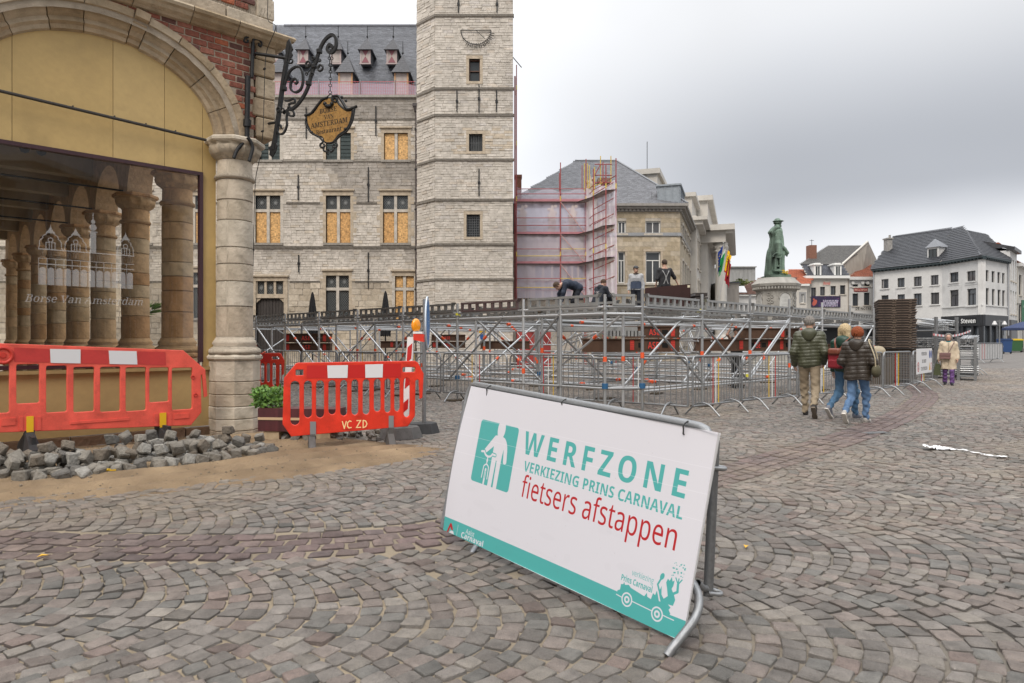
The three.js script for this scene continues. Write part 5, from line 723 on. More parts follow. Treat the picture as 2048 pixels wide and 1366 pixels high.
// roofs
const rs = sub2(o,'roof'),ov = 0.4,y0 = eave + 0.32,wv = (f,x,y,z) => f.w(x,y,z),tt = tileTone([0.036,0.039,0.047]);
const a0 = wv(f0,-0.1,y0,ov),a1 = wv(f0,f0.L + 0.1,y0,ov),m1 = wv(f1,f1.L + 0.3,y0,ov),c2 = wv(f2,f2.L + 0.1,y0,ov);
const Rl = [a0[0] + 5.4,0,a0[2] - 2.0],R0 = P(1786,474,80),R1 = P(1905,466,74),R2 = P(1933,462,72); { const q = norm(cross(sub(a1,a0),sub(R0,a0))),k = dot(sub(R1,a0),q); for (let i = 0; i < 3; i++) R1[i] -= q[i] * k; }
roofPlane(rs,'tile',a0,a1,R1,R0,tt,tileMat,0.33,0.3); roofPlane(rs,'tile',a1,m1,R2,R1,tt,tileMat,0.33,0.3); roofPlane(rs,'tile',m1,c2,add(R2,[4,0,-3]),R2,tt,tileMat,0.33,0.3);
const bk = new B(); bk.quad(R0,R2,add(R2,[8,-5,-8]),add(R0,[8,-5,-8])); bk.tube(R0,R1,0.12,0,6).tube(R1,R2,0.12,0,6).tube(R2,m1,0.11,0,6).tube(R2,add(R2,[4,0,-3]),0.11,0,6); bk.build('ridge_tile',mat([0.06,0.063,0.072],{ r: 0.5 }),rs);
{ const p = P(1866,523,71),d = sub2(o,'dormer'),b = new B(),M = mat4(p[0],p[1],p[2],f0.ry,0,0,0.8); b.box(-0.75,-0.1,-2.5,0.75,1.85,0,0,M); b.build('dormer_wall',plasterWhite,d); const w = new B(); w.box(-0.5,0.15,-0.1,0.5,1.6,0.04,0,M); w.build('pane',darkGlass,d); const fm = new B(); for (const x of [-0.53,-0.03,0.47]) fm.box(x,0.1,0,x + 0.06,1.62,0.08,0,M); fm.box(-0.5,1.56,0,0.5,1.62,0.079,0,M); fm.build('frame',darkFrame,d); const r = new B(),q = (x,y,z) => V3(x,y,z).applyMatrix4(M).toArray(); r.tri(q(-0.95,1.85,0.2),q(0.95,1.85,0.2),q(0,3.0,-0.4)).tri(q(0.95,1.85,0.2),q(0.95,1.85,-2.2),q(0,3.0,-0.4)).tri(q(-0.95,1.85,-2.2),q(-0.95,1.85,0.2),q(0,3.0,-0.4)); r.build('dormer_roof',mat([0.2,0.21,0.23],{ r: 0.5 }),d); }
for (const [px,py,w] of [[1776,479,0.28],[1834,471,0.3]]) { const p = P(px,py,78),b = new B(); b.box(p[0] - w,p[1] - 1.4,p[2] - 0.4,p[0] + w,p[1],p[2] + 0.4).box(p[0] - w - 0.08,p[1],p[2] - 0.5,p[0] + w + 0.08,p[1] + 0.14,p[2] + 0.5); if (px < 1800) b.tube([p[0] + 0.2,p[1] + 0.1,p[2]],[p[0] + 0.2,p[1] + 0.5,p[2]],0.12,0,6); b.build('chimney',mat([0.36,0.35,0.33],{ t: 'stone',ts: 1,r: 0.9 }),o); }
for (const [f,e] of [[f2,f2.L - 0.06],[f0,0.1]]) new B().tube(wv(f,e,2,0.1),wv(f,e,eave,0.1),0.07,0,6).build('rain_pipe',mat([0.3,0.31,0.33],{ r: 0.5 }),o);
}
{ // houses beyond it, down the street
const mk = (A,C,h,name,label,m,rows,o2 = {}) => { const f = facadeFrame(A,C),o = thing(name,label,'building',f.pos,f.ry); const holes = []; for (const [y0,y1,n] of rows) for (let k = 0; k < n; k++) { const w = f.L / n; holes.push(win(o,(k + 0.25) * w,y0,(k + 0.75) * w,y1,{ frame: darkFrame,mull: 0 })); } part(o,'wall',wallWithHoles(0,f.L,0.3,h,holes,4),m); const c = new B(); c.box(-0.1,h,-0.3,f.L + 0.1,h + 0.35,0.4); c.build('cornice',o2.c ?? plasterWhite,o); if (o2.roof) { const r = new B(); r.quad([0,h + 0.35,0.3],[f.L,h + 0.35,0.3],[f.L,h + o2.roof,-4],[0,h + o2.roof,-4]).quad([f.L,h + 0.35,-8],[0,h + 0.35,-8],[0,h + o2.roof,-4],[f.L,h + o2.roof,-4]).tri([0,h + 0.3,0.3],[0,h + o2.roof,-4],[0,h + 0.3,-8]).tri([f.L,h + 0.3,0.3],[f.L,h + o2.roof,-4],[f.L,h + 0.3,-8]); r.build('roof',o2.rm,o); } return [o,f]; };
const dk = mat([0.06,0.062,0.07],{ r: 0.6,t: 'stone',ts: 1 });
const [h1] = mk([50.2,-68.8],[53.4,-72.2],10.6,'street_house','tall narrow white house with dark windows next to the corner house',plasterWhite,[[7.6,9.8,3],[4.2,6.6,3]],{ roof: 1.7,rm: dk,c: darkFrame }); 
h1.updateMatrixWorld(true); const ch = new B(),cq = h1.worldToLocal(V3(...P(1990,507,82))); for (const e of [0,1]) ch.box(cq.x - 0.9 + e * 0.95,cq.y - 1.6,cq.z - 0.5,cq.x + e * 0.95,cq.y + 1.2,cq.z + 0.5); ch.build('chimney',mat([0.27,0.085,0.05],{ r: 0.85 }),h1); const sf = new B(); sf.box(-0.05,0.3,-0.2,4.2,3.6,0.12).box(0.3,0.8,0.1,3.8,2.6,0.13); sf.build('shop_front',mat([0.1,0.1,0.11],{ r: 0.5 }),h1);
const [h2] = mk([53.8,-72.6],[65,-84],9.4,'street_house','cream house with brown tiled roof at the edge of the view',plasterCream,[[6.4,8.6,5],[3.4,5.4,5]],{ roof: 3.4,rm: mat([0.2,0.09,0.055],{ r: 0.8,t: 'stone',ts: 1 }) });
const gs = thing('hanging_shop_sign','round green shop sign standing out from the cream house','sign',[54.6,4.6,-72.2],-0.3); { const b = new B(); b.box(-0.6,-1.2,-0.08,0.6,1.2,0.08); b.build('sign_panel',mat([0.05,0.14,0.09],{ r: 0.5 }),gs); const c = new B(); c.geo(new THREE.CylinderGeometry(0.42,0.42,0.2,18).rotateX(Math.PI / 2),mat4(0,0.5,0.02)); c.build('emblem',mat([0.6,0.68,0.6],{ r: 0.5 }),gs); const s = new B(); s.tube([-0.6,0.8,0],[-1.6,0.8,-0.4],0.04,0,5); s.build('arm',iron,gs); }
}
{ // white house with a mansard roof, and its neighbours
const D = 78,x = (px) => X(px,D),y = (py) => Y(py,D),o = thing('mansard_house','cream house with dark slate mansard and two white dormers above a purple banner','building',[0,0,-D]);
const a = x(1612),c = x(1696),eY = y(557),zx = (v) => 1420 + v / 5.253,zy = (v) => 400 + v / 5.253;
const ws = [[1060,1112,920,1010],[1155,1207,912,1004],[1265,1320,904,998],[1365,1420,896,990]].map(([l,r,t,b]) => win(o,x(zx(l)),y(zy(b)),x(zx(r)),y(zy(t)),{ frame: darkFrame,sur: 0.12,surMat: plasterCream }));
part(o,'wall',wallWithHoles(a,c,0.4,eY,ws,0.5),plasterCream); const bd = new B(); bd.box(a,0.4,-9,c,eY,-0.5); bd.build('body',plasterCream,o);
const gt = new B(); gt.box(a - 0.2,eY,-0.4,c + 0.05,eY + 0.3,0.4); gt.build('gutter',whiteFrame,o);
const b0 = eY + 0.3,b1 = Y(529,D + 1.5),zb = -1.5,rY = Y(484,D + 5.5),E = [a,c]; const sm = mat([1,1,1],{ vc: true,r: 0.6,t: 'stone',ts: 1 });
roofPlane(o,'slate',[a,b0,0.2],[c,b0,0.2],[c,b1,zb],[a,b1,zb],tileTone([0.06,0.065,0.08]),sm,0.25,0.3);
const rL = x(1660) + 0.3,rR = x(1735) + 0.2; roofPlane(o,'slate',[a - 0.1,b1,zb + 0.1],[c,b1,zb + 0.1],[X(1734,D + 5.5),rY,-5.5],[X(1655,D + 5.5),rY - 0.5,-5.5],tileTone([0.13,0.127,0.12]),sm,0.22,0.16); new B().tube([c,b1,zb + 0.1],[X(1735,D + 5.5),rY + 0.05,-5.5],0.13,0,6).build('verge_board',plasterCream,o);
{ const q = X(1757,D + 9),a0 = [c,b0,0.2],pts = [[c,0.4,0.2],[q,0.4,-9],[q,Y(527,D + 9),-9],[X(1736,D + 5.5),rY + 0.12,-5.5],[c,b1,zb],a0],gb = new B(); for (let k = 1; k + 1 < pts.length; k++) gb.tri(pts[0],pts[k],pts[k + 1]); gb.build('gable_wall',mat([0.42,0.38,0.33],{ t: 'streak',ts: 3,r: 0.95 }),o); }
for (const px of [1125,1337]) { const d = sub2(o,'dormer'),cx = x(zx(px)),y0 = y(zy(800)),b = new B(); b.box(cx - 0.42,y0,-2,cx + 0.42,y0 + 1.25,0.15).box(cx - 0.55,y0 + 1.25,-2,cx + 0.55,y0 + 1.36,0.28).box(cx - 0.3,y0 + 1.36,-2,cx + 0.3,y0 + 1.5,0.2); b.build('dormer_wall',whiteFrame,d); const g = new B(); g.box(cx - 0.22,y0 + 0.12,0.1,cx + 0.22,y0 + 1.1,0.17); g.build('pane',darkGlass,d); const f = new B(); f.box(cx - 0.02,y0 + 0.12,0.15,cx + 0.02,y0 + 1.1,0.2); f.build('frame',whiteFrame,d); }
{ const b = new B(),p = x(zx(1190)); b.box(p - 0.42,y(530),-3.6,p + 0.42,Y(491,D + 3),-2.6); b.build('chimney',mat([0.25,0.12,0.08],{ r: 0.9,t: 'stone',ts: 0.6 }),o); const t = new B(); t.tube([p,Y(491,D + 3),-3],[p,Y(479,D + 3),-3],0.03,0,5).tube([p - 0.25,Y(481,D + 3),-3],[p + 0.25,Y(481,D + 3),-3],0.025,0,5); t.build('aerial',iron,o); const e = new B(); e.box(c - 0.2,y(560),-9,c + 0.9,y(502),-8); e.build('chimney',mat([0.4,0.36,0.31],{ r: 0.95,t: 'stone',ts: 1 }),o); }
canvasPlane(o,'shop_sign',x(zx(1262)) - x(zx(1184)),0.5,x(zx(1223)),y(zy(874)),0.05,(g,w,h) => { g.fillStyle = '#b7afa4'; g.fillRect(0,0,w,h); g.fillStyle = '#c01818'; g.font = 'italic bold ' + h * 0.95 + 'px serif'; const m = g.measureText('Raoul').width; g.save(); g.translate(w * 0.03,h * 0.84); g.scale(w * 0.94 / m,1); g.fillText('Raoul',0,0); g.restore(); },{ cw: 256 });
const bn = thing('concert_banner','purple banner with outlined lettering hung across the cream mansard house','banner',[0,0,-D + 0.12]); { const l = x(zx(1058)),r = x(zx(1366)),t = y(zy(1010)),b = y(zy(1125)); canvasPlane(bn,'banner_sheet',r - l,t - b,(l + r) / 2,(t + b) / 2,0,(g,w,h) => { g.fillStyle = '#2b2140'; g.fillRect(0,0,w,h); for (let k = 0; k < 60; k++) { g.fillStyle = pick(['#5a3f86','#3c2b5e','#7a3f6a']); g.beginPath(); g.arc(rr(0,w),rr(0,h),rr(2,10),0,7); g.fill(); } g.fillStyle = '#b5594b'; g.beginPath(); g.ellipse(w * 0.12,h * 0.6,w * 0.07,h * 0.3,0.5,0,7); g.fill(); g.beginPath(); g.arc(w * 0.09,h * 0.3,h * 0.09,0,7); g.fill(); g.strokeStyle = '#e8e2f4'; g.lineWidth = h * 0.035; g.font = 'bold ' + h * 0.75 + 'px sans-serif'; const m = g.measureText('JOHNNY').width; g.save(); g.translate(w * 0.4,h * 0.92); g.scale(w * 0.52 / m,1); g.strokeText('JOHNNY',0,0); g.restore(); }); }
// shop canopies and dark fronts at street level
const aw = new B(); aw.box(a,3.4,0,c,3.5,1.8).box(a,2.9,1.75,c,3.4,1.8).box(a,0.5,-0.3,c,3.35,0.03); aw.build('shop_front',anthracite,o);
}
{
const D = 79,x = (px) => X(px,D),y = (py) => Y(py,D),zx = (v) => 1420 + v / 5.253,zy = (v) => 400 + v / 5.253;
const o = thing('narrow_house','narrow white house with red tiled roof and a red name board','building',[0,0,-D]),a = x(1696),c = x(1752),eY = y(560);
const ws = [[1500,1557,885,915,{}],[1620,1676,875,905,{}],[1498,1557,982,1112,{ trans: 0.99 }],[1618,1677,974,1104,{}]].map(([l,r,t,b,op]) => win(o,x(zx(l)),y(zy(b)),x(zx(r)),y(zy(t)),{ frame: darkFrame,...op }));
part(o,'wall',wallWithHoles(a,c,0.4,eY,ws,0.5),plasterWhite); const bd = new B(); bd.box(a,0.4,-9,c,eY,-0.5); bd.build('body',plasterWhite,o);
const g = new B(); g.box(a,eY,-0.2,c,eY + 0.35,0.35).box(a,y(575),-0.1,c,y(575) + 0.1,0.08); for (const k of [0.15,0.5,0.68,0.94]) g.geo(new THREE.CylinderGeometry(0.18,0.18,0.2,12).rotateX(Math.PI / 2),mat4(mix(a,c,k),eY - 0.35,0.1)); g.build('cornice',plasterWhite,o);
roofPlane(o,'tile',[a,eY + 0.35,0.3],[c,eY + 0.35,0.3],[X(1763,D + 5),Y(529,D + 5),-5],[X(1724,D + 5),Y(531,D + 5),-5],tileTone([0.29,0.095,0.05]),tileMatt,0.33,0.26);
const sk = new B(),p = P(1724,557,80.5); sk.box(-0.55,0,-0.4,0.55,0.1,0.4,0,mat4(p[0],p[1] + 0.15,p[2] + D,0,0.8)); sk.build('roof_light',mat([0.5,0.52,0.54],{ r: 0.2 }),o);
canvasPlane(o,'name_board',x(zx(1655)) - x(zx(1508)),0.36,(x(zx(1508)) + x(zx(1655))) / 2,y(zy(945)),0.07,(g,w,h) => { g.fillStyle = '#8c1c1e'; g.fillRect(0,0,w,h); g.fillStyle = '#e8d9c4'; g.font = 'bold ' + h * 0.55 + 'px sans-serif'; const m = g.measureText('STELLA ARTOIS').width; g.save(); g.translate(w * 0.05,h * 0.7); g.scale(w * 0.9 / m,1); g.fillText('STELLA ARTOIS',0,0); g.restore(); },{ cw: 256 });
canvasPlane(o,'name_letters',x(zx(1700)) - x(zx(1520)),0.5,(x(zx(1520)) + x(zx(1700))) / 2,y(zy(1140)),0.03,(g,w,h) => { g.fillStyle = '#bdbab4'; g.fillRect(0,0,w,h); g.fillStyle = '#16181a'; g.font = 'bold ' + h * 0.8 + 'px sans-serif'; const m = g.measureText('DE NOTRE').width; g.save(); g.translate(w * 0.04,h * 0.82); g.scale(w * 0.92 / m,1); g.fillText('DE NOTRE',0,0); g.restore(); },{ cw: 256 });
const sf = new B(); sf.box(a,0.5,-0.3,c,3.3,0.05); sf.build('shop_front',anthracite,o);
const o2 = thing('red_tile_house','small cream house with bright red tiles partly hidden behind the statue','building',[0,0,-76]),X2 = (px) => X(px,76),Y2 = (py) => Y(py,76);
const w2 = win(o2,X2(zx(955)),Y2(zy(1080)),X2(zx(990)),Y2(zy(985)),{ sur: 0.2,surMat: mat([0.3,0.3,0.3],{ r: 0.8 }) }); part(o2,'wall',wallWithHoles(X2(1560),X2(1614),0.4,Y2(572),[w2],0.5),plasterCream); const b2 = new B(); b2.box(X2(1560),Y2(572),-0.2,X2(1617),Y2(568),0.3); b2.build('gutter',whiteFrame,o2);
roofPlane(o2,'tile',[X2(1560),Y2(568),0.3],[X2(1618),Y2(568),0.3],[X(1630,81),Y(538,81),-5],[X(1578,81),Y(540,81),-5],tileTone([0.40,0.11,0.05]),tileMatt,0.33,0.26);
const c2 = new B(); c2.box(X2(1583),Y2(552),-6,X2(1592),Y2(537),-5); c2.build('chimney',mat([0.3,0.29,0.28],{ r: 0.9,t: 'stone',ts: 1 }),o2);
const o3 = thing('brown_tile_house','low white house with brown tiled roof and small roof light left of the statue','building',[0,0,-62]),X3 = (px) => X(px,62),Y3 = (py) => Y(py,62); const w3 = new B(); w3.box(X3(1440),0.3,-6,X3(1580),Y3(592),0); w3.build('wall',plasterWhite,o3); const g3 = new B(); g3.box(X3(1440),Y3(592),-0.2,X3(1580),Y3(589),0.25); g3.build('gutter',whiteFrame,o3);
roofPlane(o3,'tile',[X3(1455),Y3(589),0.3],[X3(1580),Y3(589),0.3],[X(1590,68),Y(550,68),-6],[X(1520,68),Y(556,68),-6],tileTone([0.15,0.075,0.055]),tileMatt,0.33,0.26);
const s3 = new B(),q3 = P(1481,580,62.6); s3.box(-0.45,0,-0.5,0.45,0.1,0.5,0,mat4(q3[0],q3[1],q3[2] + 62,0,0.7)); s3.build('roof_light',mat([0.55,0.56,0.58],{ r: 0.2 }),o3);
const o4 = thing('concrete_block','grey windowless concrete block far behind the flags','building',[0,0,-105]),b4 = new B(); for (let k = 0; k < 9; k++) b4.box(mix(X(1440,105),X(1511,105),k / 9),0.5,-8,mix(X(1440,105),X(1511,105),(k + 0.97) / 9),Y(535,105),0); b4.box(X(1438,105),Y(535,105),-8,X(1512,105),Y(533,105),0.3); b4.box(X(1511,105),0.5,-6,X(1515,105),Y(541,105),-2); b4.build('wall_panels',mat([0.36,0.36,0.35],{ t: 'streak',ts: 4,r: 0.9 }),o4);
const o5 = thing('beige_shed','beige rendered annex with a dark downpipe before the concrete block','building',[0,0,-60]),b5 = new B(); b5.box(X(1440,60),0.3,-4,X(1478,60),Y(565,60),0); b5.build('wall',mat([0.36,0.33,0.30],{ t: 'streak',ts: 3,r: 0.95 }),o5); const d5 = new B(); d5.box(X(1442,60),0.3,0,X(1445.5,60),Y(566,60),0.15).box(X(1438,60),Y(565,60),-4,X(1480,60),Y(564,60),0.2); d5.build('rain_pipe',mat([0.08,0.1,0.14],{ r: 0.5 }),o5);
}
// ---------------------------------------------------------------- trees: trunk, limbs and a crown of leaf-sized faces
function tree(x,z,h,r,cols,label,n = 2600) {
const o = thing('tree',label,'tree',[x,gy(z),z]),t = new B(); t.tube([0,0,0],[0.1,h * 0.6,0],0.22,0,8,0.12); const clumps = [];
for (let k = 0; k < 14; k++) { const a = rr(0,6.28),e = rr(-0.3,1),q = [Math.cos(a) * r * rr(0.3,0.8),h * 0.62 + r * e * 0.75,Math.sin(a) * r * rr(0.3,0.8)]; clumps.push(q); t.tube([0.05,h * 0.5,0],q,0.06,0,5,0.02); } t.build('trunk',mat([0.10,0.075,0.055],{ r: 0.95 }),o);
const l = new B(); for (let k = 0; k < n; k++) { const c = pick(clumps),u = norm([rr(-1,1),rr(-1,1),rr(-1,1)]),d = r * 0.42 * Math.pow(rnd(),0.4),p = add(c,mul(u,d)),s = rr(0.10,0.19),a = norm([rr(-1,1),rr(-1,1),rr(-1,1)]),q = norm(cross(a,[0.3,1,0.2])),w = cross(q,a),col = mul(pick(cols),rr(0.7,1.3)); l.quad(add(p,mul(q,-s)),add(p,mul(w,-s * 0.6)),add(p,mul(q,s)),add(p,mul(w,s * 0.6)),col); }
l.build('crown',mat([1,1,1],{ vc: true,r: 0.8,phys: true,x: { transmission: 0.25,thickness: 0,side: THREE.DoubleSide } }),o); return o;
}
tree(X(1502,70),-70,Y(541,70) - 0.3,1.9,[[0.10,0.13,0.03],[0.13,0.15,0.03],[0.08,0.11,0.03]],'green leafy tree behind the low brown tiled house');
tree(X(1524,71),-71,Y(541,71) - 0.3,1.7,[[0.42,0.29,0.03],[0.38,0.24,0.03],[0.30,0.24,0.04]],'yellow autumn tree just left of the statue');
tree(X(1532,78),-78,Y(524,78) - 0.5,1.2,[[0.36,0.27,0.04],[0.2,0.2,0.05]],'thin yellowing treetop peeping past the statue',700);
{ // houses behind the viewer that the large window mirrors
for (const [x0,h,c,l] of [[6,10.5,[0.42,0.34,0.25],'tan house across the square mirrored in the large window'],[24,12,[0.5,0.46,0.4],'pale house across the square mirrored in the large window']]) { const o = thing('opposite_house',l,'building',[x0 + 17,0,15],Math.PI),hs = []; for (let r = 0; r < 3; r++) for (let k = 0; k < 6; k++) hs.push(win(o,0.7 + k * 2.8,1.2 + r * 3.3,2.1 + k * 2.8,3.4 + r * 3.3)); part(o,'wall',wallWithHoles(0,17,0,h,hs,6),mat(c,{ t: 'plaster',ts: 3 })); new B().box(-0.2,h,-6,17.2,h + 0.4,0.4).build('cornice',plasterCream,o); }
}
// ---------------------------------------------------------------- surfaces from distance fields: figures
function nets(f,mn,mx,h) {                           // surface nets over a grid; f < 0 inside
const n = [0,1,2].map((a) => Math.ceil((mx[a] - mn[a]) / h) + 1),[nx,ny,nz] = n,val = new Float32Array(nx * ny * nz);
for (let k = 0,q = 0; k < nz; k++) for (let j = 0; j < ny; j++) for (let i = 0; i < nx; i++,q++) val[q] = f(mn[0] + i * h,mn[1] + j * h,mn[2] + k * h);
const id = new Int32Array(nx * ny * nz).fill(-1),p = [],idx = [],sx = 1,sy = nx,sz = nx * ny,off = []; for (let c = 0; c < 8; c++) off.push((c & 1) * sx + (c >> 1 & 1) * sy + (c >> 2 & 1) * sz);
const E = [[0,1],[2,3],[4,5],[6,7],[0,2],[1,3],[4,6],[5,7],[0,4],[1,5],[2,6],[3,7]];
for (let k = 0; k < nz - 1; k++) for (let j = 0; j < ny - 1; j++) for (let i = 0; i < nx - 1; i++) {
const q = i + j * sy + k * sz; let m = 0; for (let c = 0; c < 8; c++) if (val[q + off[c]] < 0) m |= 1 << c; if (m === 0 || m === 255) continue;
let x = 0,y = 0,z = 0,t = 0; for (const [a,b] of E) { const va = val[q + off[a]],vb = val[q + off[b]]; if ((va < 0) === (vb < 0)) continue; const r = va / (va - vb); x += mix(a & 1,b & 1,r); y += mix(a >> 1 & 1,b >> 1 & 1,r); z += mix(a >> 2 & 1,b >> 2 & 1,r); t++; }
id[q] = p.length / 3; p.push(mn[0] + (i + x / t) * h,mn[1] + (j + y / t) * h,mn[2] + (k + z / t) * h);
}
for (let k = 1; k < nz - 1; k++) for (let j = 1; j < ny - 1; j++) for (let i = 1; i < nx - 1; i++) {
const q = i + j * sy + k * sz,v = val[q] < 0; for (const [s,a,b] of [[sx,sy,sz],[sy,sz,sx],[sz,sx,sy]]) { const w = val[q + s] < 0; if (v === w) continue; const A = id[q - a - b],B2 = id[q - b],C = id[q],D = id[q - a]; if (A < 0 || B2 < 0 || C < 0 || D < 0) continue; if (v) idx.push(A,B2,C,A,C,D); else idx.push(A,C,B2,A,D,C); }
}
const nn = new Float32Array(p.length),e = h * 0.6; for (let q = 0; q < p.length; q += 3) { const x = p[q],y = p[q + 1],z = p[q + 2],v = norm([f(x + e,y,z) - f(x - e,y,z),f(x,y + e,z) - f(x,y - e,z),f(x,y,z + e) - f(x,y,z - e)]); nn[q] = v[0]; nn[q + 1] = v[1]; nn[q + 2] = v[2]; }
const g = new THREE.BufferGeometry(); g.setAttribute('position',new THREE.Float32BufferAttribute(p,3)); g.setAttribute('normal',new THREE.BufferAttribute(nn,3)); g.setIndex(idx); return metreUV(g);
}
const capsule = (a,b,ra,rb) => { const d = sub(b,a),L = dot(d,d) || 1e-9; return (x,y,z) => { const px = x - a[0],py = y - a[1],pz = z - a[2],t = Math.min(1,Math.max(0,(px * d[0] + py * d[1] + pz * d[2]) / L)),ex = px - d[0] * t,ey = py - d[1] * t,ez = pz - d[2] * t; return Math.sqrt(ex * ex + ey * ey + ez * ez) - (ra + (rb - ra) * t); }; };
const ellipsoid = (c,r,yaw = 0,pitch = 0) => { const cy = Math.cos(yaw),sy = Math.sin(yaw),cp = Math.cos(pitch),sp = Math.sin(pitch),m = Math.min(...r); return (x,y,z) => { let a = x - c[0],b = y - c[1],d = z - c[2],a2 = a * cy - d * sy,d2 = a * sy + d * cy; const b2 = b * cp + d2 * sp,d3 = -b * sp + d2 * cp; return (Math.sqrt((a2 / r[0]) ** 2 + (b2 / r[1]) ** 2 + (d3 / r[2]) ** 2) - 1) * m; }; };
const smin = (a,b,k) => { const h = Math.max(k - Math.abs(a - b),0) / k; return Math.min(a,b) - h * h * k * 0.25; };
const union = (list,k) => (x,y,z) => { let d = 1e9; for (const f of list) d = smin(d,f(x,y,z),k); return d; };
// ---------------------------------------------------------------- the statue on its pedestal
{
const D = 34,px0 = 1552,g = gy(-D),o = thing('bronze_statue','green bronze statue of a robed man in a flat hat on a stone pedestal','statue',[X(px0,D),0,-D]);
const s = F / D,yy = (py) => Y(py,D),r = (w) => w / 2 / s,st = mat([0.40,0.385,0.35],{ t: 'streak',ts: 2,r: 0.92,b: 'b_rough',bs: 0.5,bh: 0.01 });
const oc = (name,prof,m) => { const q = new THREE.LatheGeometry(prof.map((p) => new THREE.Vector2(p[0],p[1])),8).toNonIndexed(); q.rotateY(Math.PI / 8 + 0.12); q.computeVertexNormals(); return part(o,name,metreUV(q),m); };
oc('pedestal_foot',[[1.7,g - 0.1],[1.7,g + 0.3],[1.45,g + 0.32],[1.45,g + 0.6],[1.2,g + 0.75],[1.2,yy(620)]],st);
oc('pedestal_body',[[0.98,yy(622)],[0.94,yy(615)],[0.94,yy(585)],[0.98,yy(583)]],st);
oc('pedestal_cornice',[[0.95,yy(583)],[1.02,yy(580)],[1.05,yy(576)],[1.14,yy(574)],[1.18,yy(569)],[1.12,yy(567)],[0.93,yy(560)],[0.88,yy(557)],[0.8,yy(557)],[0,yy(557)]],st);
const tr = new B(); for (let k = 0; k < 48; k++) { const t = k / 48 * 2 * Math.PI; tr.box(-0.03,yy(580),-0.03,0.03,yy(575.5),0.05,0,mat4(Math.sin(t) * 1.07,0,Math.cos(t) * 1.07,t)); } tr.build('dentils',st,o);
for (let k = 0; k < 8; k++) { const t = k * Math.PI / 4 + 0.12 ,M = mat4(Math.sin(t) * 0.94 * Math.cos(Math.PI / 8),0,Math.cos(t) * 0.94 * Math.cos(Math.PI / 8),t); if (k % 2 === 0) { const h = new THREE.Shape(); h.moveTo(-0.28,yy(622)); h.lineTo(-0.28,yy(599)); h.bezierCurveTo(-0.28,yy(592),-0.12,yy(588),0,yy(587)); h.bezierCurveTo(0.12,yy(588),0.28,yy(592),0.28,yy(599)); h.lineTo(0.28,yy(622)); const e = metreUV(new THREE.ExtrudeGeometry(h,{ depth: 0.02,bevelEnabled: false })); put(o,'inscription_plate',e,mat([0.66,0.66,0.63],{ r: 0.4,t: 'plaster',ts: 0.6 }),M); const l = new B(); for (let q = 0; q < 9; q++) l.box(-0.2 + rr(0,0.04),yy(595 + q * 2.7),0.02,0.2 - rr(0,0.05),yy(595 + q * 2.7) + 0.018,0.023,0,M); l.build('inscription',mat([0.33,0.33,0.32],{ r: 0.6 }),o); const f = new B(); f.geo(new THREE.TorusGeometry(0.30,0.035,6,16,Math.PI),new THREE.Matrix4().multiplyMatrices(M,mat4(0,yy(599),0.02))); f.build('niche_arch',st,o); } else { const f = new B(); for (let q = 0; q < 6; q++) f.geo(new THREE.TorusGeometry(0.07,0.028,5,10),new THREE.Matrix4().multiplyMatrices(M,mat4((q % 2 - 0.5) * 0.16,yy(590 + q * 5),0.01))); f.build('carved_tracery',st,o); } }
// figure: faces right; local scale 1 px = D / F metres
const q = (x,y,z = 0) => [(x - px0) / s,yy(y),z],ext = [];
const zx = (v) => 1420 + v / 5.253,zy = (v) => 400 + v / 5.253,p = (x,y,z = 0) => q(zx(x),zy(y),z);
const m = mat([1,1,1],{ r: 0.6,m: 0.15,t: 'streak',ts: 1.1,b: 'b_rough',bs: 0.25,bh: 0.02,vc: true });
const C = (a,b,ra,rb) => capsule(a,b,ra / s / 5.253,rb / s / 5.253);
const robe = union([C(p(660,780),p(672,620),66,62),C(p(672,620),p(690,380),62,52),C(p(640,780,-0.05),p(655,560,0),55,50),C(p(745,770,0),p(735,560,0),42,44),C(p(735,560),p(715,400),44,48),C(p(688,345),p(710,320),62,40),C(p(650,345,0.15),p(720,345,0.18),26,24)],0.12);
const body = (x,y,z) => { let d = robe(x,y,z); const a = Math.atan2(z,x + 0.02),v = (yy(430) - y); d += 0.035 * Math.sin(a * 9 + y * 1.2) * ss(0,0.8,v); return d; };
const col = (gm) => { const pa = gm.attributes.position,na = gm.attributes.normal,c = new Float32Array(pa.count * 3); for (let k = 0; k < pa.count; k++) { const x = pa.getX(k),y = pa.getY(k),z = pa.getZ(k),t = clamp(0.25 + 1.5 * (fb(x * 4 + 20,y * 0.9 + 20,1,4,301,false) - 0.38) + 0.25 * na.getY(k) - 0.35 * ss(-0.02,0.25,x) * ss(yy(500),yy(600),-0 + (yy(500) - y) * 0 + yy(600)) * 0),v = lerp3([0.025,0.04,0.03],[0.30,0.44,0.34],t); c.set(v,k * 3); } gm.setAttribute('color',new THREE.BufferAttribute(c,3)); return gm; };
const lo = [-1.1,yy(560),-0.9],hi = [1.1,yy(430),0.9];
part(o,'robe',col(nets(body,lo,hi,0.03)),m);
const arm = union([C(p(700,340,0.22),p(690,470,0.32),34,30),C(p(690,470,0.32),p(700,575,0.28),34,40),C(p(700,470,0.3),p(770,520,0.2),26,16),C(p(770,520,0.2),p(798,560,0.18),15,18),C(p(770,545,0.1),p(795,590,0.15),12,10),C(p(640,600,0.3),p(690,590,0.3),14,14)],0.06); part(o,'arm',col(nets(arm,[-0.8,yy(530),-0.3],[0.8,yy(455),0.9],0.025)),m);
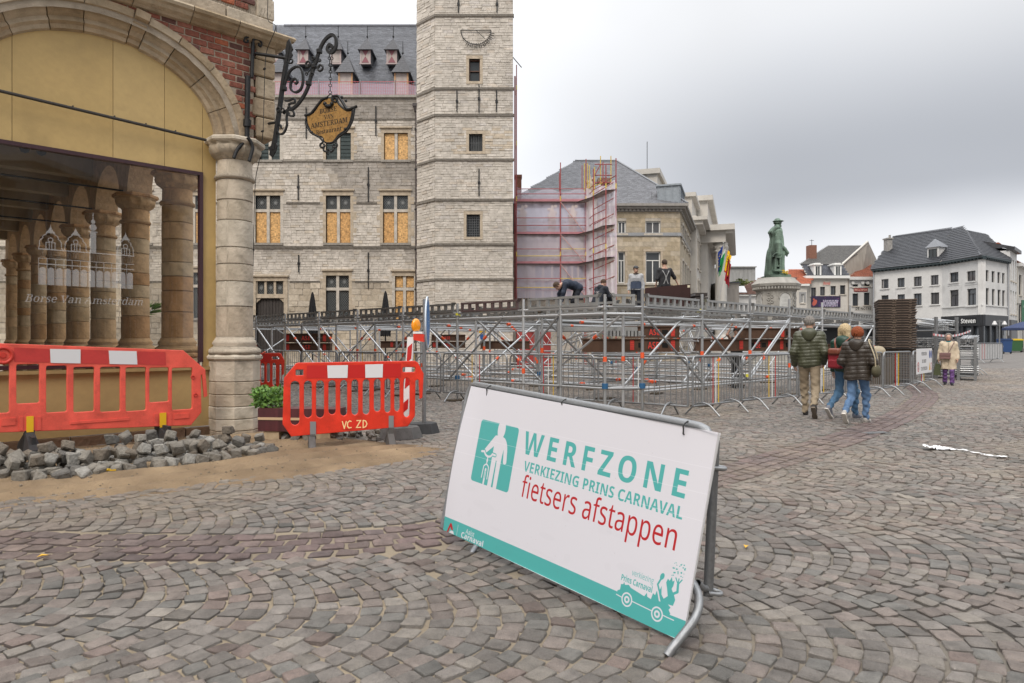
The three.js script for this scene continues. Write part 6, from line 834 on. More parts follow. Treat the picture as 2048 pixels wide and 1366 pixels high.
const head = union([ellipsoid(p(718,262),[0.135,0.19,0.12]),C(p(742,275),p(732,290),9,8),C(p(712,290),p(700,320),20,26),ellipsoid(p(700,275,0),[0.11,0.16,0.13])],0.05),hat = union([ellipsoid(p(712,243),[0.20,0.05,0.19]),C(p(705,232),p(708,226),34,36),ellipsoid(p(716,223),[0.27,0.045,0.25])],0.04);
part(o,'head',col(nets(head,[-0.4,yy(470),-0.4],[0.6,yy(440),0.4],0.015)),m); part(o,'flat_hat',col(nets(hat,[-0.5,yy(452),-0.5],[0.6,yy(436),0.5],0.015)),m);
const collar = union([C(p(640,340,-0.1),p(690,300,-0.18),24,26),C(p(690,300,-0.18),p(720,320,-0.05),26,14),C(p(640,340,0.12),p(690,300,0.2),24,26),C(p(690,300,0.2),p(728,325,0.12),26,14),C(p(652,335),p(678,305),16,20)],0.08); part(o,'fur_collar',col(nets(collar,[-0.6,yy(475),-0.6],[0.5,yy(450),0.6],0.025)),m);
const pr = new B(),bx = (x0,y0,x1,y1,z0,z1) => { const a = p(x0,y1),b = p(x1,y0); pr.box(a[0],a[1],z0,b[0],b[1],z1); }; bx(640,610,660,740,0.28,0.5); bx(690,610,708,740,0.28,0.5); bx(640,600,708,622,0.26,0.52); bx(632,735,716,760,0.24,0.54); bx(668,625,680,700,0.34,0.42); bx(655,695,692,712,0.3,0.48); pr.geo(new THREE.TorusGeometry(0.2,0.05,6,14,Math.PI),mat4(...p(674,612,0.4))); const pg = pr.geometry(); part(o,'hand_press',col(pg),m);
const base = new B(),a0 = p(590,830),a1 = p(800,795); base.box(a0[0],a0[1],-0.62,a1[0],a1[1],0.62); const foot = base.geometry(); part(o,'bronze_base',col(foot),m);
const sh = union([C(p(770,785,0.1),p(815,790,0.12),16,9),C(p(760,785,-0.15),p(800,790,-0.15),16,9)],0.04); part(o,'shoes',col(nets(sh,[0.1,yy(555),-0.5],[0.9,yy(544),0.5],0.02)),m);
const fl = thing('flower_bunch','small bunch of yellow flowers laid at the feet of the bronze statue','flowers',[o.position.x + p(735,0)[0],yy(551.2),-D + 0.64]),ff = new B(),fs = new B(); for (let k = 0; k < 24; k++) { const v = [rr(-0.13,0.13),rr(0.02,0.2),rr(-0.06,0.06)]; fs.tube([0,-0.02,0],v,0.006,0,3); ff.geo(new THREE.IcosahedronGeometry(0.03,0),mat4(...v)); } ff.build('blossom',mat([0.65,0.42,0.03],{ r: 0.8 }),fl); fs.build('stem',mat([0.05,0.12,0.03],{ r: 0.8 }),fl);
}
// ---------------------------------------------------------------- the stage scaffold
const unitTube = new THREE.CylinderGeometry(1,1,1,10); metreUV(unitTube);
function rod(parent,name,a,b,r,m) { const d = sub(b,a),L = len(d),o = new THREE.Mesh(unitTube,m); o.name = name; o.position.set(...lerp3(a,b,0.5)); o.quaternion.setFromUnitVectors(V3(0,1,0),V3(...mul(d,1 / L))); o.scale.set(r,L,r); parent.add(o); return o; }
const tubeMat = mat([0.42,0.43,0.435],{ r: 0.4,m: 0.7 }),tubeMat2 = mat([0.30,0.305,0.31],{ r: 0.5,m: 0.65 }),tubeMat3 = mat([0.55,0.56,0.57],{ r: 0.38,m: 0.6 }),orange = mat([0.75,0.10,0.025],{ r: 0.6 }),blueC = mat([0.02,0.10,0.22],{ r: 0.5 }),yellowC = mat([0.60,0.55,0.05],{ r: 0.5 }),padWood = mat([0.10,0.075,0.05],{ r: 0.9,t: 'wood',ts: 0.5 });
const SO = [2.086,-12.68],se = (s,t,y) => [SO[0] - 0.703 * s + 0.703 * t,y,SO[1] - 0.711 * s - 0.711 * t];
{
const o = thing('stage_scaffold','big grey tube scaffold of a stage under construction behind the crowd barriers','scaffold');
const S = [0.449,2.62,4.8,6.97,9.15,11.3,13.5,15.7,17.9],T = [0.59,2.86,5.13,7.4,9.67,11.94,14.21],ok = (s,t) => SO[1] - 0.711 * (s + t) > -29.6 && !(s < 0.3 && t < 0.3);
const tm = () => pick([tubeMat,tubeMat,tubeMat2,tubeMat3]);
const post = (s,t,top,r = 0.03) => { const b = se(s,t,0.12),e = se(s,t,top); rod(o,'post',b,e,r,tm()); rod(o,'base_jack',se(s,t,0.0),se(s,t,0.5),0.018,tubeMat2); const p = new THREE.Mesh(padGeo,padWood); p.name = 'sole_board'; p.position.set(...se(s,t,0.02)); p.rotation.y = rr(-0.5,0.5) + 0.78; o.add(p); const y = pick([1.0,1.08,1.15,0.72]); if (rnd() < 0.8) rod(o,'orange_sleeve',se(s,t,y),se(s,t,y + 0.11),0.038,orange); for (const h of [0.5,1.0,1.5,2.0]) if (rnd() < 0.5) rod(o,'rosette',se(s,t,h),se(s,t,h + 0.015),0.062,tubeMat2); if (rnd() < 0.2) rod(o,'coupler',se(s,t,0.5),se(s,t,0.6),0.06,blueC); };
const padGeo = chamfer(0.5,0.04,0.24,0.006);
// beam: U-profile with a row of openings
const beamG = (L) => { const b = new B(),n = Math.round(L / 0.26); b.box(-L / 2,0.175,-0.03,L / 2,0.22,0.03).box(-L / 2,0,-0.03,L / 2,0.04,0.03); for (let k = 0; k <= n; k++) { const x = mix(-L / 2 + 0.03,L / 2 - 0.03,k / n),w = k % n ? 0.036 : 0.03; b.box(x - w,0.04,-0.022,x + w,0.175,0.022); } b.hex([[-L / 2,0.17,0.05],[-L / 2 + 0.02,0.17,0.05],[-L / 2 + 0.02,0.24,0.05],[-L / 2 - 0.05,0.24,0.05],[-L / 2,0.17,-0.05],[-L / 2 + 0.02,0.17,-0.05],[-L / 2 + 0.02,0.24,-0.05],[-L / 2 - 0.05,0.24,-0.05]]); return b.geometry(); };
const beams = {}; const beamLight = mat([0.40,0.405,0.40],{ r: 0.5,m: 0.5,t: 'metal',ts: 0.6 }),beamDark = mat([0.21,0.205,0.195],{ r: 0.6,m: 0.4,t: 'metal',ts: 0.6 });
const beam = (a,b,m) => { const L = len(sub(b,a)) - 0.3,k = L.toFixed(1); beams[k] ??= beamG(L); const q = new THREE.Mesh(beams[k],m),d = sub(b,a); q.name = 'deck_beam'; q.position.set(...lerp3(a,b,0.5)); q.rotation.y = Math.atan2(-d[2],d[0]); o.add(q); };
const ledger = (a,b,m = tm(),r = 0.024) => rod(o,'ledger',a,b,r,m);
const brace = (a,b,m = tm(),col = true) => { rod(o,'brace',a,b,0.024,m); if (col) rod(o,'orange_sleeve',lerp3(a,b,0.3),lerp3(a,b,0.34),0.034,orange); };
// posts
for (const s of S) for (const t of T) if (ok(s,t) && !(s < 0.5 && t > 0.6) ) post(s,t,2.02);
for (const s of S) post(s,0,2.3); for (const t of T) post(0,t,t > 3 ? 2.52 : 2.42);
post(1.57,0.0,2.25,0.035); post(1.68,0.06,2.25,0.035);
// levels
const lv = [0.5,1.93]; for (let i = 0; i + 1 < S.length; i++) for (let j = 0; j + 1 < T.length; j++) if (ok(S[i + 1],T[j + 1]) && i < 6) { const s = (S[i] + S[i + 1]) / 2,m = pick([tubeMat,tubeMat3]); rod(o,'lattice_tube',se(s,T[j],1.8),se(s,T[j + 1],1.8),0.022,m); if (j < 4) rod(o,'lattice_tube',se(S[i],(T[j] + T[j + 1]) / 2,0.44),se(S[i + 1],(T[j] + T[j + 1]) / 2,0.44),0.022,tubeMat3); rod(o,'orange_sleeve',se(s,T[j],1.8),se(s,T[j] + 0.09,1.8),0.032,orange); }
for (const y of lv) {
for (const t of [0,...T]) for (let i = 0; i + 1 < S.length; i++) if ((t === 0 || ok(S[i + 1],t))) ledger(se(S[i],t,y),se(S[i + 1],t,y));
for (const s of [0,...S]) for (let j = 0; j + 1 < T.length; j++) if (s === 0 || ok(s,T[j + 1])) ledger(se(s,T[j],y - 0.06),se(s,T[j + 1],y - 0.06));
for (const s of S) ledger(se(s,0,y),se(s,T[0],y)); for (const t of T) ledger(se(0,t,y),se(S[0],t,y)); ledger(se(S[0],0,y),se(0,T[0],y));
}
for (let i = 0; i + 1 < S.length; i++) { ledger(se(S[i],0,2.06),se(S[i + 1],0,2.06)); } for (let j = 0; j + 1 < T.length; j++) ledger(se(0,T[j],2.06),se(0,T[j + 1],2.06)); ledger(se(S[0],0,2.06),se(0,T[0],2.06));
for (const t of T.slice(0,5)) for (let i = 0; i < 5; i++) if (rnd() < 0.7 && ok(S[i + 1],t)) ledger(se(S[i],t,1.06),se(S[i + 1],t,1.06));
for (let j = 0; j + 1 < T.length; j++) { ledger(se(0.05,T[j],1.06),se(0.05,T[j + 1],1.06),tubeMat2); ledger(se(S[0],T[j],1.06),se(S[0],T[j + 1],1.06)); }
// deck beams
for (let i = 0; i + 1 < S.length; i++) beam(se(S[i],0,2.085),se(S[i + 1],0,2.085),i < 1 ? beamLight : i === 1 ? mat([0.16,0.11,0.11],{ r: 0.6,m: 0.4,t: 'metal',ts: 0.6 }) : beamDark);
for (let j = 0; j + 1 < T.length; j++) beam(se(0,T[j],2.085),se(0,T[j + 1],2.085),beamLight); beam(se(S[0],0,2.085),se(0,T[0],2.085),beamLight);
for (const t of T) for (let i = 0; i + 1 < S.length; i++) if (ok(S[i + 1],t)) beam(se(S[i],t,1.98),se(S[i + 1],t,1.98),pick([beamLight,beamDark]));
for (const s of S.slice(0,6)) for (let j = 0; j + 1 < T.length; j++) if (ok(s,T[j + 1]) && rnd() < 0.7) beam(se(s,T[j],2.0),se(s,T[j + 1],2.0),pick([beamLight,beamDark]));
// braces on the two open sides and inside
const hi = 1.95,lo = 0.52;
brace(se(0,T[0],hi),se(0,T[1],lo),tubeMat2,false); brace(se(0.1,T[1],hi),se(0.1,T[2],lo),tubeMat2,false); brace(se(0,T[1],lo),se(0,T[2],hi),tubeMat2); brace(se(0,T[2],lo),se(0,T[3],hi),tubeMat3); brace(se(0.05,T[3],lo),se(0.05,T[4],hi),tubeMat3); brace(se(0,T[4],lo),se(0,T[5],hi),tubeMat3); brace(se(0,T[5],lo),se(0,T[6],hi),tubeMat3); brace(se(0,T[2],0.6),se(0,T[3],2.0),tubeMat);
brace(se(1.6,0,hi),se(S[1],0,1.0),tubeMat2,false); brace(se(S[1] + 0.6,0,hi),se(S[2] + 0.3,0,lo),tubeMat2); brace(se(S[2] + 1,0,hi),se(S[3] + 0.6,0,lo),tubeMat2); brace(se(S[3],0,lo),se(S[4],0,hi),tubeMat3); brace(se(S[5],0,hi),se(S[4],0,lo),tubeMat3); brace(se(S[6],0,hi),se(S[5],0,lo),tubeMat3); brace(se(S[7],0,hi),se(S[6],0,lo),tubeMat3,false); brace(se(S[8],0,hi),se(S[7],0,lo),tubeMat3);
for (const s of S) for (let j = 0; j + 1 < T.length; j++) if (ok(s,T[j + 1]) && rnd() < 0.5) rnd() < 0.5 ? brace(se(s,T[j],lo),se(s,T[j + 1],hi)) : brace(se(s,T[j],hi),se(s,T[j + 1],lo));
for (const t of T) for (let i = 0; i + 1 < S.length; i++) if (ok(S[i + 1],t) && rnd() < 0.5) rnd() < 0.5 ? brace(se(S[i],t,lo),se(S[i + 1],t,hi)) : brace(se(S[i],t,hi),se(S[i + 1],t,lo));
for (const q of [[0.05,T[1],2.03],[0.05,T[2],0.55],[S[2],0.02,2.0]]) rod(o,'coupler',add(se(...q),[0,0,0]),add(se(...q),[0,0.07,0]),0.06,yellowC);
for (let k = 0; k < 40; k++) { const j = k % 6,along = k % 2; const a = along ? se(rr(0,12),T[j] * rr(0.0,1),0.5) : 0; if (a && a[2] > -24) rod(o,'orange_sleeve',a,add(a,[0.09,0,-0.09]),0.033,orange); }
for (const [px,D] of [[1272,24.4],[1329,23],[1199,22],[1140,20]]) for (let k = 0; k < 4; k++) { const q = new B(); q.box(-1.0,2.24,-0.5 + k * 0.25,1.0,2.285,-0.26 + k * 0.25,0,mat4(X(px,D),0,-D)); q.build('deck_plank',padWood,o); }
// grey work platform in the corner
const pf = new B(),A = P(1128,662,15.2),C = P(1284,662,14.6); for (let k = 0; k < 5; k++) pf.box(A[0],A[1] + 0.0,A[2] - 0.1 - k * 0.22,C[0],A[1] + 0.09,A[2] + 0.1 - k * 0.22 - 0.02); for (let k = 0; k < 10; k++) { const x = mix(P(1215,0,15)[0],P(1280,0,15)[0],k / 9); pf.box(x - 0.05,A[1] - 0.12,A[2] + 0.12,x + 0.05,A[1],A[2] + 0.15); } pf.build('work_platform',beamLight,o);
}
// steel ballast beams with painted marks
function steelBeam(pos,L,h,ry,label,marks) {
const o = thing('steel_beam',label,'steel beam',pos,ry,'stacked brown steel ballast beams'),b = new B(),d = 0.34,rust = mat([0.115,0.062,0.038],{ r: 0.75,m: 0.25,t: 'streak',ts: 1.2,b: 'b_rough',bs: 0.3,bh: 0.003 });
b.box(-L / 2,0,-d / 2,L / 2,0.028,d / 2).box(-L / 2,h - 0.028,-d / 2,L / 2,h,d / 2).box(-L / 2 + 0.01,0.028,-d / 2 + 0.05,L / 2 - 0.01,h - 0.028,d / 2 - 0.03); b.build('body',rust,o);
const hole = new B(),paint = []; for (const [k,x,w] of marks) { if (k === 'hole') hole.box(x - w / 2,h * 0.32,d / 2 - 0.029,x + w / 2,h * 0.68,d / 2 - 0.022); else paint.push([k,x,w]); } if (hole.p.length) hole.build('slot',mat([0.008,0.007,0.006],{ r: 1 }),o);
for (const [k,x,w] of paint) canvasPlane(o,'painted_mark',w,h * 0.72,x,h / 2,d / 2 - 0.026,(g,W,H) => { g.fillStyle = '#3a2a24'; g.fillRect(0,0,W,H); g.fillStyle = '#c8382c'; if (k === 'ASE') { g.font = 'bold ' + H * 0.95 + 'px sans-serif'; const m = g.measureText('ASE').width; g.save(); g.translate(W * 0.03,H * 0.85); g.scale(W * 0.94 / m,1); g.fillText('ASE',0,0); g.restore(); } else { g.fillRect(W * 0.05,0,W * 0.9,H); g.fillStyle = '#3a2a24'; for (let q = 0; q < 5; q++) for (let r = 0; r < 3; r++) { g.beginPath(); g.arc(W * (0.25 + r * 0.25),H * (0.12 + q * 0.19),W * 0.07,0,7); g.fill(); } } },{ cw: 192,r: 0.7 });
return o;
}
{
const put1 = (x0,x1,y0,y1,D,label,mk) => { const L = (x1 - x0) * D / F,h = (y1 - y0) * D / F,f = (px) => (px - (x0 + x1) / 2) * D / F; steelBeam([X((x0 + x1) / 2,D),Y(y1,D),-D - 0.2],L,h,0,label,mk.map(([k,px,w]) => [k,f(px),w * D / F])); };
put1(1166,1361,677,704,17,'lower brown steel beam with two red blocks and three red letters, under the town hall',[['block',1265,9],['hole',1283,11],['ASE',1308,24],['hole',1331,12],['block',1347,9]]);
put1(1250,1361,652,676,17,'upper brown steel beam with three red letters, topmost of the stack under the town hall',[['ASE',1310,24],['hole',1331,12],['block',1347,9],['block',1270,9]]);
put1(1393,1500,678,702,19.5,'long rusty steel beam beside the olive jacket man, bare at one end',[['block',1484,8]]);
put1(1502,1600,678,702,19.7,'brown steel beam behind the olive jacket man, red letters half covered',[['hole',1505,9],['ASE',1516,14],['hole',1529,9],['block',1541,7],['block',1565,7],['hole',1578,9]]);
put1(1482,1600,656,677,19.6,'upper rusty steel beam reaching behind the olive jacket man',[['block',1567,7],['hole',1578,9]]);
put1(566,660,667,685,22.5,'upper dark steel beam with red letters in front of the hall door',[['block',574,7],['ASE',611,20],['hole',636,8],['block',648,7]]);
put1(566,660,686,703,22.5,'lower dark steel beam with red letters in front of the hall door',[['block',574,7],['ASE',611,20],['block',648,7]]);
put1(760,816,682,696,23,'dark steel beam behind the leaning striped beacon post',[['block',783,6],['ASE',808,14]]);
put1(862,930,669,682,22.5,'upper dark steel beam with red letters below the tower',[['hole',879,7],['ASE',894,14],['hole',914,7]]);
put1(862,930,683,696,22.5,'lower dark steel beam with red letters below the tower',[['block',868,6],['hole',879,7],['ASE',894,14],['hole',914,7]]);
put1(960,1060,682,698,23,'plain rusty steel beam in the shade under the stage',[]);
put1(1610,1700,688,706,20.5,'rusty steel beam between the olive jacket man and the blonde woman',[]);
}
{ // lattice trusses stacked under the deck
const mk = (a,b,w,label) => { const o = thing('truss_segment',label,'truss',[0,0,0],0,'silver lattice trusses stored under the stage'),d = norm(sub(b,a)),s = norm(cross(d,[0,1,0])),L = len(sub(b,a)),t = (p,q) => add(add(a,mul(d,p)),add(mul(s,q[0] * w / 2),[0,q[1] * w / 2,0])); for (const q of [[-1,-1],[1,-1],[1,1],[-1,1]]) rod(o,'chord',t(0,q),t(L,q),0.024,tubeMat3); const n = Math.round(L / w); for (let k = 0; k < n; k++) for (const [p,q] of [[[-1,-1],[-1,1]],[[1,-1],[1,1]],[[-1,1],[1,1]]]) rod(o,'lattice_bar',t(L * k / n,k % 2 ? p : q),t(L * (k + 1) / n,k % 2 ? q : p),0.013,tubeMat3); };
mk(P(1345,668,22),P(1410,668,19.5),0.4,'silver lattice truss under the stage, behind the lettered beams'); mk(P(1345,690,22),P(1410,690,19.5),0.4,'lower silver lattice truss under the stage, behind the lettered beams'); mk(P(1040,676,26),P(1120,676,25),0.5,'silver lattice truss before the red hoarding'); mk(P(1130,700,21),P(1180,680,19),0.4,'tilted silver truss beside the grey work platform');
const h = thing('red_hoarding','red hoarding panel standing behind the stage tubes','hoarding',[0,0,-28]),b = new B(); for (let k = 0; k < 4; k++) b.box(mix(X(1034,28),X(1102,28),k / 4),0.3,0,mix(X(1034,28),X(1102,28),(k + 0.97) / 4),Y(652,28),0.05); b.build('panel',mat([0.42,0.06,0.055],{ r: 0.5,t: 'plaster',ts: 1 }),h);
const sg = thing('small_work_sign','small white and blue work sign with a yellow tag behind the stage tubes','sign',[X(966,25),0,-25]); { const q = new B(); q.tube([0,0,0],[0,2.0,-0.03],0.025); q.build('pole',galv,sg); const w = new B(); w.box(-0.16,Y(683,25),0,0.16,Y(667,25),0.03); w.build('sign_panel',mat([0.6,0.62,0.66],{ r: 0.5 }),sg); const c = new B(); c.geo(new THREE.CylinderGeometry(0.11,0.11,0.02,16).rotateX(Math.PI / 2),mat4(0,Y(674,25),0.04)); c.build('emblem',mat([0.02,0.09,0.3],{ r: 0.5 }),sg); const y = new B(); y.box(-0.14,Y(666,25),0,0.1,Y(656,25),0.03); y.build('tag',mat([0.6,0.36,0.02],{ r: 0.6 }),sg); }
}
{ // dark plywood sheets held upright on the deck
const D = 22.5,o = thing('plywood_sheet','dark maroon plywood deck sheet standing on edge behind the two standing workers','plywood'),a = [X(1290,D),2.3,-D],b = [X(1381,D),2.3,-D],h = 0.98,q = new B(); q.hex([a,b,add(b,[0,h + 0.02,0]),add(a,[0,h - 0.12,0]),add(a,[0,0,-0.03]),add(b,[0,0,-0.03]),add(b,[0,h + 0.02,-0.03]),add(a,[0,h - 0.12,-0.03])]); q.build('sheet',mat([0.045,0.018,0.016],{ r: 0.35,t: 'plaster',ts: 0.8 }),o); const e = new B(); e.box(b[0] - 0.1,b[1] + h - 0.1,b[2],b[0] - 0.02,b[1] + h - 0.02,b[2] + 0.006); e.build('label_sticker',mat([0.6,0.55,0.4],{ r: 0.7 }),o);
for (let k = 0; k < 5; k++) { const s = thing('deck_board','dark deck board lying in the low pile at the end of the maroon sheet','deck board',[X(1394,D),2.3 + k * 0.14,-D],0.05 * (k % 2),'pile of dark deck boards on the stage'); const w = new B(); w.box(-0.2,0,-0.5,0.2,0.11,0.5); w.build('board',mat([0.04,0.03,0.026],{ r: 0.6,t: 'wood',ts: 0.5 }),s); const m = new B(); m.box(-0.205,0.02,-0.505,-0.2,0.09,0.505).box(0.2,0.02,-0.505,0.205,0.09,0.505); m.build('edge_rail',tubeMat2,s); }
}
// ---------------------------------------------------------------- crowd barriers
const barMats = { red: mat([0.42,0.03,0.03],{ r: 0.5 }),white: mat([0.72,0.72,0.70],{ r: 0.5 }),yellow: mat([0.62,0.40,0.03],{ r: 0.5 }) };
function makeBarrier(name,label,L = 2.0,group,cols = ['red','white','yellow'],at0 = 7,n = 17) {
const o = thing(name,label,'barrier',[0,0,0],0,group),f = new B(),h = 1.12,y0 = 0.2,r = 0.12,a = L / 2 - 0.03;
f.path([[-a,y0,0],[-a,0.5,0],[-a,h - r,0],[-a + r * 0.3,h - r * 0.3,0],[-a + r,h,0],[0,h,0],[a - r,h,0],[a - r * 0.3,h - r * 0.3,0],[a,h - r,0],[a,0.5,0],[a,y0,0]],0.02,8,false,60); f.tube([-a,y0,0],[a,y0,0],0.019,0,8); f.build('frame',galv,o);
for (let k = 1; k < n; k++) { const x = mix(-a,a,k / n),c = cols[k - at0]; rod(o,'bar',[x,y0,0],[x,h,0],c ? 0.009 : 0.0075,c && barMats[c] ? barMats[c] : galv); }
for (const x of [-a * 0.62,a * 0.62]) { const b = new B(); b.path([[x,0.012,0.36],[x,0.10,0.27],[x,0.20,0.16],[x,0.245,0],[x,0.20,-0.16],[x,0.10,-0.27],[x,0.012,-0.36]],0.018,8,false,28); b.build('foot',galv,o); }
const hk = new B(); hk.path([[a + 0.02,0.95,0],[a + 0.07,0.95,0],[a + 0.07,0.86,0]],0.009,6,false,10); hk.path([[-a - 0.02,0.45,0],[-a - 0.055,0.45,0],[-a - 0.055,0.5,0]],0.009,6,false,10); hk.build('hook',galv,o); return o;
}
function span(o,A,C) { const dx = C[0] - A[0],dz = C[1] - A[1]; o.position.set((A[0] + C[0]) / 2,0,(A[1] + C[1]) / 2); o.rotation.y = Math.atan2(-dz,dx); const L = Math.hypot(dx,dz); o.scale.x = L / 2.03; return o; }
const xz = (px,d) => [X(px,d),-d];
{
const proto = makeBarrier('crowd_barrier','galvanised crowd barrier with three coloured bars in the line around the stage',2.0,'crowd barriers around the stage');
const left = [[1380,12.6],[1193,13.9],[1017,15.0],[884,16.2],[771,17.5],[677,18.8],[602,20],[537,21.2],[474,22.3]],right = [[1383,12.6],[1481,13.9],[1596,15.2],[1690,16.4],[1766,17.6],[1823,19.0]];
const runs = []; for (let k = 0; k + 1 < left.length; k++) runs.push([left[k + 1],left[k]]); for (let k = 0; k + 1 < right.length; k++) runs.push([right[k],right[k + 1]]);
const bl = ['right behind the left half of the notice board','just past the left top corner of the notice board','left of the notice board with its feet beside the blue sign pole','behind the blue round road sign','behind the striped beacon post and red barrier','behind the middle slots of the bright red barrier','behind the left slots of the bright red barrier','nearest the corner column and planter','behind the right end of the notice board, nearest the viewer','between the nearest barrier and the olive jacket man','behind the man in the olive jacket','behind the blonde and red haired women','just past the red haired woman, before the panel stack'];
runs.forEach(([a,b],i) => { const o = i ? proto.clone() : proto; if (i) { o.name = numbered('crowd_barrier'); scene.add(o); } o.userData = { ...proto.userData,label: 'grey crowd barrier ' + bl[i] }; span(o,xz(...a),xz(...b)); if (i === 9 || i === 2) o.rotation.y += Math.PI; });
const sb = makeBarrier('crowd_barrier','crowd barrier beyond the red haired woman carrying the white prohibition board',2.0); span(sb,xz(1825,19.4),xz(1866,21.6));
const wb = thing('prohibition_board','white board with black lettering and round prohibition symbols on the crowd barrier','sign',[sb.position.x,0,sb.position.z],sb.rotation.y); const L = 2.2; canvasPlane(wb,'board',L,0.74,0,0.82,0.035,(g,w,h) => { g.fillStyle = '#d9d9da'; g.fillRect(0,0,w,h); g.fillStyle = '#222'; g.textAlign = 'center'; g.font = 'bold ' + h * 0.2 + 'px sans-serif'; g.fillText('VERBODEN',w * 0.47,h * 0.28); g.fillText('DE WERF',w * 0.47,h * 0.58); g.fillText('TE BETREDEN',w * 0.47,h * 0.88); g.lineWidth = h * 0.05; g.strokeStyle = '#b02222'; g.beginPath(); g.ellipse(w * 0.1,h * 0.72,w * 0.05,h * 0.17,0,0,7); g.stroke(); g.beginPath(); g.moveTo(w * 0.07,h * 0.6); g.lineTo(w * 0.13,h * 0.84); g.stroke(); g.fillStyle = '#222'; g.fillRect(w * 0.09,h * 0.62,w * 0.02,h * 0.2); g.fillStyle = '#27488f'; for (const [x,y] of [[0.84,0.25],[0.94,0.25]]) { g.beginPath(); g.ellipse(w * x,h * y,w * 0.042,h * 0.17,0,0,7); g.fill(); } g.fillStyle = '#d4a017'; g.beginPath(); g.moveTo(w * 0.84,h * 0.55); g.lineTo(w * 0.89,h * 0.9); g.lineTo(w * 0.79,h * 0.9); g.fill(); g.strokeStyle = '#b02222'; g.lineWidth = h * 0.035; g.beginPath(); g.ellipse(w * 0.945,h * 0.75,w * 0.035,h * 0.14,0,0,7); g.stroke(); });
{ const b = new B(); b.box(-L / 2,0.45,0.022,L / 2,1.19,0.033); b.build('backing',mat([0.7,0.7,0.7],{ r: 0.5 }),wb); }
// farther barriers
const fb1 = makeBarrier('mesh_barrier','dark infilled barrier with yellow and red bars standing beyond the metal racks',1.6,0,['red','yellow'],6,14); span(fb1,xz(1941,27),xz(1957,28.6)); fb1.position.y = gy(-28); { const b = new B(); b.box(-0.76,0.22,-0.012,0.76,1.08,-0.008); b.build('mesh_infill',mat([0.10,0.12,0.115],{ r: 0.8,t: 'cloth',ts: 0.4 }),fb1); }
const fb2 = makeBarrier('pale_barrier','pale barrier with white infill before the corner shop',2.3,0,['red','red'],4,12); span(fb2,xz(1946,38),xz(2002,40)); fb2.position.y = gy(-39); { const b = new B(); b.box(-1.1,0.22,-0.012,1.1,1.08,-0.008); b.build('mesh_infill',mat([0.5,0.5,0.5],{ r: 0.8,t: 'cloth',ts: 0.4 }),fb2); }
}
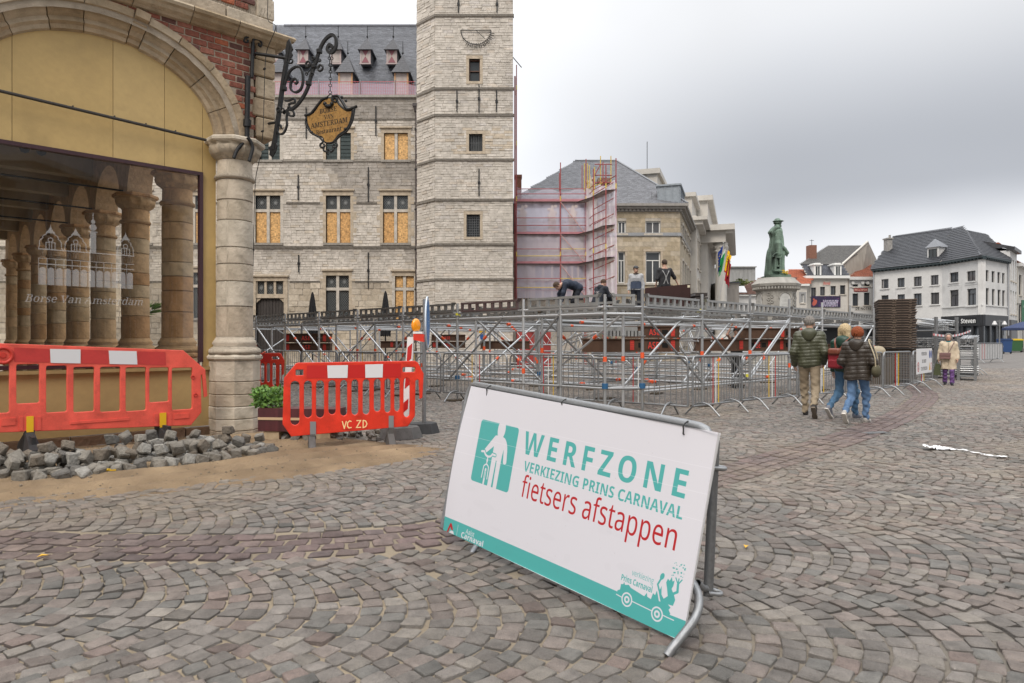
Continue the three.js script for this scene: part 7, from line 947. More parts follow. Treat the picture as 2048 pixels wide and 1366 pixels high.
// ---------------------------------------------------------------- the big notice in front, tied to a tilted barrier
{
const K = 0.00347,c0 = [0,CH,0],TL = add(c0,mul([-82,-89,-1365],K)),TR = add(c0,mul([275.2,-121.9,-914],K)),BL = add(c0,mul([-132.9,-364,-1354],K)),U = sub(TR,TL),W = sub(BL,TL),N = norm(cross(U,mul(W,-1))),at = (u,v,n = 0) => add(add(add(TL,mul(U,u)),mul(W,v * (1 + 0.035 * (1 - u)))),mul(N,n));
const o = thing('werfzone_board','large white notice board with turquoise pictogram and lettering tied to a barrier','sign');
const cv = document.createElement('canvas'),CW = 2048,CHh = 1000; cv.width = CW; cv.height = CHh; const g = cv.getContext('2d'),teal = '#52b8b0',wht = '#e9e8ea',R = (u) => u * CW,T = (v) => v * CHh;
g.fillStyle = wht; g.fillRect(0,0,CW,CHh); g.fillStyle = teal; g.fillRect(0,T(0.906),CW,CHh);
g.beginPath(); g.roundRect(R(0.1),T(0.203),R(0.2),T(0.41),22); g.fill();
g.fillStyle = g.strokeStyle = wht; g.lineCap = g.lineJoin = 'round'; const ix = (x) => R(0.1) + x * R(0.2),iy = (y) => T(0.203) + y * T(0.41);
g.beginPath(); g.ellipse(ix(0.575),iy(0.085),R(0.0195),T(0.062),0,0,7); g.fill();
g.beginPath(); g.moveTo(ix(0.45),iy(0.20)); g.bezierCurveTo(ix(0.52),iy(0.185),ix(0.64),iy(0.185),ix(0.7),iy(0.21)); g.bezierCurveTo(ix(0.77),iy(0.26),ix(0.79),iy(0.32),ix(0.81),iy(0.40)); g.lineTo(ix(0.835),iy(0.56)); g.bezierCurveTo(ix(0.84),iy(0.61),ix(0.755),iy(0.61),ix(0.75),iy(0.57)); g.lineTo(ix(0.715),iy(0.38)); g.lineTo(ix(0.70),iy(0.50)); g.lineTo(ix(0.695),iy(1.0)); g.lineTo(ix(0.605),iy(1.0)); g.lineTo(ix(0.59),iy(0.58)); g.lineTo(ix(0.57),iy(0.58)); g.lineTo(ix(0.56),iy(1.0)); g.lineTo(ix(0.46),iy(1.0)); g.lineTo(ix(0.455),iy(0.37)); g.lineTo(ix(0.29),iy(0.50)); g.lineTo(ix(0.225),iy(0.46)); g.closePath(); g.fill();
g.strokeStyle = teal; g.lineWidth = 26; const bk = () => { g.beginPath(); g.moveTo(ix(0.16),iy(0.50)); g.lineTo(ix(0.235),iy(0.49)); g.quadraticCurveTo(ix(0.27),iy(0.55),ix(0.35),iy(0.555)); g.quadraticCurveTo(ix(0.43),iy(0.55),ix(0.45),iy(0.50)); g.lineTo(ix(0.53),iy(0.505)); g.stroke(); }; bk(); g.strokeStyle = wht; g.lineWidth = 14; bk();
g.lineWidth = 10; g.beginPath(); g.moveTo(ix(0.35),iy(0.56)); g.lineTo(ix(0.35),iy(0.68)); g.stroke(); g.beginPath(); g.ellipse(ix(0.35),iy(0.62),9,10,0,0,7); g.fill(); g.lineWidth = 9; g.beginPath(); g.moveTo(ix(0.275),iy(0.90)); g.lineTo(ix(0.285),iy(0.72)); g.quadraticCurveTo(ix(0.35),iy(0.64),ix(0.415),iy(0.72)); g.lineTo(ix(0.425),iy(0.90)); g.stroke(); g.lineWidth = 17; g.beginPath(); g.moveTo(ix(0.35),iy(0.76)); g.lineTo(ix(0.35),iy(0.985)); g.stroke(); g.strokeStyle = teal; g.lineWidth = 5; g.beginPath(); g.moveTo(ix(0.35),iy(0.79)); g.lineTo(ix(0.35),iy(0.90)); g.stroke();
const spaced = (t,x0,x1,yb,hCap,font,col) => { g.fillStyle = col; const s = hCap / 0.714; g.font = font.replace('#',s); const ws = [...t].map((c) => g.measureText(c).width),tot = ws.reduce((a,b) => a + b,0),gap = (x1 - x0 - tot) / (t.length - 1); let x = x0; if (gap < 0) { g.save(); g.translate(x0,yb); g.scale((x1 - x0) / tot,1); g.fillText(t,0,0); g.restore(); return; } [...t].forEach((c,i) => { g.fillText(c,x,yb); x += ws[i] + gap; }); };
spaced('WERFZONE',R(0.333),R(0.945),T(0.349),T(0.138),'bold #px sans-serif',teal); spaced('VERKIEZING PRINS CARNAVAL',R(0.352),R(0.944),T(0.451),T(0.062),'bold #px sans-serif',teal);
{ g.fillStyle = '#c2141c'; g.font = '182px sans-serif'; const t = 'fietsers afstappen',m = g.measureText(t).width; g.save(); g.translate(R(0.357),T(0.606)); g.scale(R(0.587) / m,1); g.fillText(t,0,0); g.restore(); }
// small marks in the band: a red peak, a rule, curly lettering
g.fillStyle = '#c2141c'; g.beginPath(); g.moveTo(R(0.036),T(0.935)); g.lineTo(R(0.044),T(0.935)); g.lineTo(R(0.056),T(0.975)); g.lineTo(R(0.045),T(0.975)); g.lineTo(R(0.040),T(0.957)); g.lineTo(R(0.031),T(1.0)); g.lineTo(R(0.022),T(1.0)); g.fill(); g.fillStyle = wht; g.beginPath(); g.moveTo(R(0.045),T(0.98)); g.lineTo(R(0.058),T(0.98)); g.lineTo(R(0.064),T(0.998)); g.lineTo(R(0.035),T(0.998)); g.fill(); g.fillRect(R(0.078),T(0.925),3,T(0.072)); g.save(); g.font = '44px sans-serif'; g.translate(R(0.125),T(0.958)); g.rotate(0.02); g.fillText('Aalst',0,0); g.restore(); g.font = 'bold 50px sans-serif'; { const m = g.measureText('Carnaval').width; g.save(); g.translate(R(0.102),T(0.994)); g.scale(R(0.124) / m,1); g.fillText('Carnaval',0,0); g.restore(); }
// drawing of a car with plain festive figures, after the print
g.fillStyle = teal; { const w0 = g.font; g.font = '40px sans-serif'; let m = g.measureText('verkiezing').width; g.globalAlpha = 0.75; g.save(); g.translate(R(0.825),T(0.797)); g.scale(R(0.07) / m,1); g.fillText('verkiezing',0,0); g.restore(); g.globalAlpha = 1; g.font = 'bold 42px sans-serif'; m = g.measureText('Prins Carnaval').width; g.save(); g.translate(R(0.793),T(0.842)); g.scale(R(0.103) / m,1); g.fillText('Prins Carnaval',0,0); g.restore(); }
const q = (u,v) => [R(u),T(v)],poly = (a) => { g.beginPath(); a.forEach((p,i) => g[i ? 'lineTo' : 'moveTo'](...q(...p))); g.closePath(); g.fill(); };
poly([[0.790,0.915],[0.789,0.90],[0.797,0.89],[0.797,0.862],[0.804,0.858],[0.806,0.845],[0.81,0.858],[0.822,0.85],[0.83,0.86],[0.875,0.872],[0.881,0.85],[0.884,0.868],[0.896,0.872],[0.899,0.84],[0.906,0.845],[0.909,0.82],[0.914,0.84],[0.92,0.865],[0.945,0.86],[0.955,0.872],[0.951,0.885],[0.957,0.9],[0.954,0.912],[0.962,0.93],[0.966,0.942],[0.9,0.925]]);
poly([[0.920,0.79],[0.924,0.83],[0.932,0.845],[0.942,0.825],[0.936,0.79],[0.931,0.765],[0.934,0.745],[0.94,0.752],[0.944,0.73],[0.948,0.75],[0.953,0.742],[0.952,0.77],[0.949,0.785],[0.958,0.81],[0.963,0.83],[0.960,0.86],[0.925,0.865],[0.915,0.825]]);
g.strokeStyle = teal; g.lineWidth = 12; g.beginPath(); g.moveTo(...q(0.952,0.81)); g.lineTo(...q(0.965,0.79)); g.lineTo(...q(0.963,0.755)); g.stroke(); g.lineWidth = 6; for (const e of [-0.008,0,0.008]) { g.beginPath(); g.moveTo(...q(0.963,0.755)); g.lineTo(...q(0.963 + e,0.728)); g.stroke(); } g.lineWidth = 10; g.beginPath(); g.moveTo(...q(0.918,0.825)); g.lineTo(...q(0.908,0.79)); g.lineTo(...q(0.915,0.757)); g.stroke(); g.beginPath(); g.ellipse(...q(0.917,0.745),12,18,0.4,0,7); g.fill();
for (let k = 0; k < 26; k++) { g.beginPath(); g.arc(R(rr(0.942,0.975)),T(rr(0.655,0.725)),rr(2,4.5),0,7); g.fill(); }
for (const [u,v] of [[0.824,0.924],[0.921,0.928]]) { g.fillStyle = wht; g.beginPath(); g.arc(R(u),T(v),36,0,7); g.fill(); g.fillStyle = teal; g.beginPath(); g.arc(R(u),T(v),28,0,7); g.fill(); g.fillStyle = wht; g.beginPath(); g.arc(R(u),T(v),18,0,7); g.fill(); g.fillStyle = teal; g.beginPath(); g.arc(R(u),T(v),8,0,7); g.fill(); } g.strokeStyle = wht; g.lineWidth = 5; for (const [a,b] of [[0.788,0.806],[0.842,0.903],[0.939,0.968]]) { g.beginPath(); g.moveTo(...q(a,0.921)); g.lineTo(...q(b,0.924)); g.stroke(); }
g.strokeStyle = 'rgba(250,250,252,0.5)'; g.lineWidth = 3; for (const [v0,v1] of [[0.215,0.175],[0.335,0.30],[0.455,0.43]]) { g.beginPath(); g.moveTo(0,T(v0)); g.lineTo(CW,T(v1)); g.stroke(); }
g.fillStyle = 'rgba(110,100,85,0.10)'; for (let k = 0; k < 150; k++) { g.beginPath(); g.arc(rr(0,CW),CHh - Math.pow(rnd(),2.2) * CHh * 0.9,rr(1,3.2),0,7); g.fill(); } for (let k = 0; k < 26; k++) { g.fillStyle = 'rgba(120,108,90,0.012)'; g.beginPath(); g.ellipse(rr(0,CW),rr(CHh * 0.6,CHh),rr(20,120),rr(8,30),0,0,7); g.fill(); }
const t = new THREE.CanvasTexture(cv); t.colorSpace = THREE.SRGBColorSpace; const m = mat([0.69,0.685,0.72],{ r: 0.42 }); m.map = t;
const NU = 40,NV = 20,pos = [],uv = [],ix2 = [],bend = (u,v) => 0.012 * ss(0.1,0,u) * Math.sin(v * 3) * 1.5 + 0.006 * Math.sin(u * 5 + v * 2) - 0.014 * ss(0.94,1,u); for (let j = 0; j <= NV; j++) for (let i = 0; i <= NU; i++) { const u = i / NU,v = j / NV; pos.push(...at(u + 0.006 * Math.sin(v * 3.1) * ss(0.06,0,u) * -1,v,bend(u,v))); uv.push(u,1 - v); } for (let j = 0; j < NV; j++) for (let i = 0; i < NU; i++) { const a = j * (NU + 1) + i; ix2.push(a,a + NU + 1,a + NU + 2,a,a + NU + 2,a + 1); }
const bg = new THREE.BufferGeometry(); bg.setAttribute('position',new THREE.Float32BufferAttribute(pos,3)); bg.setAttribute('uv',new THREE.Float32BufferAttribute(uv,2)); bg.setIndex(ix2); bg.computeVertexNormals(); part(o,'board_front',bg,m);
const b2 = new B(); for (let j = 0; j < NV; j++) for (let i = 0; i < NU; i++) { const p = (a,b) => at(a / NU,b / NV,bend(a / NU,b / NV) - 0.006); b2.quad(p(i,j),p(i + 1,j),p(i + 1,j + 1),p(i,j + 1)); } b2.quad(at(0,0,0),at(0,0,-0.006),at(1,0,-0.006),at(1,0,0)).quad(at(0,1,0),at(0,1,-0.006),at(1,1,-0.006),at(1,1,0)).quad(at(0,0,0),at(0,0,-0.006),at(0,1,-0.006),at(0,1,0)).quad(at(1,0,bend(1,0)),at(1,0,-0.006),at(1,1,-0.006),at(1,1,bend(1,1))); b2.build('board_back',mat([0.66,0.66,0.67],{ r: 0.6 }),o);
for (const [u,w] of [[0.1,0.042],[0.47,0.012],[0.907,0.04]]) { const s = new B(); s.path([at(u,w,0.002),at(u,w * 0.4,0.006),at(u,-0.004,0.012),at(u,-0.028,-0.02),at(u,0.0,-0.05),at(u,0.03,-0.03),at(u,w,-0.004)],0.0035,6,true,30); s.build('cable_tie',mat([0.01,0.01,0.01],{ r: 0.5 }),o); }
// the barrier carrying it
const b = thing('sign_barrier','leaning galvanised crowd barrier that carries the large white notice board','barrier'),z = -0.035,f = new B();
f.path([at(-0.035,1.0,z),at(-0.035,0.2,z),at(-0.032,0.06,z),at(-0.015,-0.01,z),at(0.03,-0.016,z),at(0.5,-0.016,z),at(0.88,-0.016,z),at(0.955,-0.004,z),at(0.975,0.06,z),at(0.977,0.4,z),at(0.977,0.98,z)],0.021,10,false,90); f.tube(at(-0.035,0.93,z),at(0.977,0.93,z),0.018,0,8); f.build('frame',galv,b);
for (let k = 1; k < 20; k++) rod(b,'bar',at(mix(-0.035,0.977,k / 20),-0.016,z),at(mix(-0.035,0.977,k / 20),0.93,z),0.008,galv);
// upright pole of the next frame that hooks into it, with its strap hooks
const p = (px,py,d) => P(px,py,d),up = new B(); up.tube(p(1430,880,3.42),p(1416,1192,3.36),0.0245,0,12); up.build('upright_post',mat([0.22,0.225,0.23],{ r: 0.5,m: 0.6,t: 'metal',ts: 0.5,b: 'b_rough',bs: 0.3,bh: 0.001 }),b);
for (const [x0,x1,y0,d] of [[1422,1449,936,3.41],[1417,1441,1187,3.36]]) { const h = new B(),a = p(x0,y0,d - 0.03),c = p(x1,y0 + 2,d - 0.02),fwd = [0.02,0,0.05]; h.path([add(a,[0,0,0.0]),lerp3(a,c,0.5),c,add(c,[0.008,0,-0.03]),add(lerp3(a,c,0.5),[0,0,-0.06]),add(a,[0,0,-0.06])],0.011,6,false,24); h.build('hook',galv,b); }
{ const r = new B(); r.path([p(1395,1166,3.3),p(1405,1175,3.33),p(1416,1178,3.36)],0.018,8,false,8); r.path([p(1372,1150,3.34),p(1388,1170,3.28),p(1397,1192,3.22),p(1397,1215,3.17),p(1388,1240,3.13),p(1366,1270,3.09),p(1345,1296,3.06),p(1334,1312,3.045)],0.0205,10,false,40); r.build('foot',galv,b); const l = new B(); l.path([p(1000,1050,4.75),p(966,1078,4.66),p(950,1095,4.6),p(939,1113,4.53)],0.0205,10,false,20); l.path([p(1000,1050,4.78),p(1040,1060,4.95),p(1080,1070,5.15)],0.02,8,false,16); l.build('foot',galv,b); const hl = new B(); hl.path([p(941,802,4.80),p(926,802,4.82),p(925,812,4.82),p(926,822,4.82),p(921,826,4.82)],0.007,6,false,16); hl.build('hook',galv,b);
const st = new B(); st.hex([p(931,905,4.82),p(938,905,4.82),p(944,778,4.84),p(936,790,4.84),p(931,905,4.86),p(938,905,4.86),p(944,778,4.88),p(936,790,4.88)]); st.build('end_post',galvDull,b); }
}
// ---------------------------------------------------------------- red plastic road barriers
const redPl = mat([0.80,0.042,0.016],{ r: 0.5,t: 'stone',ts: 0.8,rt: 'plaster',b: 'b_rough',bs: 0.5,bh: 0.002 }),coralPl = mat([0.90,0.125,0.085],{ r: 0.55,t: 'stone',ts: 0.9,rt: 'plaster',b: 'b_rough',bs: 0.5,bh: 0.002 }),reflW = mat([0.66,0.66,0.68],{ r: 0.35 }),reflR = mat([0.50,0.018,0.016],{ r: 0.3 });
const shapeOf = (pts) => new THREE.Shape(pts.map((p) => new THREE.Vector2(...p)));
const rpath = (x0,y0,x1,y1,r) => { const s = new THREE.Path(); s.moveTo(x0 + r,y0); s.lineTo(x1 - r,y0); s.quadraticCurveTo(x1,y0,x1,y0 + r); s.lineTo(x1,y1 - r); s.quadraticCurveTo(x1,y1,x1 - r,y1); s.lineTo(x0 + r,y1); s.quadraticCurveTo(x0,y1,x0,y1 - r); s.lineTo(x0,y0 + r); s.quadraticCurveTo(x0,y0,x0 + r,y0); return s; };
function roadBarrier(o,q,spec,m) {                 // q(px, py) -> local x, y
const s = shapeOf(spec.out.map((p) => q(...p))); for (const [a,b,c,d,r] of spec.holes) { const p = q(a,d),w = q(c,b),p2 = q(a,b),w2 = q(c,d); s.holes.push(rpath((p[0] + p2[0]) / 2,(p[1] + w2[1]) / 2,(w[0] + w2[0]) / 2,(w[1] + p2[1]) / 2,r)); }
part(o,'panel',metreUV(new THREE.ExtrudeGeometry(s,{ depth: 0.036,bevelEnabled: true,bevelSize: 0.008,bevelThickness: 0.008,bevelSegments: 2,curveSegments: 5 }).translate(0,0,-0.02)),m);
const quad = (name,a,mm,z = 0.029) => { const b = new B(); b.quad(...a.map((p) => [...q(...p),z])); b.build(name,mm,o); };
for (const [k,a] of spec.strips) quad(k ? 'white_reflector' : 'red_reflector',a,k ? reflW : spec.redStrip ?? reflR,k ? 0.031 : 0.0275);
}
const box2 = (a,b,c,d) => [[a,d],[c,d],[c,b],[a,b]];
{
const S = (x,y) => [500 + x / 3.795,560 + y / 3.795],A = xz(568,8.75),C = xz(845,9.3),fr = facadeFrame(A,C),q = (x,y) => fr.at(...S(x,y));
const o = thing('road_barrier','bright red plastic barrier with round-topped slots and painted yellow letters beside the beacon','barrier',fr.pos,fr.ry);
const xs = [[303,380,1105],[405,474,1050],[497,567,1050],[590,655,1026],[680,742,1036],[765,826,1030],[850,911,1026],[935,996,1004],[1015,1071,1012],[1090,1141,1004],[1160,1216,1046]];
roadBarrier(o,q,{ out: [[262,745],[350,638],[365,632],[1250,618],[1272,632],[1312,712],[1303,890],[1290,898],[1284,760],[1268,748],[1250,764],[1246,1030],[1195,1105],[315,1182],[252,1092]],holes: [...xs.map(([a,c,b],i) => [a,762 - i * 2.6,c,b,0.07]),[342,676,410,728,0.02],[1152,657,1258,703,0.03]],strips: [[0,[[430,745],[582,745],[582,647],[432,648]]],[1,[[590,743],[738,742],[742,645],[585,648]]],[0,[[744,742],[870,741],[870,642],[746,645]]],[1,[[874,741],[1004,739],[1007,637],[872,641]]],[0,[[1010,739],[1142,737],[1145,633],[1012,637]]]] },redPl);
const p = q(695,1130),w = q(890,1056); canvasPlane(o,'painted_letters',w[0] - p[0],w[1] - p[1],(p[0] + w[0]) / 2,(p[1] + w[1]) / 2,0.0285,(g,W,H) => { g.fillStyle = '#cf2a16'; g.fillRect(0,0,W,H); g.strokeStyle = '#e8cf96'; g.lineWidth = H * 0.12; g.lineCap = 'butt'; const L = (a) => { g.beginPath(); a.forEach((t,i) => g[i ? 'lineTo' : 'moveTo'](t[0] * W,t[1] * H)); g.stroke(); }; L([[0.02,0.1],[0.1,0.92],[0.18,0.1]]); L([[0.38,0.18],[0.3,0.1],[0.23,0.3],[0.22,0.7],[0.28,0.9],[0.38,0.85]]); L([[0.57,0.1],[0.73,0.1],[0.57,0.88],[0.75,0.88]]); L([[0.83,0.06],[0.83,0.92],[0.93,0.82],[0.98,0.5],[0.93,0.18],[0.83,0.08]]); },{ cw: 256,r: 0.5 });
const ft = (ins,leg,foot) => { const a = new B(); a.quad(...ins.map((v) => [...q(...v),0.034])); a.build('foot_insert',mat([0.20,0.20,0.205],{ r: 0.6 }),o); const b = new B(),L = leg.map((v) => q(...v)); b.hex([...L.map((v) => [...v,0.05]),...L.map((v) => [...v,-0.03])]); if (foot) { const y = foot[1]; b.hex([[foot[0] - 0.05,y,0.28],[foot[0] + 0.05,y,0.28],[foot[0] + 0.04,y + 0.03,0.26],[foot[0] - 0.04,y + 0.03,0.26],[foot[0] - 0.05,y,0.0],[foot[0] + 0.05,y,0.0],[foot[0] + 0.04,y + 0.2,0.0],[foot[0] - 0.04,y + 0.2,0.0]]).hex([[foot[0] - 0.05,y,0],[foot[0] + 0.05,y,0],[foot[0] + 0.04,y + 0.2,0],[foot[0] - 0.04,y + 0.2,0],[foot[0] - 0.05,y,-0.28],[foot[0] + 0.05,y,-0.28],[foot[0] + 0.04,y + 0.03,-0.26],[foot[0] - 0.04,y + 0.03,-0.26]]); } b.build('foot',mat([0.10,0.095,0.09],{ r: 0.8,t: 'stone',ts: 0.4 }),o); };
ft(box2(455,1072,500,1172),box2(458,1168,494,1300),[q(470,1200)[0],0.0]); ft(box2(1050,1028,1088,1122),box2(1048,1118,1090,1190),[q(1065,1200)[0],0.0]);
const o2 = o.clone(); o2.name = numbered('road_barrier'); o2.userData = { ...o.userData,label: 'red plastic barrier just showing past the corner column, behind the planter' }; scene.add(o2); o2.position.set(X(398,15.4),0,-15.6); o2.rotation.y = 0.12;
}
{
const S = (x,y) => [x / 3.657,660 + y / 3.657],zl = 0.5,q = (x,y) => { const p = fpx(...S(x,y),zl); return [p[0],p[1]]; };
const o = thing('coral_road_barrier','faded coral red plastic barrier with wide rectangular openings before the yellow wall','barrier',lw([0,0,zl]),LA);
const hs = [[-520,225,-345,612],[-305,230,-125,612],[-85,240,72,612],[112,245,292,540],[330,256,492,605],[530,266,692,602],[725,265,882,600],[912,268,1070,595],[1085,270,1236,530],[1250,272,1408,585]];
roadBarrier(o,q,{ out: [[-640,120],[-600,75],[0,102],[1335,152],[1495,292],[1510,480],[1495,488],[1478,318],[1462,330],[1466,600],[1392,692],[0,745],[-640,770]],holes: hs.map((h) => [...h,0.035]),strips: [[0,[[100,232],[358,238],[358,138],[100,128]]],[1,[[367,240],[585,244],[585,142],[362,138]]],[0,[[592,244],[788,250],[786,150],[592,142]]],[1,[[797,248],[1000,252],[994,155],[790,150]]],[0,[[1006,252],[1210,258],[1206,160],[1002,155]]]],redStrip: mat([0.60,0.05,0.045],{ r: 0.4,t: 'plaster',ts: 0.8 }) },coralPl);
const yl = mat([0.72,0.42,0.01],{ r: 0.5 }),dk = new B(),rc = new B(); for (const [a,b,c,d] of [[510,640,940,688],[138,632,165,735],[268,630,296,732],[1122,608,1148,700],[1226,606,1250,698],[1268,606,1376,650],[10,640,110,700]]) { const p = q(a,d),w = q(c,b); rc.box(p[0],p[1],0.02,w[0],w[1],0.0325); } rc.build('raised_panel',coralPl,o);
const rg = new B(); rg.geo(new THREE.TorusGeometry(0.09,0.022,8,20),mat4(...q(20,185),0.025)); rg.geo(new THREE.CylinderGeometry(0.03,0.04,0.03,12).rotateX(Math.PI / 2),mat4(...q(20,185),0.03)); for (const [x,y] of [[1405,345],[1425,475]]) rg.geo(new THREE.TorusGeometry(0.022,0.008,6,12),mat4(...q(x,y),0.028)); rg.build('socket',mat([0.5,0.035,0.022],{ r: 0.5 }),o);
for (const [a,b,c,d,fx] of [[190,628,242,747,215],[1163,603,1210,712,1190]]) { const y = new B(),p = q(a,d),w = q(c,b); y.hex([[p[0],p[1],0.036],[w[0],p[1],0.036],[w[0],w[1],0.034],[p[0],w[1],0.034],[p[0],p[1],0.0],[w[0],p[1],0.0],[w[0],w[1],0],[p[0],w[1],0]]); y.build('foot_insert',yl,o); const f = new B(),x = q(fx,d)[0],t = p[1] + 0.02,base = 0.06; for (const e of [-1,1]) { f.hex([[x - 0.07,base,e * 0.42],[x + 0.07,base,e * 0.42],[x + 0.06,base + 0.06,e * 0.42],[x - 0.06,base + 0.06,e * 0.42],[x - 0.07,base,e * 0.02],[x + 0.07,base,e * 0.02],[x + 0.045,t - 0.02,e * 0.02],[x - 0.045,t - 0.02,e * 0.02]]); f.box(x - 0.02,base + 0.05,e > 0 ? 0.05 : -0.3,x + 0.02,base + 0.2,e > 0 ? 0.3 : -0.05); } f.box(x - 0.05,base,-0.03,x + 0.05,t,0.035); f.build('foot',rubber,o); }
}
// ---------------------------------------------------------------- heap of loose setts
{
const o = thing('sett_pile','long low heap of loose grey paving setts lying below the coral barrier','stone pile'),ms = [[0.13,0.118,0.10],[0.095,0.089,0.08],[0.16,0.146,0.124],[0.12,0.10,0.078],[0.21,0.20,0.18]].map((c) => mat(mul(c,1.6),{ t: 'granite',ts: 0.25,r: 0.85,b: 'b_chip',bs: 0.16,bh: 0.014 })),gs = []; for (let k = 0; k < 12; k++) gs.push(chamfer(rr(0.09,0.145),rr(0.09,0.13),rr(0.095,0.14),0.013,0.017));
const add1 = (x,y,z,tilt) => { const w = lw([x,y,z]); const m = part(o,'cobble',pick(gs),pick(ms)); m.position.set(...w); m.rotation.set(rr(-1,1) * tilt,rr(0,6),rr(-1,1) * tilt); };
for (let x = -3.75; x < -0.05; x += 0.148) { const e = ss(-0.0,-0.9,x),zf = 2.6 - 0.45 * ss(-2.2,-3.4,x),zb = 1.75 + 0.3 * (1 - e) - 0.35 * ss(-2.2,-3.4,x); for (let z = zb; z < zf; z += 0.165) add1(x + rr(-0.03,0.03),0.06,z + rr(-0.04,0.04),z > zf - 0.3 ? 0.35 : 0.1); for (let z = zb; z < zf - 0.24; z += 0.17) if (rnd() < 0.35 + 0.5 * e) add1(x + rr(-0.05,0.05),0.175,z + rr(-0.04,0.04),0.5); for (let z = zb; z < zf - 0.5; z += 0.18) if (rnd() < 0.3 * e + 0.1) add1(x + rr(-0.05,0.05),0.28,z + rr(-0.04,0.04),0.6); }
const o2 = thing('sett_heap','few loose setts and broken mortar lumps under the bright red barrier','stone pile'); for (let k = 0; k < 42; k++) { const t = rnd(),d = mix(9.5,10.1,rnd()),m = part(o2,'cobble',pick(gs),pick(ms)),s = k < 8 ? 0.95 : rr(0.3,0.75); m.scale.setScalar(s); m.position.set(X(mix(k < 8 ? 560 : 660,k < 8 ? 620 : 775,t),d),0.05 * s + (k > 20 ? 0.06 : 0),-d); m.rotation.set(rr(-1,1),rr(0,6),rr(-1,1)); }
const cr = stuff(new THREE.InstancedMesh(gs[0],mat([0.25,0.20,0.145],{ r: 0.95,t: 'sand',ts: 0.2 }),900)); cr.name = numbered('gravel'); const M = new THREE.Matrix4(); for (let k = 0; k < 900; k++) { let x,z; do { x = rr(-8,0); z = rr(-10.5,-5.4); } while (polyDist(x,z,dirtPoly) < 0.02); const s = rr(0.04,0.16) * (rnd() < 0.1 ? 1.5 : 1); M.copy(mat4(x,dirtH(x,z) + 0.003,z,rr(0,6),rr(0,3),0,s)); cr.setMatrixAt(k,M); } cr.userData.label = 'small crumbs of stone and mortar scattered over the sandy strip'; scene.add(cr);
}
// ---------------------------------------------------------------- planter, beacon, signs on rubber feet
function leafBush(p,n,w,h,d,cols,s0 = 0.03) { const b = new B(); for (let k = 0; k < n; k++) { const u = rnd(),v = rnd(),t = [(rr(-1,1)) * w,Math.pow(rnd(),0.7) * h * (0.7 + 0.5 * fb(u * 3,v * 3,1,2,9,false)),rr(-1,1) * d],a = norm([rr(-1,1),rr(-0.2,1),rr(-1,1)]),q = norm(cross(a,[0.2,0.3,1])),s = rr(0.6,1.3) * s0,c = mul(pick(cols),rr(0.7,1.4)); b.quad(t,add(t,add(mul(a,s),mul(q,s * 0.45))),add(t,mul(a,2 * s)),add(t,add(mul(a,s),mul(q,-s * 0.45))),c); } return b.build('leaves',mat([1,1,1],{ vc: true,phys: true,r: 0.6,x: { transmission: 0.25,thickness: 0,side: THREE.DoubleSide } }),p); }
{
const o = thing('planter_box','burgundy wooden planter box with a cream stripe on pale blocks','planter',[X(513,9.6) + 0.02,0,-9.6],-0.12),b = new B(),L = 1.15; const bm = mat([0.10,0.022,0.026],{ r: 0.45,t: 'wood',ts: 0.9 }); b.box(0,0.14,-0.36,L,0.30,0).box(0,0.335,-0.36,L,0.46,0.002); b.build('board',bm,o); const s = new B(); s.box(0.002,0.30,-0.355,L - 0.002,0.335,0.012); s.build('stripe',mat([0.5,0.36,0.22],{ r: 0.6 }),o); const bl = new B(); bl.box(0.08,-0.02,-0.34,0.30,0.139,-0.02); bl.build('block',mat([0.46,0.36,0.23],{ r: 0.9,t: 'stone',ts: 0.4 }),o); const b3 = new B(); b3.box(0.85,-0.02,-0.34,1.05,0.139,-0.02); b3.build('block',mat([0.46,0.36,0.23],{ r: 0.9,t: 'stone',ts: 0.4 }),o); const e = new B(); e.box(0.03,0.40,-0.33,L - 0.03,0.45,-0.03); e.build('soil',mat([0.03,0.02,0.014],{ r: 1 }),o);
const pl = thing('planter_shrub','bright green leafy bedding plant growing in the burgundy planter','plant',[X(537,9.75),0.45,-9.75]); leafBush(pl,900,0.19,0.27,0.14,[[0.10,0.22,0.03],[0.14,0.28,0.05],[0.06,0.15,0.02]],0.034); const st = new B(); for (let k = 0; k < 14; k++) st.tube([rr(-0.1,0.1),0,rr(-0.08,0.08)],[rr(-0.18,0.18),rr(0.1,0.24),rr(-0.12,0.12)],0.004,0,4); st.build('stem',mat([0.08,0.12,0.03],{ r: 0.8 }),pl);
const bd = thing('board_stack','white and red trimmed boards lying flat behind the bright red barrier','boards',[X(615,10.6),0.02,-10.6],0.2); for (const [y,m,w] of [[0.0,redPl,0.62],[0.07,mat([0.5,0.5,0.5],{ r: 0.6 }),0.6],[0.14,mat([0.28,0.25,0.22],{ r: 0.7 }),0.56]]) { const q = new B(); q.box(-w,y,-0.3,w * 0.4,y + 0.05,0.12); q.build('board',m,bd); }
}
const octBase = (o,x,z,w,d,h,m,ry = 0) => { const g = new THREE.CylinderGeometry(0.82,1,1,8); g.rotateY(Math.PI / 8); g.scale(w / 1.85,h,d / 1.85); const q = toCreasedNormals(g,0.3); const p = part(o,'rubber_foot',metreUV(q),m); p.position.set(x,h / 2,z); p.rotation.y = ry; return p; };
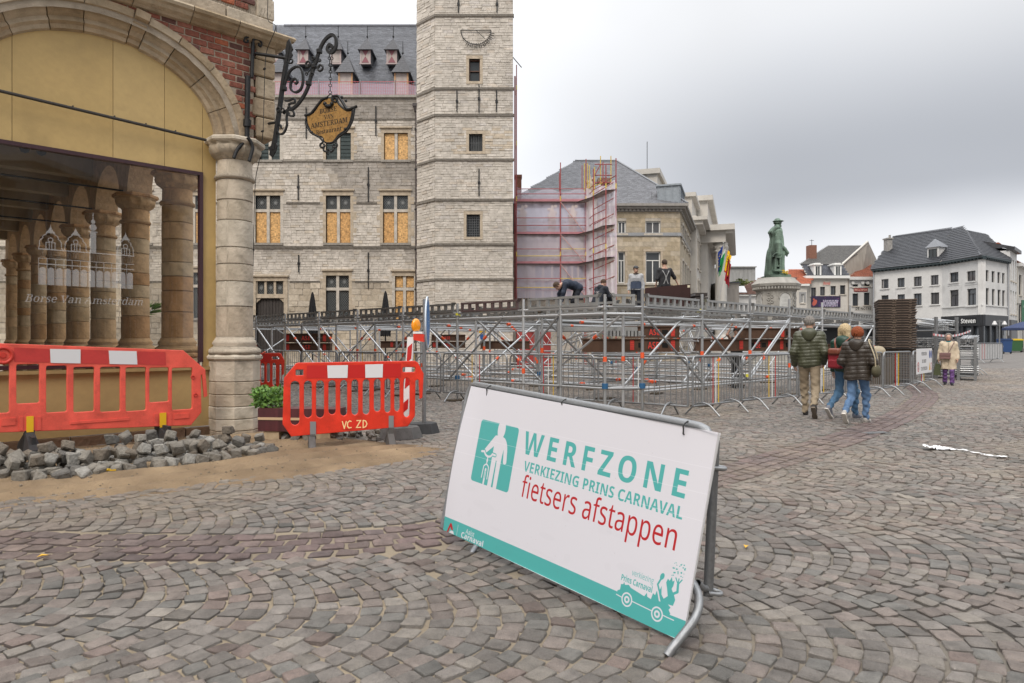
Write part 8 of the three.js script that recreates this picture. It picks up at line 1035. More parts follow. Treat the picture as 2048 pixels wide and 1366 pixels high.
{
const D = 9.9,o = thing('beacon_post','leaning red and white beacon post with an amber warning lamp on a rubber foot','beacon'),P0 = P(810,846,D),P1 = P(822,674,D),w = 0.046; const at = (t,e,z) => add(add(lerp3(P0,P1,t),[e,0,0]),[0,0,z]);
const sec = (a,b,m) => { const q = new B(); q.hex([at(a,-w,0.04),at(a,w,0.04),at(b,w,0.04),at(b,-w,0.04),at(a,-w,-0.04),at(a,w,-0.04),at(b,w,-0.04),at(b,-w,-0.04)]); q.build('post_section',m,o); }; sec(0,1,mat([0.72,0.72,0.72],{ r: 0.45 }));
const st = (t0,t1) => { const q = new B(),s = 0.05; q.quad(at(t0,-w * 0.7,0.044),at(t0 + s,w * 0.7,0.044),at(t1 + s,w * 0.7,0.044),at(t1,-w * 0.7,0.044)); q.build('red_stripe',reflR,o); }; st(0.70,0.88); st(0.40,0.52); st(0.12,0.24);
octBase(o,X(800,D),-D - 0.05,0.62,0.5,0.16,mat([0.14,0.135,0.13],{ r: 0.85,t: 'stone',ts: 0.5 }),0.4);
const c = P(836,673,D),h = new B(); h.hex([add(c,[-0.06,-0.05,0.06]),add(c,[0.09,-0.08,0.06]),add(c,[0.09,0.03,0.06]),add(c,[-0.06,0.055,0.06]),add(c,[-0.06,-0.05,-0.06]),add(c,[0.09,-0.08,-0.06]),add(c,[0.09,0.03,-0.06]),add(c,[-0.06,0.055,-0.06])]); h.build('battery_box',redPl,o); const l = new B(); l.box(c[0] - 0.065,c[1] + 0.04,c[2] - 0.06,c[0] + 0.07,c[1] + 0.07,c[2] + 0.065); l.build('box_lid',mat([0.7,0.7,0.7],{ r: 0.5 }),o);
const la = part(o,'amber_lens',new THREE.LatheGeometry([[0,0.045],[0.05,0.04],[0.07,0.02],[0.076,0],[0.07,-0.02],[0.05,-0.04],[0,-0.045]].map((v) => new THREE.Vector2(...v)),24).rotateX(Math.PI / 2),mat([0.85,0.30,0.005],{ r: 0.18,phys: true,x: { clearcoat: 0.6 } })); la.position.set(...P(832,651,D)); la.rotation.y = 0.75; la.scale.set(1,1.35,1); const nk = new B(); nk.tube(P(833,668,D),P(832,661,D),0.035); nk.build('lamp_neck',rubber,o);
const p2 = thing('round_road_sign','round blue road sign seen almost edge-on on a grey pole','road sign',[X(848,10.5),0,-10.5]),q = new B(); q.tube([0.0,0.1,0],[0.01,Y(598,10.5),0],0.03); q.build('pole',galv,p2); octBase(p2,-0.02,0,0.5,0.46,0.15,mat([0.05,0.05,0.052],{ r: 0.8,t: 'stone',ts: 0.5 }),0.3);
const dm = new B(),R = 0.39,M = mat4(0.055,Y(645,10.5),0.02,1.62); dm.geo(new THREE.CylinderGeometry(R,R,0.02,40).rotateX(Math.PI / 2),M); dm.build('sign_disc',mat([0.02,0.16,0.42],{ r: 0.35 }),p2); const rm = new B(); rm.geo(new THREE.TorusGeometry(R,0.014,6,44),M); rm.geo(new THREE.RingGeometry(R * 0.9,R * 0.96,40),new THREE.Matrix4().multiplyMatrices(M,mat4(0,0,0.012))); rm.build('sign_rim',mat([0.55,0.62,0.70],{ r: 0.4 }),p2);
const b3 = thing('street_beacon','amber warning lamp on a red post seen through the large window','beacon',[X(362,14),0,-14]); { const r = new B(); r.tube([0,0,0],[0,Y(672,14),0],0.035); r.build('post',redPl,b3); const wv = new B(); wv.box(-0.05,Y(675,14),-0.05,0.05,Y(667,14),0.05); wv.build('lamp_base',reflW,b3); const e = la.clone(); e.position.set(0,Y(658,14),0); e.rotation.y = 0.3; e.scale.set(0.9,0.9,0.9); b3.add(e); }
}
// ---------------------------------------------------------------- folded parasols, palm
function parasol(px,D,pyTop,col,label,foot = 0) { const g = gy(-D),top = Y(pyTop,D),o = thing('folded_parasol',label,'parasol',[X(px,D),g,-D]),h = top - g,b = new B(); b.tube([0,0,0],[0,h - 0.1,0],0.03); b.build('pole',iron,o); const ge = new THREE.CylinderGeometry(1,1,1,48,16,true),p = ge.attributes.position; for (let k = 0; k < p.count; k++) { const t = 0.5 - p.getY(k),a = Math.atan2(p.getX(k),p.getZ(k)),r = (0.02 + 0.2 * Math.pow(t,0.65)) * (1 + 0.22 * Math.sin(a * 8 + t * 2)) * (t > 0.93 ? 0.85 : 1) * (1 - 0.35 * ss(0.62,0.72,t) * (1 - ss(0.72,0.85,t))); p.setXYZ(k,r * Math.sin(a),h - t * Math.min(1.9,h * 0.6) + (t > 0.98 ? 0.04 * Math.sin(a * 8) : 0),r * Math.cos(a)); } ge.computeVertexNormals(); part(o,'canopy',metreUV(ge),mat(col,{ r: 0.9,side: true,t: 'cloth',ts: 0.6 })); const f = new B(); f.box(-0.3,0,-0.3,0.3,0.08,0.3); f.build('base_plate',rubber,o); return o; }
parasol(625,29,584,[0.018,0.018,0.02],'folded black parasol before the hall door, nearer the corner column'); parasol(771,29,582,[0.018,0.018,0.02],'folded black parasol beside the downpipe of the hall'); parasol(364,15.5,566,[0.50,0.44,0.38],'folded beige parasol seen at the right edge of the large window'); parasol(212,17,572,[0.46,0.41,0.35],'folded beige parasol between the arcade columns behind the glass');
{ const D = 15,o = thing('potted_palm','small green fan palm seen through the window between two columns','palm',[X(291,D),0,-D]),t = new B(),tp = Y(632,D); t.tube([0,0.2,0],[0,tp,0],0.09,0,8,0.07).tube([0,0,0],[0,0.3,0],0.2,0,12,0.24); t.build('trunk',mat([0.09,0.06,0.04],{ r: 0.95 }),o); const l = new B(); for (let k = 0; k < 22; k++) { const a = rr(0,6.28),e = rr(-0.2,1.1),d = [Math.cos(a) * Math.cos(e),Math.sin(e),Math.sin(a) * Math.cos(e)],c = [0,tp,0],m = add(c,mul(d,0.22)); l.tube(c,m,0.006,0,4); for (let f = -4; f <= 4; f++) { const s = norm(cross(d,[0.1,1,0.2])),v = norm(add(d,mul(s,f * 0.22))),w = mul(norm(cross(v,d)),0.012),e2 = add(m,mul(v,0.28)); l.tri(add(m,w),add(e2,[0,-0.04,0]),sub(m,w),mul([0.10,0.20,0.03],rr(0.7,1.5))); } } l.build('fronds',mat([1,1,1],{ vc: true,r: 0.7,side: true }),o); }
// ---------------------------------------------------------------- stacked deck panels, metal racks, tape
{
const D = 23,c = [X(1829,D),-D],ry = Math.PI / 4,m1 = mat([0.15,0.105,0.078],{ r: 0.7,t: 'wood',ts: 0.5 }),m2 = mat([0.045,0.034,0.028],{ r: 0.8 }),m3 = mat([0.20,0.155,0.115],{ r: 0.8,t: 'wood',ts: 0.4 });
const mk = () => { const o = thing('wooden_platform','dark wooden platform lying in the tall stack behind the barriers','deck panel',[0,0,0],0,'stacked wooden deck panels'),b = new B(); b.box(0,0.042,-2.2,1.15,0.068,0); b.build('plywood',m1,o); const f = new B(); f.box(0.02,0,-2.18,1.13,0.043,-2.1).box(0.02,0,-0.1,1.13,0.043,-0.02).box(0.02,0,-2.1,0.1,0.043,-0.1).box(1.05,0,-2.1,1.13,0.043,-0.1); f.build('frame',m2,o); for (let k = 0; k < 3; k++) { const z = -rr(0.2,2),x = rr(0.1,1); new B().box(1.131,0.008,z,1.152,0.035,z + 0.08).build('corner_tab',m3,o); new B().box(x,0.008,-0.018,x + 0.07,0.035,0.004).build('corner_tab',m3,o); } return o; };
const protos = [mk()]; let y = 0.14; for (let k = 0; k < 31; k++) { if (k === 11) y += 0.12; const o = k ? copy(protos[0],'wooden_platform',protos[0].userData.label) : protos[0]; if (k === 30) o.userData.label = 'topmost dark wooden platform of the tall stack behind the barriers'; const j = rr(-0.035,0.035); o.position.set(c[0] - 1.12 * Math.cos(0.25) + j,y,c[1] - 1.12 * Math.sin(0.25) + rr(-0.02,0.02)); o.rotation.y = -0.42 + rr(-0.012,0.012); y += 0.081 + rr(-0.004,0.008); }
const st = thing('lashing_strap','pale lashing strap round the stack of dark deck panels','strap',[protos[0].position.x,0,protos[0].position.z],-0.42); { const b = new B(); b.box(1.16,0.14,-1.35,1.166,y,-1.29).box(0,y + 0.004,-1.35,1.165,y + 0.01,-1.29); b.build('webbing',mat([0.45,0.34,0.22],{ r: 0.8 }),st); }
const bt = thing('timber_batten','bleached timber battens between the two halves of the deck panel stack','batten',[protos[0].position.x,0.14 + 11 * 0.081,protos[0].position.z],-0.42); for (const z of [-0.3,-1.1,-1.9]) { const b = new B(); b.box(-0.05,0.01,z - 0.05,1.2,0.11,z + 0.05); b.build('batten',m3,bt); }
const rack = (px,D2,w,h,label,ry2) => { const o = thing('tube_rack',label,'rack',[X(px,D2),gy(-D2),-D2],ry2,'metal racks of scaffold parts'),d = 1.0,gm = galvDull; for (const x of [0,w]) for (const z of [0,-d]) { const b = new B(); b.box(x - 0.045,0,z - 0.045,x + 0.045,h,z + 0.045); b.build('rack_post',gm,o); } for (const y of [0.15,h * 0.5,h * 0.78]) for (const [a,b2] of [[[0,y,0],[w,y,0]],[[0,y,-d],[w,y,-d]],[[0,y,0],[0,y,-d]],[[w,y,0],[w,y,-d]]]) rod(o,'rail',a,b2,0.03,gm); let n = 0; for (let l = 0; l < 3; l++) for (let r = 0; r < 5; r++) for (let k = 0; k < 9; k++) { const y = [0.2,h * 0.5 + 0.05,h * 0.78 + 0.05][l] + r * 0.075,z = -0.08 - k * 0.1; if (rnd() < 0.8 && y < h && n < 130) { n++; l === 2 ? rod(o,'stored_tube',[0.05 + k * w / 9,y,-0.02],[0.15 + k * w / 9,y + 0.12,-d],0.024,pick([tubeMat,tubeMat2,tubeMat3])) : rod(o,'stored_tube',[-0.1,y,z],[w + 0.1,y,z],0.024,pick([tubeMat,tubeMat2,tubeMat3])); } } return o; };
rack(1872,25.5,0.95,2.3,'tall metal rack of scaffold tubes behind the woman in the beige coat',0.25); rack(1917,24.5,0.5,1.55,'lower galvanised rack of couplers at the end of the barrier line',-0.6); rack(1752,24.5,0.35,2.4,'narrow metal rack between the stage end and the panel stack',0.2);
const tp = thing('warning_tape','red and white warning tape strung between the racks behind the beige coat woman','tape'),A = P(1866,671,21.7),C = P(1942,663,26.8); for (let k = 0; k < 24; k++) { const q = (t) => add(lerp3(A,C,t),[0,-0.12 * Math.sin(t * Math.PI),0]),b = new B(),a = q(k / 24),e = q((k + 1) / 24); b.quad(a,e,add(e,[0,0.07,0]),add(a,[0,0.07,0])); b.build(k % 2 ? 'white_band' : 'red_band',k % 2 ? reflW : reflR,tp); }
}
// ---------------------------------------------------------------- far street furniture and litter
{
const bin = (px,D,w,h,c,lid,label) => { const o = thing('wheeled_bin',label,'bin',[X(px,D),gy(-D),-D]),b = new B(); b.hex([[-w * 0.43,0.12,0.35],[w * 0.43,0.12,0.35],[w / 2,h,0.4],[-w / 2,h,0.4],[-w * 0.43,0.12,-0.35],[w * 0.43,0.12,-0.35],[w / 2,h,-0.4],[-w / 2,h,-0.4]]); b.build('body',mat(c,{ r: 0.5 }),o); const l = new B(); l.box(-w * 0.53,h,-0.43,w * 0.53,h + 0.09,0.44).box(-w * 0.45,h + 0.09,-0.35,w * 0.45,h + 0.14,0.35); l.build('lid',mat(lid,{ r: 0.5 }),o); for (const x of [-1,1]) { const q = new B(); q.geo(new THREE.CylinderGeometry(0.1,0.1,0.06,12).rotateZ(Math.PI / 2),mat4(x * w * 0.4,0.1,0.3)); q.build('wheel',rubber,o); } };
bin(2027,60,1.15,1.05,[0.03,0.10,0.035],[0.62,0.45,0.02],'green wheeled container with a yellow lid by the corner shop'); bin(2009,56,0.75,1.1,[0.02,0.06,0.17],[0.02,0.05,0.14],'blue wheeled bin beside the green container');
const pa = thing('open_parasol','open dark blue parasol at the edge of the view by the bins','parasol',[X(2046,62),gy(-62),-62]),pb = new B(); for (let k = 0; k < 8; k++) { const a = k / 8 * 6.283,c = (k + 1) / 8 * 6.283; pb.tri([Math.cos(c) * 1.6,2.15,Math.sin(c) * 1.6],[Math.cos(a) * 1.6,2.15,Math.sin(a) * 1.6],[0,2.75,0]); pb.quad([Math.cos(a) * 1.6,2.15,Math.sin(a) * 1.6],[Math.cos(c) * 1.6,2.15,Math.sin(c) * 1.6],[Math.cos(c) * 1.6,1.95,Math.sin(c) * 1.6],[Math.cos(a) * 1.6,1.95,Math.sin(a) * 1.6]); } pb.build('canopy',mat([0.03,0.045,0.11],{ r: 0.8,side: true }),pa); const pp = new B(); pp.tube([0,0,0],[0,2.7,0],0.03); pp.build('pole',iron,pa);
const lp = thing('street_lamp','slim grey street lamp with two small heads before the corner shop','street lamp',[X(1999,50),gy(-50),-50]),lb = new B(),lt = Y(640,50) - gy(-50); lb.tube([0,0,0],[0,lt,0],0.05).tube([-0.4,lt - 0.1,0],[0.4,lt - 0.1,0],0.025); lb.build('pole',galvDull,lp); for (const x of [-0.36,0.36]) { const h = new B(); h.geo(new THREE.CylinderGeometry(0.06,0.17,0.26,12),mat4(x,lt - 0.2,0)); h.build('lamp_head',mat([0.55,0.55,0.55],{ r: 0.4 }),lp); }
const ws = thing('plastic_wrap','strip of crumpled white plastic wrap lying on the setts','litter'),wb = new B(),N = 60,pt = (t,e) => { const px = mix(1852,2012,t),py = mix(900,913,t) - 4 * Math.sin(t * 5),d = GD(py),w = (t < 0.3 ? 0.10 : 0.045) * (0.6 + 0.8 * fb(t * 9,2,1,3,5,false)); return [X(px,d) + 0.02 * Math.sin(t * 40),0.012 + 0.05 * Math.abs(fb(t * 16,e * 3 + 4,1,3,3,false) - 0.35) * (t < 0.35 ? 2 : 0.8),-d + (e - 0.5) * 2 * w]; }; for (let k = 0; k < N; k++) for (let e = 0; e < 5; e++) wb.quad(pt(k / N,e / 5 + 0.2),pt((k + 1) / N,e / 5 + 0.2),pt((k + 1) / N,e / 5),pt(k / N,e / 5)); wb.build('sheet',mat([0.75,0.75,0.76],{ r: 0.5,side: true }),ws);
const lf = (px,py,s,label) => { const d = GD(py),o = thing('fallen_leaf',label,'leaf',[X(px,d),0.012,-d],rr(0,6)),b = new B(); for (const e of [-1,1]) b.quad([0,0,-s],[e * s * 0.5,0.012,-s * 0.2],[0,0.002,s],[0,0.001,0]); b.build('blade',mat([0.62,0.36,0.03],{ r: 0.7,side: true }),o); }; lf(1492,1097,0.035,'single yellow leaf on the setts beside the upright pole'); lf(86,1116,0.035,'single yellow leaf on the reddish band of setts'); lf(1330,1012,0.03,'small yellow leaf lying behind the notice board');
const tg = thing('yellow_tag','small yellow plastic frame lying on the sand before the stone heap','litter',[X(223,GD(952)),dirtH(X(223,GD(952)),-GD(952)) + 0.012,-GD(952)],0.3),tb = new B(); tb.box(-0.05,0,-0.04,0.05,0.012,-0.022).box(-0.05,0,0.022,0.05,0.012,0.04).box(-0.05,0,-0.022,-0.03,0.012,0.022).box(0.03,0,-0.022,0.05,0.012,0.022); tb.build('frame',mat([0.65,0.40,0.02],{ r: 0.5 }),tg);
const dr = thing('drain_grate','narrow dark iron drain grate set in the reddish sett band','drain',[X(1752,GD(866)),0.012,-GD(866)],0.35); for (let k = 0; k < 9; k++) { const b = new B(); b.box(-0.2 + k * 0.045,-0.01,-0.05,-0.2 + k * 0.045 + 0.028,0.0,0.05); b.build('grate_bar',galvDull,dr); } const fb2 = new B(); fb2.box(-0.22,-0.01,0.05,0.22,-0.001,0.07).box(-0.22,-0.01,-0.07,0.22,-0.001,-0.05); fb2.build('frame',galvDull,dr);
const bo = thing('pale_boulder','pale rounded sandbag lying between the stage end and the panel stack','sandbag',[X(1752,22.5),0.9,-22.5]); part(bo,'bag',nets(union([ellipsoid([0,0.18,0],[0.27,0.17,0.2]),ellipsoid([0.1,0.15,0.05],[0.15,0.17,0.16])],0.1),[-0.5,-0.2,-0.4],[0.5,0.6,0.4],0.04),mat([0.42,0.36,0.26],{ r: 0.9,t: 'cloth',ts: 0.4 })); const bp2 = new B(); bp2.box(-0.4,-0.9,-0.3,0.4,-0.05,0.3); bp2.build('crate',padWood,bo);
}
// ---------------------------------------------------------------- people: a skeleton, one skin surface, clothes fitted over it
const SK = { pe: [0,0.95,0],wa: [0,1.1,0],ch: [0,1.33,-0.01],nk: [0,1.48,-0.015],hd: [0,1.635,0.02],sL: [0.175,1.42,-0.01],eL: [0.235,1.14,-0.03],wL: [0.25,0.89,0.04],sR: [-0.175,1.42,-0.01],eR: [-0.235,1.14,-0.03],wR: [-0.25,0.89,0.04],hL: [0.09,0.93,0],kL: [0.1,0.5,0.02],aL: [0.105,0.09,-0.03],tL: [0.12,0.025,0.13],hR: [-0.09,0.93,0],kR: [-0.1,0.5,0.02],aR: [-0.105,0.09,-0.03],tR: [-0.12,0.025,0.13] };
function bounds(list,pad) { const a = [9,9,9],b = [-9,-9,-9]; for (const p of list) for (let k = 0; k < 3; k++) { a[k] = Math.min(a[k],p[k] - pad); b[k] = Math.max(b[k],p[k] + pad); } return [a,b]; }
function hand(w,e,s) {                               // wrist, elbow, side: palm, four unequal fingers and a thumb, slightly curled
const d = norm(sub(w,e)),side = norm(cross(d,[0,0.2,1])),pal = norm(cross(side,d)),at = (a,b,c) => add(w,add(mul(d,a),add(mul(pal,b),mul(side,c * s)))),f = [capsule(at(-0.03,0,0),at(0.02,0,0),0.027,0.027),capsule(at(0.03,-0.022,0),at(0.085,-0.028,0),0.017,0.014),capsule(at(0.03,0.022,0),at(0.085,0.028,0),0.017,0.014),capsule(at(0.03,0,0),at(0.09,0,0),0.018,0.015)];
[[-0.032,0.062],[-0.011,0.075],[0.011,0.07],[0.032,0.05]].forEach(([b,l]) => { f.push(capsule(at(0.085,b,0),at(0.085 + l * 0.5,b,0.012),0.0095,0.009),capsule(at(0.085 + l * 0.5,b,0.012),at(0.085 + l * 0.85,b,0.036),0.009,0.0075)); });
f.push(capsule(at(0.02,0.03,0.005),at(0.055,0.052,0.022),0.012,0.0105),capsule(at(0.055,0.052,0.022),at(0.082,0.052,0.038),0.0105,0.0085)); const u = union(f,0.008),[a,b] = bounds([at(-0.05,0,0),at(0.18,0,0.05)],0.085); return nets(u,a,b,0.0055);
}
function person(s) {
const k = (s.h ?? 1.75) / 1.76,J = {}; for (const n in SK) J[n] = mul(s.J?.[n] ?? SK[n],k); const o = thing('person',s.label,'person',s.pos,s.ry),c = s.cell ?? 0.016,wd = s.w ?? 1,r = (v) => v * k;
const hd = J.hd,hy_ = s.turn ?? 0,hp = s.nod ?? 0,HM = mat4(...hd,hy_,hp),hq = (x,y,z) => V3(r(x),r(y),r(z)).applyMatrix4(HM).toArray();
const cap = (a,b,x,y) => capsule(J[a] ?? a,J[b] ?? b,r(x),r(y)),torso = (g,lo = 'pe') => [-1,1].flatMap((e) => [capsule(add(J[lo],[e * r(0.07) * wd,0,0]),add(J.wa,[e * r(0.06) * wd,0,0]),r(0.105 + g) * wd,r(0.098 + g) * wd),capsule(add(J.wa,[e * r(0.06) * wd,0,0]),add(J.ch,[e * r(0.085),0,0]),r(0.098 + g) * wd,r(0.105 + g))]);
const limbs = (g,legs = true) => ['L','R'].flatMap((e) => [cap('s' + e,'e' + e,0.052 + g,0.042 + g),cap('e' + e,'w' + e,0.042 + g,0.028 + g),...(legs ? [cap('h' + e,'k' + e,0.085 + g,0.058 + g),cap('k' + e,'a' + e,0.056 + g,0.038 + g)] : [])]);
const headF = [ellipsoid(hq(0,0.03,-0.012),[r(0.077),r(0.1),r(0.095)],hy_,hp),ellipsoid(hq(0,-0.035,0.02),[r(0.06),r(0.078),r(0.068)],hy_,hp),capsule(hq(0,0.0,0.088),hq(0,-0.026,0.104),r(0.008),r(0.013)),capsule(hq(0.077,0.005,-0.01),hq(0.079,-0.025,-0.015),r(0.014),r(0.01)),capsule(hq(-0.077,0.005,-0.01),hq(-0.079,-0.025,-0.015),r(0.014),r(0.01)),capsule(hq(0,-0.06,-0.03),J.nk,r(0.055),r(0.06))];
const skin = mat(s.skin ?? [0.50,0.30,0.22],{ r: 0.6 }),bodyF = union([...torso(-0.012),...limbs(-0.006),cap('nk','sL',0.05,0.05),cap('nk','sR',0.05,0.05),capsule(J.nk,J.hd,r(0.055),r(0.05)),...['L','R'].map((e) => cap('a' + e,'t' + e,0.035,0.025))],r(0.03)),[ba,bb] = bounds(Object.values(J),r(0.15));
const parts = [nets(bodyF,ba,bb,c * 1.3),nets(union(headF,r(0.012)),...bounds([hd],r(0.16)),0.009),hand(J.wL,J.eL,1),hand(J.wR,J.eR,-1)]; part(o,'body',mergeGeometries(parts),skin);
const G = (name,list,m,kk,mod,pts,cell = c) => { const f = union(list,r(kk)),g = mod ? (x,y,z) => mod(x,y,z,f(x,y,z)) : f; return part(o,name,nets(g,...bounds(pts ?? Object.values(J),r(0.24)),cell),m); };
const legs = (g,f = 0) => ['L','R'].flatMap((e) => [cap('h' + e,'k' + e,0.092 + g,0.068 + g),cap('k' + e,'a' + e,0.066 + g,0.052 + g + f)]),fold = (x,y,z) => (0.009 * Math.sin(y * 34 + x * 22 + 3 * Math.sin(z * 20)) + 0.005 * Math.sin(y * 61 - x * 40)) * ss(1.0,0.2,y / k);
G('trousers',[...legs(0,s.flare ?? 0),...torso(0.008).filter((_,i) => i % 2 === 0)],s.trM,0.05,(x,y,z,d) => Math.max(d + fold(x,y,z),y - J.wa[1] - r(0.02)),['pe','wa','kL','kR','aL','aR','hL','hR'].map((n) => J[n]));
for (const e of ['L','R']) { const a = J['a' + e],t = J['t' + e],heel = add(a,mul(norm(sub(a,J['k' + e])),r(0.05))),dn = norm(sub(heel,a)),sh = [capsule(heel,t,r(0.042),r(0.036)),capsule(add(a,mul(dn,r(0.015))),lerp3(a,t,0.4),r(0.046),r(0.04))]; G('shoe',sh,s.shM,0.03,0,[a,t,heel],0.01); const so = new B(),h2 = add(heel,mul(dn,r(0.036))),t2 = add(t,mul(dn,r(0.03))),f = norm(sub(t2,h2)),sd = norm(cross(dn,f)),sc = [[-0.045,0.03],[0.02,0.036],[0.13,0.03],[0.18,0.042],[0.235,0.036],[0.255,0.016]],L = len(sub(t2,h2)) / 0.2; for (let i = 0; i + 1 < sc.length; i++) { const q = (j,u,v) => add(h2,add(mul(f,sc[j][0] * L),add(mul(sd,u * sc[j][1] * k * 1.1),mul(dn,v * r(0.02))))); so.hex([q(i,-1,1),q(i,1,1),q(i + 1,1,1),q(i + 1,-1,1),q(i,-1,-0.3),q(i,1,-0.3),q(i + 1,1,-0.3),q(i + 1,-1,-0.3)]); } so.build('sole',s.soM ?? rubber,o); }
if (s.coat) { const C = s.coat,g = C.g ?? 0.03,arms = ['L','R'].flatMap((e) => C.short ? [cap('s' + e,'e' + e,0.06 + g,0.05 + g)] : [cap('s' + e,'e' + e,0.054 + g,0.046 + g),cap('e' + e,'w' + e,0.045 + g,0.034 + g)]),low = C.low ? [-1,1].map((e) => capsule(add(J.pe,[e * r(0.075),0,0]),add(J.pe,[e * r(0.085),-r(C.low),0]),r(0.115 + g),r(0.13 + g))) : [];
const list = [...torso(g),...(C.bare ? [] : arms),cap('sL','sR',0.065 + g,0.065 + g),...low],hem = J.pe[1] - r(C.hem ?? 0.08),q = C.quilt ?? 0;
G(C.name ?? 'jacket',list,C.m,0.04,(x,y,z,d) => { let v = d; if (q) { const t = y / q + 0.16 * Math.sin(x * 9); v += 0.0065 * Math.exp(-(((t - Math.round(t)) / 0.16) ** 2)); } v += (q ? 0.002 : 0.0035) * (Math.sin(x * 31 + y * 23 + z * 17) * Math.sin(y * 13) + 0.7 * Math.sin(x * 45 - y * 26 + z * 40)); if (!s.bent) v = Math.max(v,hem - y - 0.01 * Math.sin(x * 20)); if (C.short) for (const e of ['L','R']) v = Math.max(v,0); return C.short ? d + 0.004 * Math.sin(x * 31 + y * 23) : v; });
if (C.hood) G('hood',[ellipsoid(add(J.nk,[0,r(0.01),-r(0.055)]),[r(0.125),r(0.075),r(0.085)]),ellipsoid(add(J.nk,[0,-r(0.05),-r(0.10)]),[r(0.10),r(0.10),r(0.055)])],C.m,0.05,0,[J.nk],0.012); if (C.collar) G('collar',[ellipsoid(add(J.nk,[0,r(0.015),r(0.0)]),[r(0.085),r(0.06),r(0.085)])],C.collar,0.02,0,[J.nk],0.012);
}
if (s.hair) { const H = s.hair,list = [ellipsoid(hq(0,0.045,-0.022),[r(0.088 + (H.v ?? 0)),r(0.098 + (H.v ?? 0)),r(0.10 + (H.v ?? 0))],hy_,hp)]; if (H.len) for (const e of [-1,0,1]) list.push(capsule(hq(e * 0.06,0.03,-0.05),hq(e * 0.075,-H.len,-0.055),r(0.05),r(0.04))); const inv = HM.clone().invert(),v = V3(0,0,0); G('hair',list,H.m,0.03,(x,y,z,d) => { v.set(x,y,z).applyMatrix4(inv); const cut = H.len ? (v.z / k - 0.035 - 0.09 * Math.max(0,v.y / k - 0.03)) : Math.max((v.z / k - 0.03 - 0.7 * Math.max(0,v.y / k - 0.035)),-v.y / k - 0.035); return Math.max(d + 0.009 * Math.sin(x * 170 + y * 40) * Math.sin(z * 140 + y * 30),cut * 0.8); },[hd,hq(0,-(H.len ?? 0),-0.05)],0.009); }
if (s.cap) { G('cap',[ellipsoid(hq(0,0.075,-0.01),[r(0.088),r(0.07),r(0.105)],hy_,hp),ellipsoid(hq(0,0.06,0.10),[r(0.07),r(0.012),r(0.075)],hy_,hp)],s.cap,0.015,0,[hd],0.01); }
if (s.face) { const e = new B(),w = new B(),m = new B(); for (const q of [-1,1]) { w.geo(new THREE.SphereGeometry(r(0.0125),8,6),mat4(...hq(q * 0.031,0.004,0.073))); e.geo(new THREE.SphereGeometry(r(0.007),8,6),mat4(...hq(q * 0.031,0.004,0.081))); m.tube(hq(q * 0.016,0.026,0.081),hq(q * 0.048,0.024,0.072),r(0.005),0,5); } w.build('eye',mat([0.7,0.68,0.64],{ r: 0.3 }),o); e.build('iris',mat([0.04,0.03,0.02],{ r: 0.2 }),o); m.build('eyebrow',s.hair?.m ?? rubber,o); const l = new B(); l.tube(hq(-0.022,-0.062,0.086),hq(0.022,-0.062,0.086),r(0.006),0,6); l.build('mouth',mat([0.36,0.13,0.11],{ r: 0.5 }),o); }
return [o,J,hq,G,r,cap];
}
const cloth = (c,o = {}) => mat(c,{ r: 0.8,t: 'cloth',ts: 0.5,b: 'b_rough',bs: 0.16,bh: 0.004,...o }),puff = (c) => mat(c,{ r: 0.42,t: 'cloth',ts: 0.5,b: 'b_rough',bs: 0.1,bh: 0.004 });
const stride = (f,b) => ({ ['k' + f]: [f === 'L' ? 0.1 : -0.1,0.5,0.18],['a' + f]: [f === 'L' ? 0.085 : -0.085,0.085,0.2],['t' + f]: [f === 'L' ? 0.10 : -0.10,0.025,0.36],['k' + b]: [b === 'L' ? 0.1 : -0.1,0.48,-0.03],['a' + b]: [b === 'L' ? 0.1 : -0.1,0.235,-0.37],['t' + b]: [b === 'L' ? 0.11 : -0.11,0.06,-0.27] });
person({ label: 'grey haired man in olive quilted jacket and beige trousers walking away',h: 1.86,pos: [X(1619,12.7),0,-12.7],ry: Math.PI - 0.5,cell: 0.013,w: 1.0,J: { ...stride('L','R'),wL: [0.255,0.92,0.10],eL: [0.25,1.14,-0.06],wR: [-0.22,0.96,0.12],eR: [-0.25,1.15,-0.07] },trM: cloth([0.32,0.255,0.175]),shM: cloth([0.035,0.03,0.028]),soM: mat([0.16,0.13,0.10],{ r: 0.8 }),coat: { m: puff([0.070,0.074,0.042]),g: 0.024,quilt: 0.062,hem: 0.09,hood: true },hair: { m: cloth([0.26,0.24,0.22]) } });
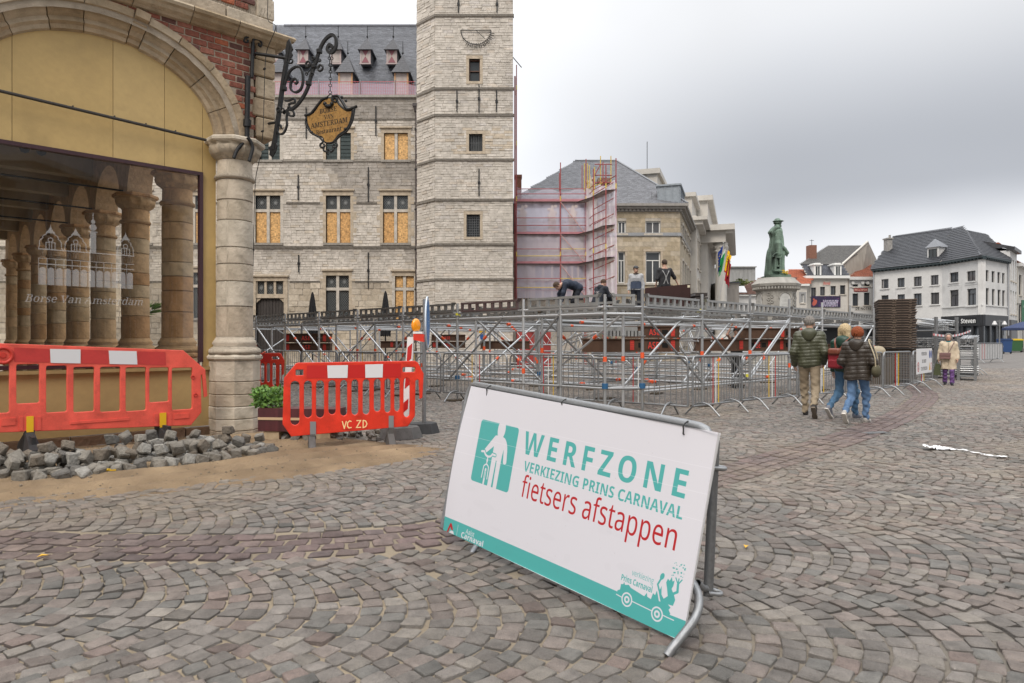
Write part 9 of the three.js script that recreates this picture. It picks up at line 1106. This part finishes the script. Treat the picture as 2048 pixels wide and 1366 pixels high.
{
const [o,J,hq,G,r] = person({ label: 'blonde woman in a dark green padded jacket with a red rucksack walking away',h: 1.70,pos: [X(1690,12.4),0,-12.4],ry: Math.PI - 0.95,cell: 0.013,J: { ...stride('R','L') },trM: cloth([0.075,0.165,0.28]),shM: cloth([0.20,0.21,0.25]),soM: mat([0.55,0.52,0.48],{ r: 0.7 }),coat: { m: puff([0.018,0.06,0.042]),g: 0.022,quilt: 0.085,hem: 0.09,hood: true },hair: { m: cloth([0.60,0.47,0.28]),len: 0.2,v: 0.014 } });
const rd = mat([0.24,0.008,0.018],{ r: 0.55,t: 'cloth',ts: 0.3,b: 'b_rough',bs: 0.12,bh: 0.005 }),lt = mat([0.16,0.045,0.025],{ r: 0.45 }),b = thing('rucksack','red rucksack with a brown leather flap on the back of the blonde woman','rucksack',o.position.toArray(),o.rotation.y),N = (n,f,a,m,c = 0.012) => part(b,n,nets(f,...a,c),m),rb = (c,h,q) => (x,y,z) => { const e = [Math.abs(x - c[0]) - h[0] + q,Math.abs(y - c[1]) - h[1] + q,Math.abs(z - c[2]) - h[2] + q]; return Math.hypot(Math.max(e[0],0),Math.max(e[1],0),Math.max(e[2],0)) + Math.min(0,Math.max(...e)) - q; };
N('bag',rb([0.02,1.08,-0.25],[0.145,0.17,0.08],0.07),[[-0.3,0.8,-0.45],[0.3,1.4,-0.05]],rd); N('pocket',rb([0.02,1.0,-0.34],[0.11,0.08,0.03],0.029),[[-0.3,0.8,-0.5],[0.3,1.2,-0.2]],rd); N('flap',rb([0.02,1.22,-0.29],[0.115,0.06,0.085],0.045),[[-0.3,1.1,-0.5],[0.3,1.4,-0.1]],lt); for (const e of [-1,1]) { const q = new B(); q.ribbon(new THREE.CatmullRomCurve3([[0.02 + e * 0.04,1.27,-0.2],[e * 0.1,1.40,-0.16],[e * 0.13,1.47,-0.03],[e * 0.14,1.38,0.13]].map((p) => V3(...p))).getPoints(14).map((p) => p.toArray()),0.03,0.008,[1,0,0]); q.build('strap',lt,b); }
}
{
const [o] = person({ label: 'red haired woman in a dark brown quilted jacket and jeans walking away',h: 1.63,pos: [X(1715,11.7),0,-11.7],ry: Math.PI - 0.75,cell: 0.013,w: 1.06,J: { ...stride('R','L'),wR: [-0.26,0.96,0.16],eR: [-0.28,1.13,-0.02],wL: [0.20,1.02,0.16],eL: [0.27,1.14,-0.04] },trM: cloth([0.10,0.185,0.33]),shM: cloth([0.48,0.46,0.43]),soM: mat([0.60,0.56,0.50],{ r: 0.7 }),coat: { m: puff([0.040,0.030,0.022]),g: 0.03,quilt: 0.07,hem: 0.15,low: 0.1,hood: true },hair: { m: cloth([0.30,0.07,0.02]),v: 0.016 } });
const b = thing('shoulder_bag','olive shoulder bag hanging at the side of the red haired woman','bag',o.position.toArray(),o.rotation.y); part(b,'bag',nets(ellipsoid([-0.30,0.90,-0.02],[0.07,0.11,0.14]),[-0.45,0.7,-0.25],[-0.15,1.1,0.2],0.014),cloth([0.085,0.075,0.04])); const q = new B(); q.path([[-0.30,0.98,0.1],[-0.27,1.2,0.09],[-0.19,1.42,0.03],[-0.2,1.40,-0.07],[-0.3,1.15,-0.12],[-0.31,0.98,-0.1]],0.011,6,false,40); q.build('strap',mat([0.42,0.36,0.25],{ r: 0.7 }),b);
}
{
const [o,J,hq,G,r] = person({ label: 'grey haired woman in a long beige coat and purple trousers walking towards the square',h: 1.63,pos: [X(1897,22),0,-22],ry: -0.55,J: { kL: [0.1,0.5,0.1],aL: [0.1,0.09,0.09],tL: [0.11,0.025,0.25],aR: [-0.1,0.12,-0.12],tR: [-0.11,0.03,0.02],eL: [0.24,1.15,-0.02],wL: [0.26,0.93,0.06],eR: [-0.24,1.15,-0.02],wR: [-0.28,0.90,0.04] },flare: 0.02,trM: cloth([0.16,0.075,0.24]),shM: cloth([0.02,0.02,0.03]),coat: { name: 'coat',m: cloth([0.60,0.50,0.37]),g: 0.034,hem: 0.40,low: 0.42,collar: cloth([0.01,0.22,0.26]) },hair: { m: cloth([0.24,0.22,0.20]),len: 0.15,v: 0.024 },face: true });
const gl = new B(); for (const e of [-1,1]) gl.geo(new THREE.TorusGeometry(r(0.024),r(0.004),5,14),mat4(...hq(e * 0.032,0.002,0.092))); gl.tube(hq(-0.01,0.004,0.094),hq(0.01,0.004,0.094),r(0.004),0,5); gl.build('glasses',mat([0.2,0.05,0.03],{ r: 0.4 }),o); const bt = new B(); bt.tube([0,1.35,0.145],[0,0.66,0.185],0.008,0,5); bt.build('coat_opening',mat([0.3,0.24,0.17],{ r: 0.8 }),o);
const b = thing('crossbody_bag','mauve crossbody bag worn across the beige coat','bag',o.position.toArray(),o.rotation.y),q = new B(); q.geo(chamfer(0.30,0.20,0.09,0.02),mat4(-0.1,0.93,0.22)); q.build('bag',mat([0.20,0.11,0.10],{ r: 0.5 }),b); const f = new B(); f.geo(chamfer(0.31,0.11,0.03,0.01),mat4(-0.1,0.985,0.265)); f.build('flap',mat([0.17,0.09,0.085],{ r: 0.45 }),b); const s = new B(); s.path([[-0.02,1.02,0.24],[0.07,1.2,0.19],[0.15,1.38,0.10],[0.13,1.42,-0.04],[0.0,1.25,-0.17],[-0.2,1.0,-0.1],[-0.24,0.98,0.15]],0.011,6,false,40); s.build('strap',mat([0.17,0.09,0.085],{ r: 0.5 }),b);
const t = thing('shopping_bag','dark green shopping bag carried by the woman in the beige coat','bag',o.position.toArray(),o.rotation.y),u = new B(); u.hex([[-0.42,0.32,0.16],[-0.2,0.30,0.16],[-0.23,0.68,0.12],[-0.36,0.68,0.12],[-0.42,0.32,-0.06],[-0.2,0.30,-0.06],[-0.23,0.68,-0.02],[-0.36,0.68,-0.02]]); u.build('sack',cloth([0.055,0.065,0.025]),t); const h = new B(); h.path([[-0.34,0.68,0.05],[-0.31,0.79,0.05],[-0.26,0.68,0.05]],0.009,5,false,14); h.build('handle',cloth([0.055,0.065,0.025]),t);
}
{ // workers on and under the stage
const D = 24.4,navy = cloth([0.012,0.016,0.026]),blk = cloth([0.014,0.014,0.015]),floor = 2.29;
const [o1,J1] = person({ label: 'bearded worker in a grey and navy sweater and cap standing on the stage',h: 1.80,pos: [X(1272,D),floor,-D],ry: -0.2,turn: 0.5,trM: navy,shM: blk,coat: { name: 'sweater',m: cloth([0.44,0.45,0.47]),g: 0.016,hem: 0.02 },hair: { m: cloth([0.10,0.06,0.035]) },cap: cloth([0.05,0.055,0.06]),face: true });
canvasPlane(o1,'chest_print',0.30,0.10,0,1.33,0.162,(g,w,h) => { g.fillStyle = '#b4b6ba'; g.fillRect(0,0,w,h); g.fillStyle = '#23262c'; g.font = 'bold ' + h * 0.8 + 'px sans-serif'; const m = g.measureText('ORIGINAL').width; g.save(); g.translate(0,h * 0.8); g.scale(w / m,1); g.fillText('ORIGINAL',0,0); g.restore(); },{ cw: 128 }); part(o1,'navy_panel',nets((x,y,z) => Math.max(union([capsule([-0.07,0.98,0],[-0.06,1.24,0],0.136,0.132),capsule([0.07,0.98,0],[0.06,1.24,0],0.136,0.132)],0.05)(x,y,z),y - 1.25,0.98 - y),[-0.3,0.9,-0.25],[0.3,1.3,0.25],0.016),cloth([0.05,0.07,0.12]));
const hp = new B(); hp.geo(new THREE.TorusGeometry(0.085,0.018,6,18,4.4),mat4(0,1.53,0.0,0,Math.PI / 2,0)); hp.build('headphones',rubber,o1);
const [o2] = person({ label: 'worker in a black T-shirt with braces standing on the stage, back turned',h: 1.86,pos: [X(1329,23),floor,-23],ry: Math.PI + 0.15,w: 1.04,J: { eR: [-0.36,1.2,0.06],wR: [-0.50,1.0,0.12],eL: [0.25,1.15,-0.02],wL: [0.24,0.97,0.12] },trM: blk,shM: blk,coat: { name: 'shirt',m: cloth([0.022,0.022,0.026]),g: 0.014,hem: 0.02,short: true },hair: { m: cloth([0.07,0.045,0.03]) } }); const br = new B(); for (const e of [-1,1]) br.ribbon(new THREE.CatmullRomCurve3([[e * 0.13,1.52,0.02],[e * 0.11,1.48,-0.12],[e * 0.02,1.3,-0.148],[e * 0.01,1.22,-0.144],[e * 0.08,1.04,-0.135]].map((p) => V3(...p))).getPoints(16).map((p) => p.toArray()),0.03,0.008,[1,0,0]); br.build('braces',mat([0.28,0.28,0.28],{ r: 0.6 }),o2); const tb = new B(); tb.box(-0.26,0.86,-0.12,-0.17,1.0,0.06).box(0.17,0.86,-0.12,0.25,1.0,0.06); tb.build('tool_pouch',rubber,o2);
const [o3] = person({ label: 'worker in a dark hooded jacket crouching at the edge of the stage',h: 1.76,pos: [X(1199,22),floor,-22],ry: Math.PI - 0.9,bent: true,nod: 0.35,J: { pe: [0,0.36,-0.12],wa: [0,0.5,-0.06],ch: [0,0.72,0.06],nk: [0,0.86,0.11],hd: [0,0.99,0.19],sL: [0.18,0.8,0.08],eL: [0.24,0.56,0.2],wL: [0.16,0.36,0.36],sR: [-0.18,0.8,0.08],eR: [-0.24,0.56,0.2],wR: [-0.16,0.36,0.36],hL: [0.1,0.34,-0.1],kL: [0.16,0.46,0.28],aL: [0.13,0.09,0.04],tL: [0.14,0.03,0.2],hR: [-0.1,0.34,-0.1],kR: [-0.16,0.46,0.28],aR: [-0.13,0.09,0.04],tR: [-0.14,0.03,0.2] },trM: blk,shM: blk,coat: { m: navy,g: 0.03,hood: true },hair: { m: cloth([0.09,0.05,0.03]) } }); const pt = new B(); pt.box(-0.1,0.68,-0.10,0.1,0.71,-0.085); pt.build('back_print',mat([0.6,0.55,0.55],{ r: 0.7 }),o3);
person({ label: 'worker in a navy jacket bending far over the stage edge',h: 1.76,pos: [X(1140,20),floor - 0.18,-20],ry: -Math.PI / 2 + 0.2,bent: true,nod: 1.2,J: { pe: [0,0.86,-0.25],wa: [0,0.93,-0.13],ch: [0,0.98,0.10],nk: [0,0.96,0.24],hd: [0,0.90,0.38],sL: [0.18,0.95,0.18],eL: [0.2,0.7,0.26],wL: [0.17,0.47,0.3],sR: [-0.18,0.95,0.18],eR: [-0.2,0.7,0.26],wR: [-0.17,0.47,0.3],hL: [0.09,0.84,-0.24],kL: [0.1,0.45,-0.12],aL: [0.1,0.09,-0.2],tL: [0.11,0.03,-0.04],hR: [-0.09,0.84,-0.24],kR: [-0.1,0.45,-0.12],aR: [-0.1,0.09,-0.2],tR: [-0.11,0.03,-0.04] },trM: navy,shM: blk,coat: { m: cloth([0.02,0.03,0.055]),g: 0.022 },hair: { m: cloth([0.08,0.05,0.03]) } });
person({ label: 'worker in a black vest and cap reaching up under the stage deck',h: 1.82,pos: [X(1473,20.6),0,-20.6],ry: 0.2,J: { eL: [0.34,1.55,0.08],wL: [0.22,1.80,0.1],eR: [-0.34,1.55,0.08],wR: [-0.22,1.80,0.1] },skin: [0.30,0.17,0.12],trM: blk,shM: blk,coat: { name: 'vest',m: blk,g: 0.008,hem: 0.02,bare: true },hair: { m: blk },cap: blk,face: true });
}
scene.traverse((o) => { if (o.isMesh) { o.castShadow = true; o.receiveShadow = true; } });
renderer.render(scene,camera);
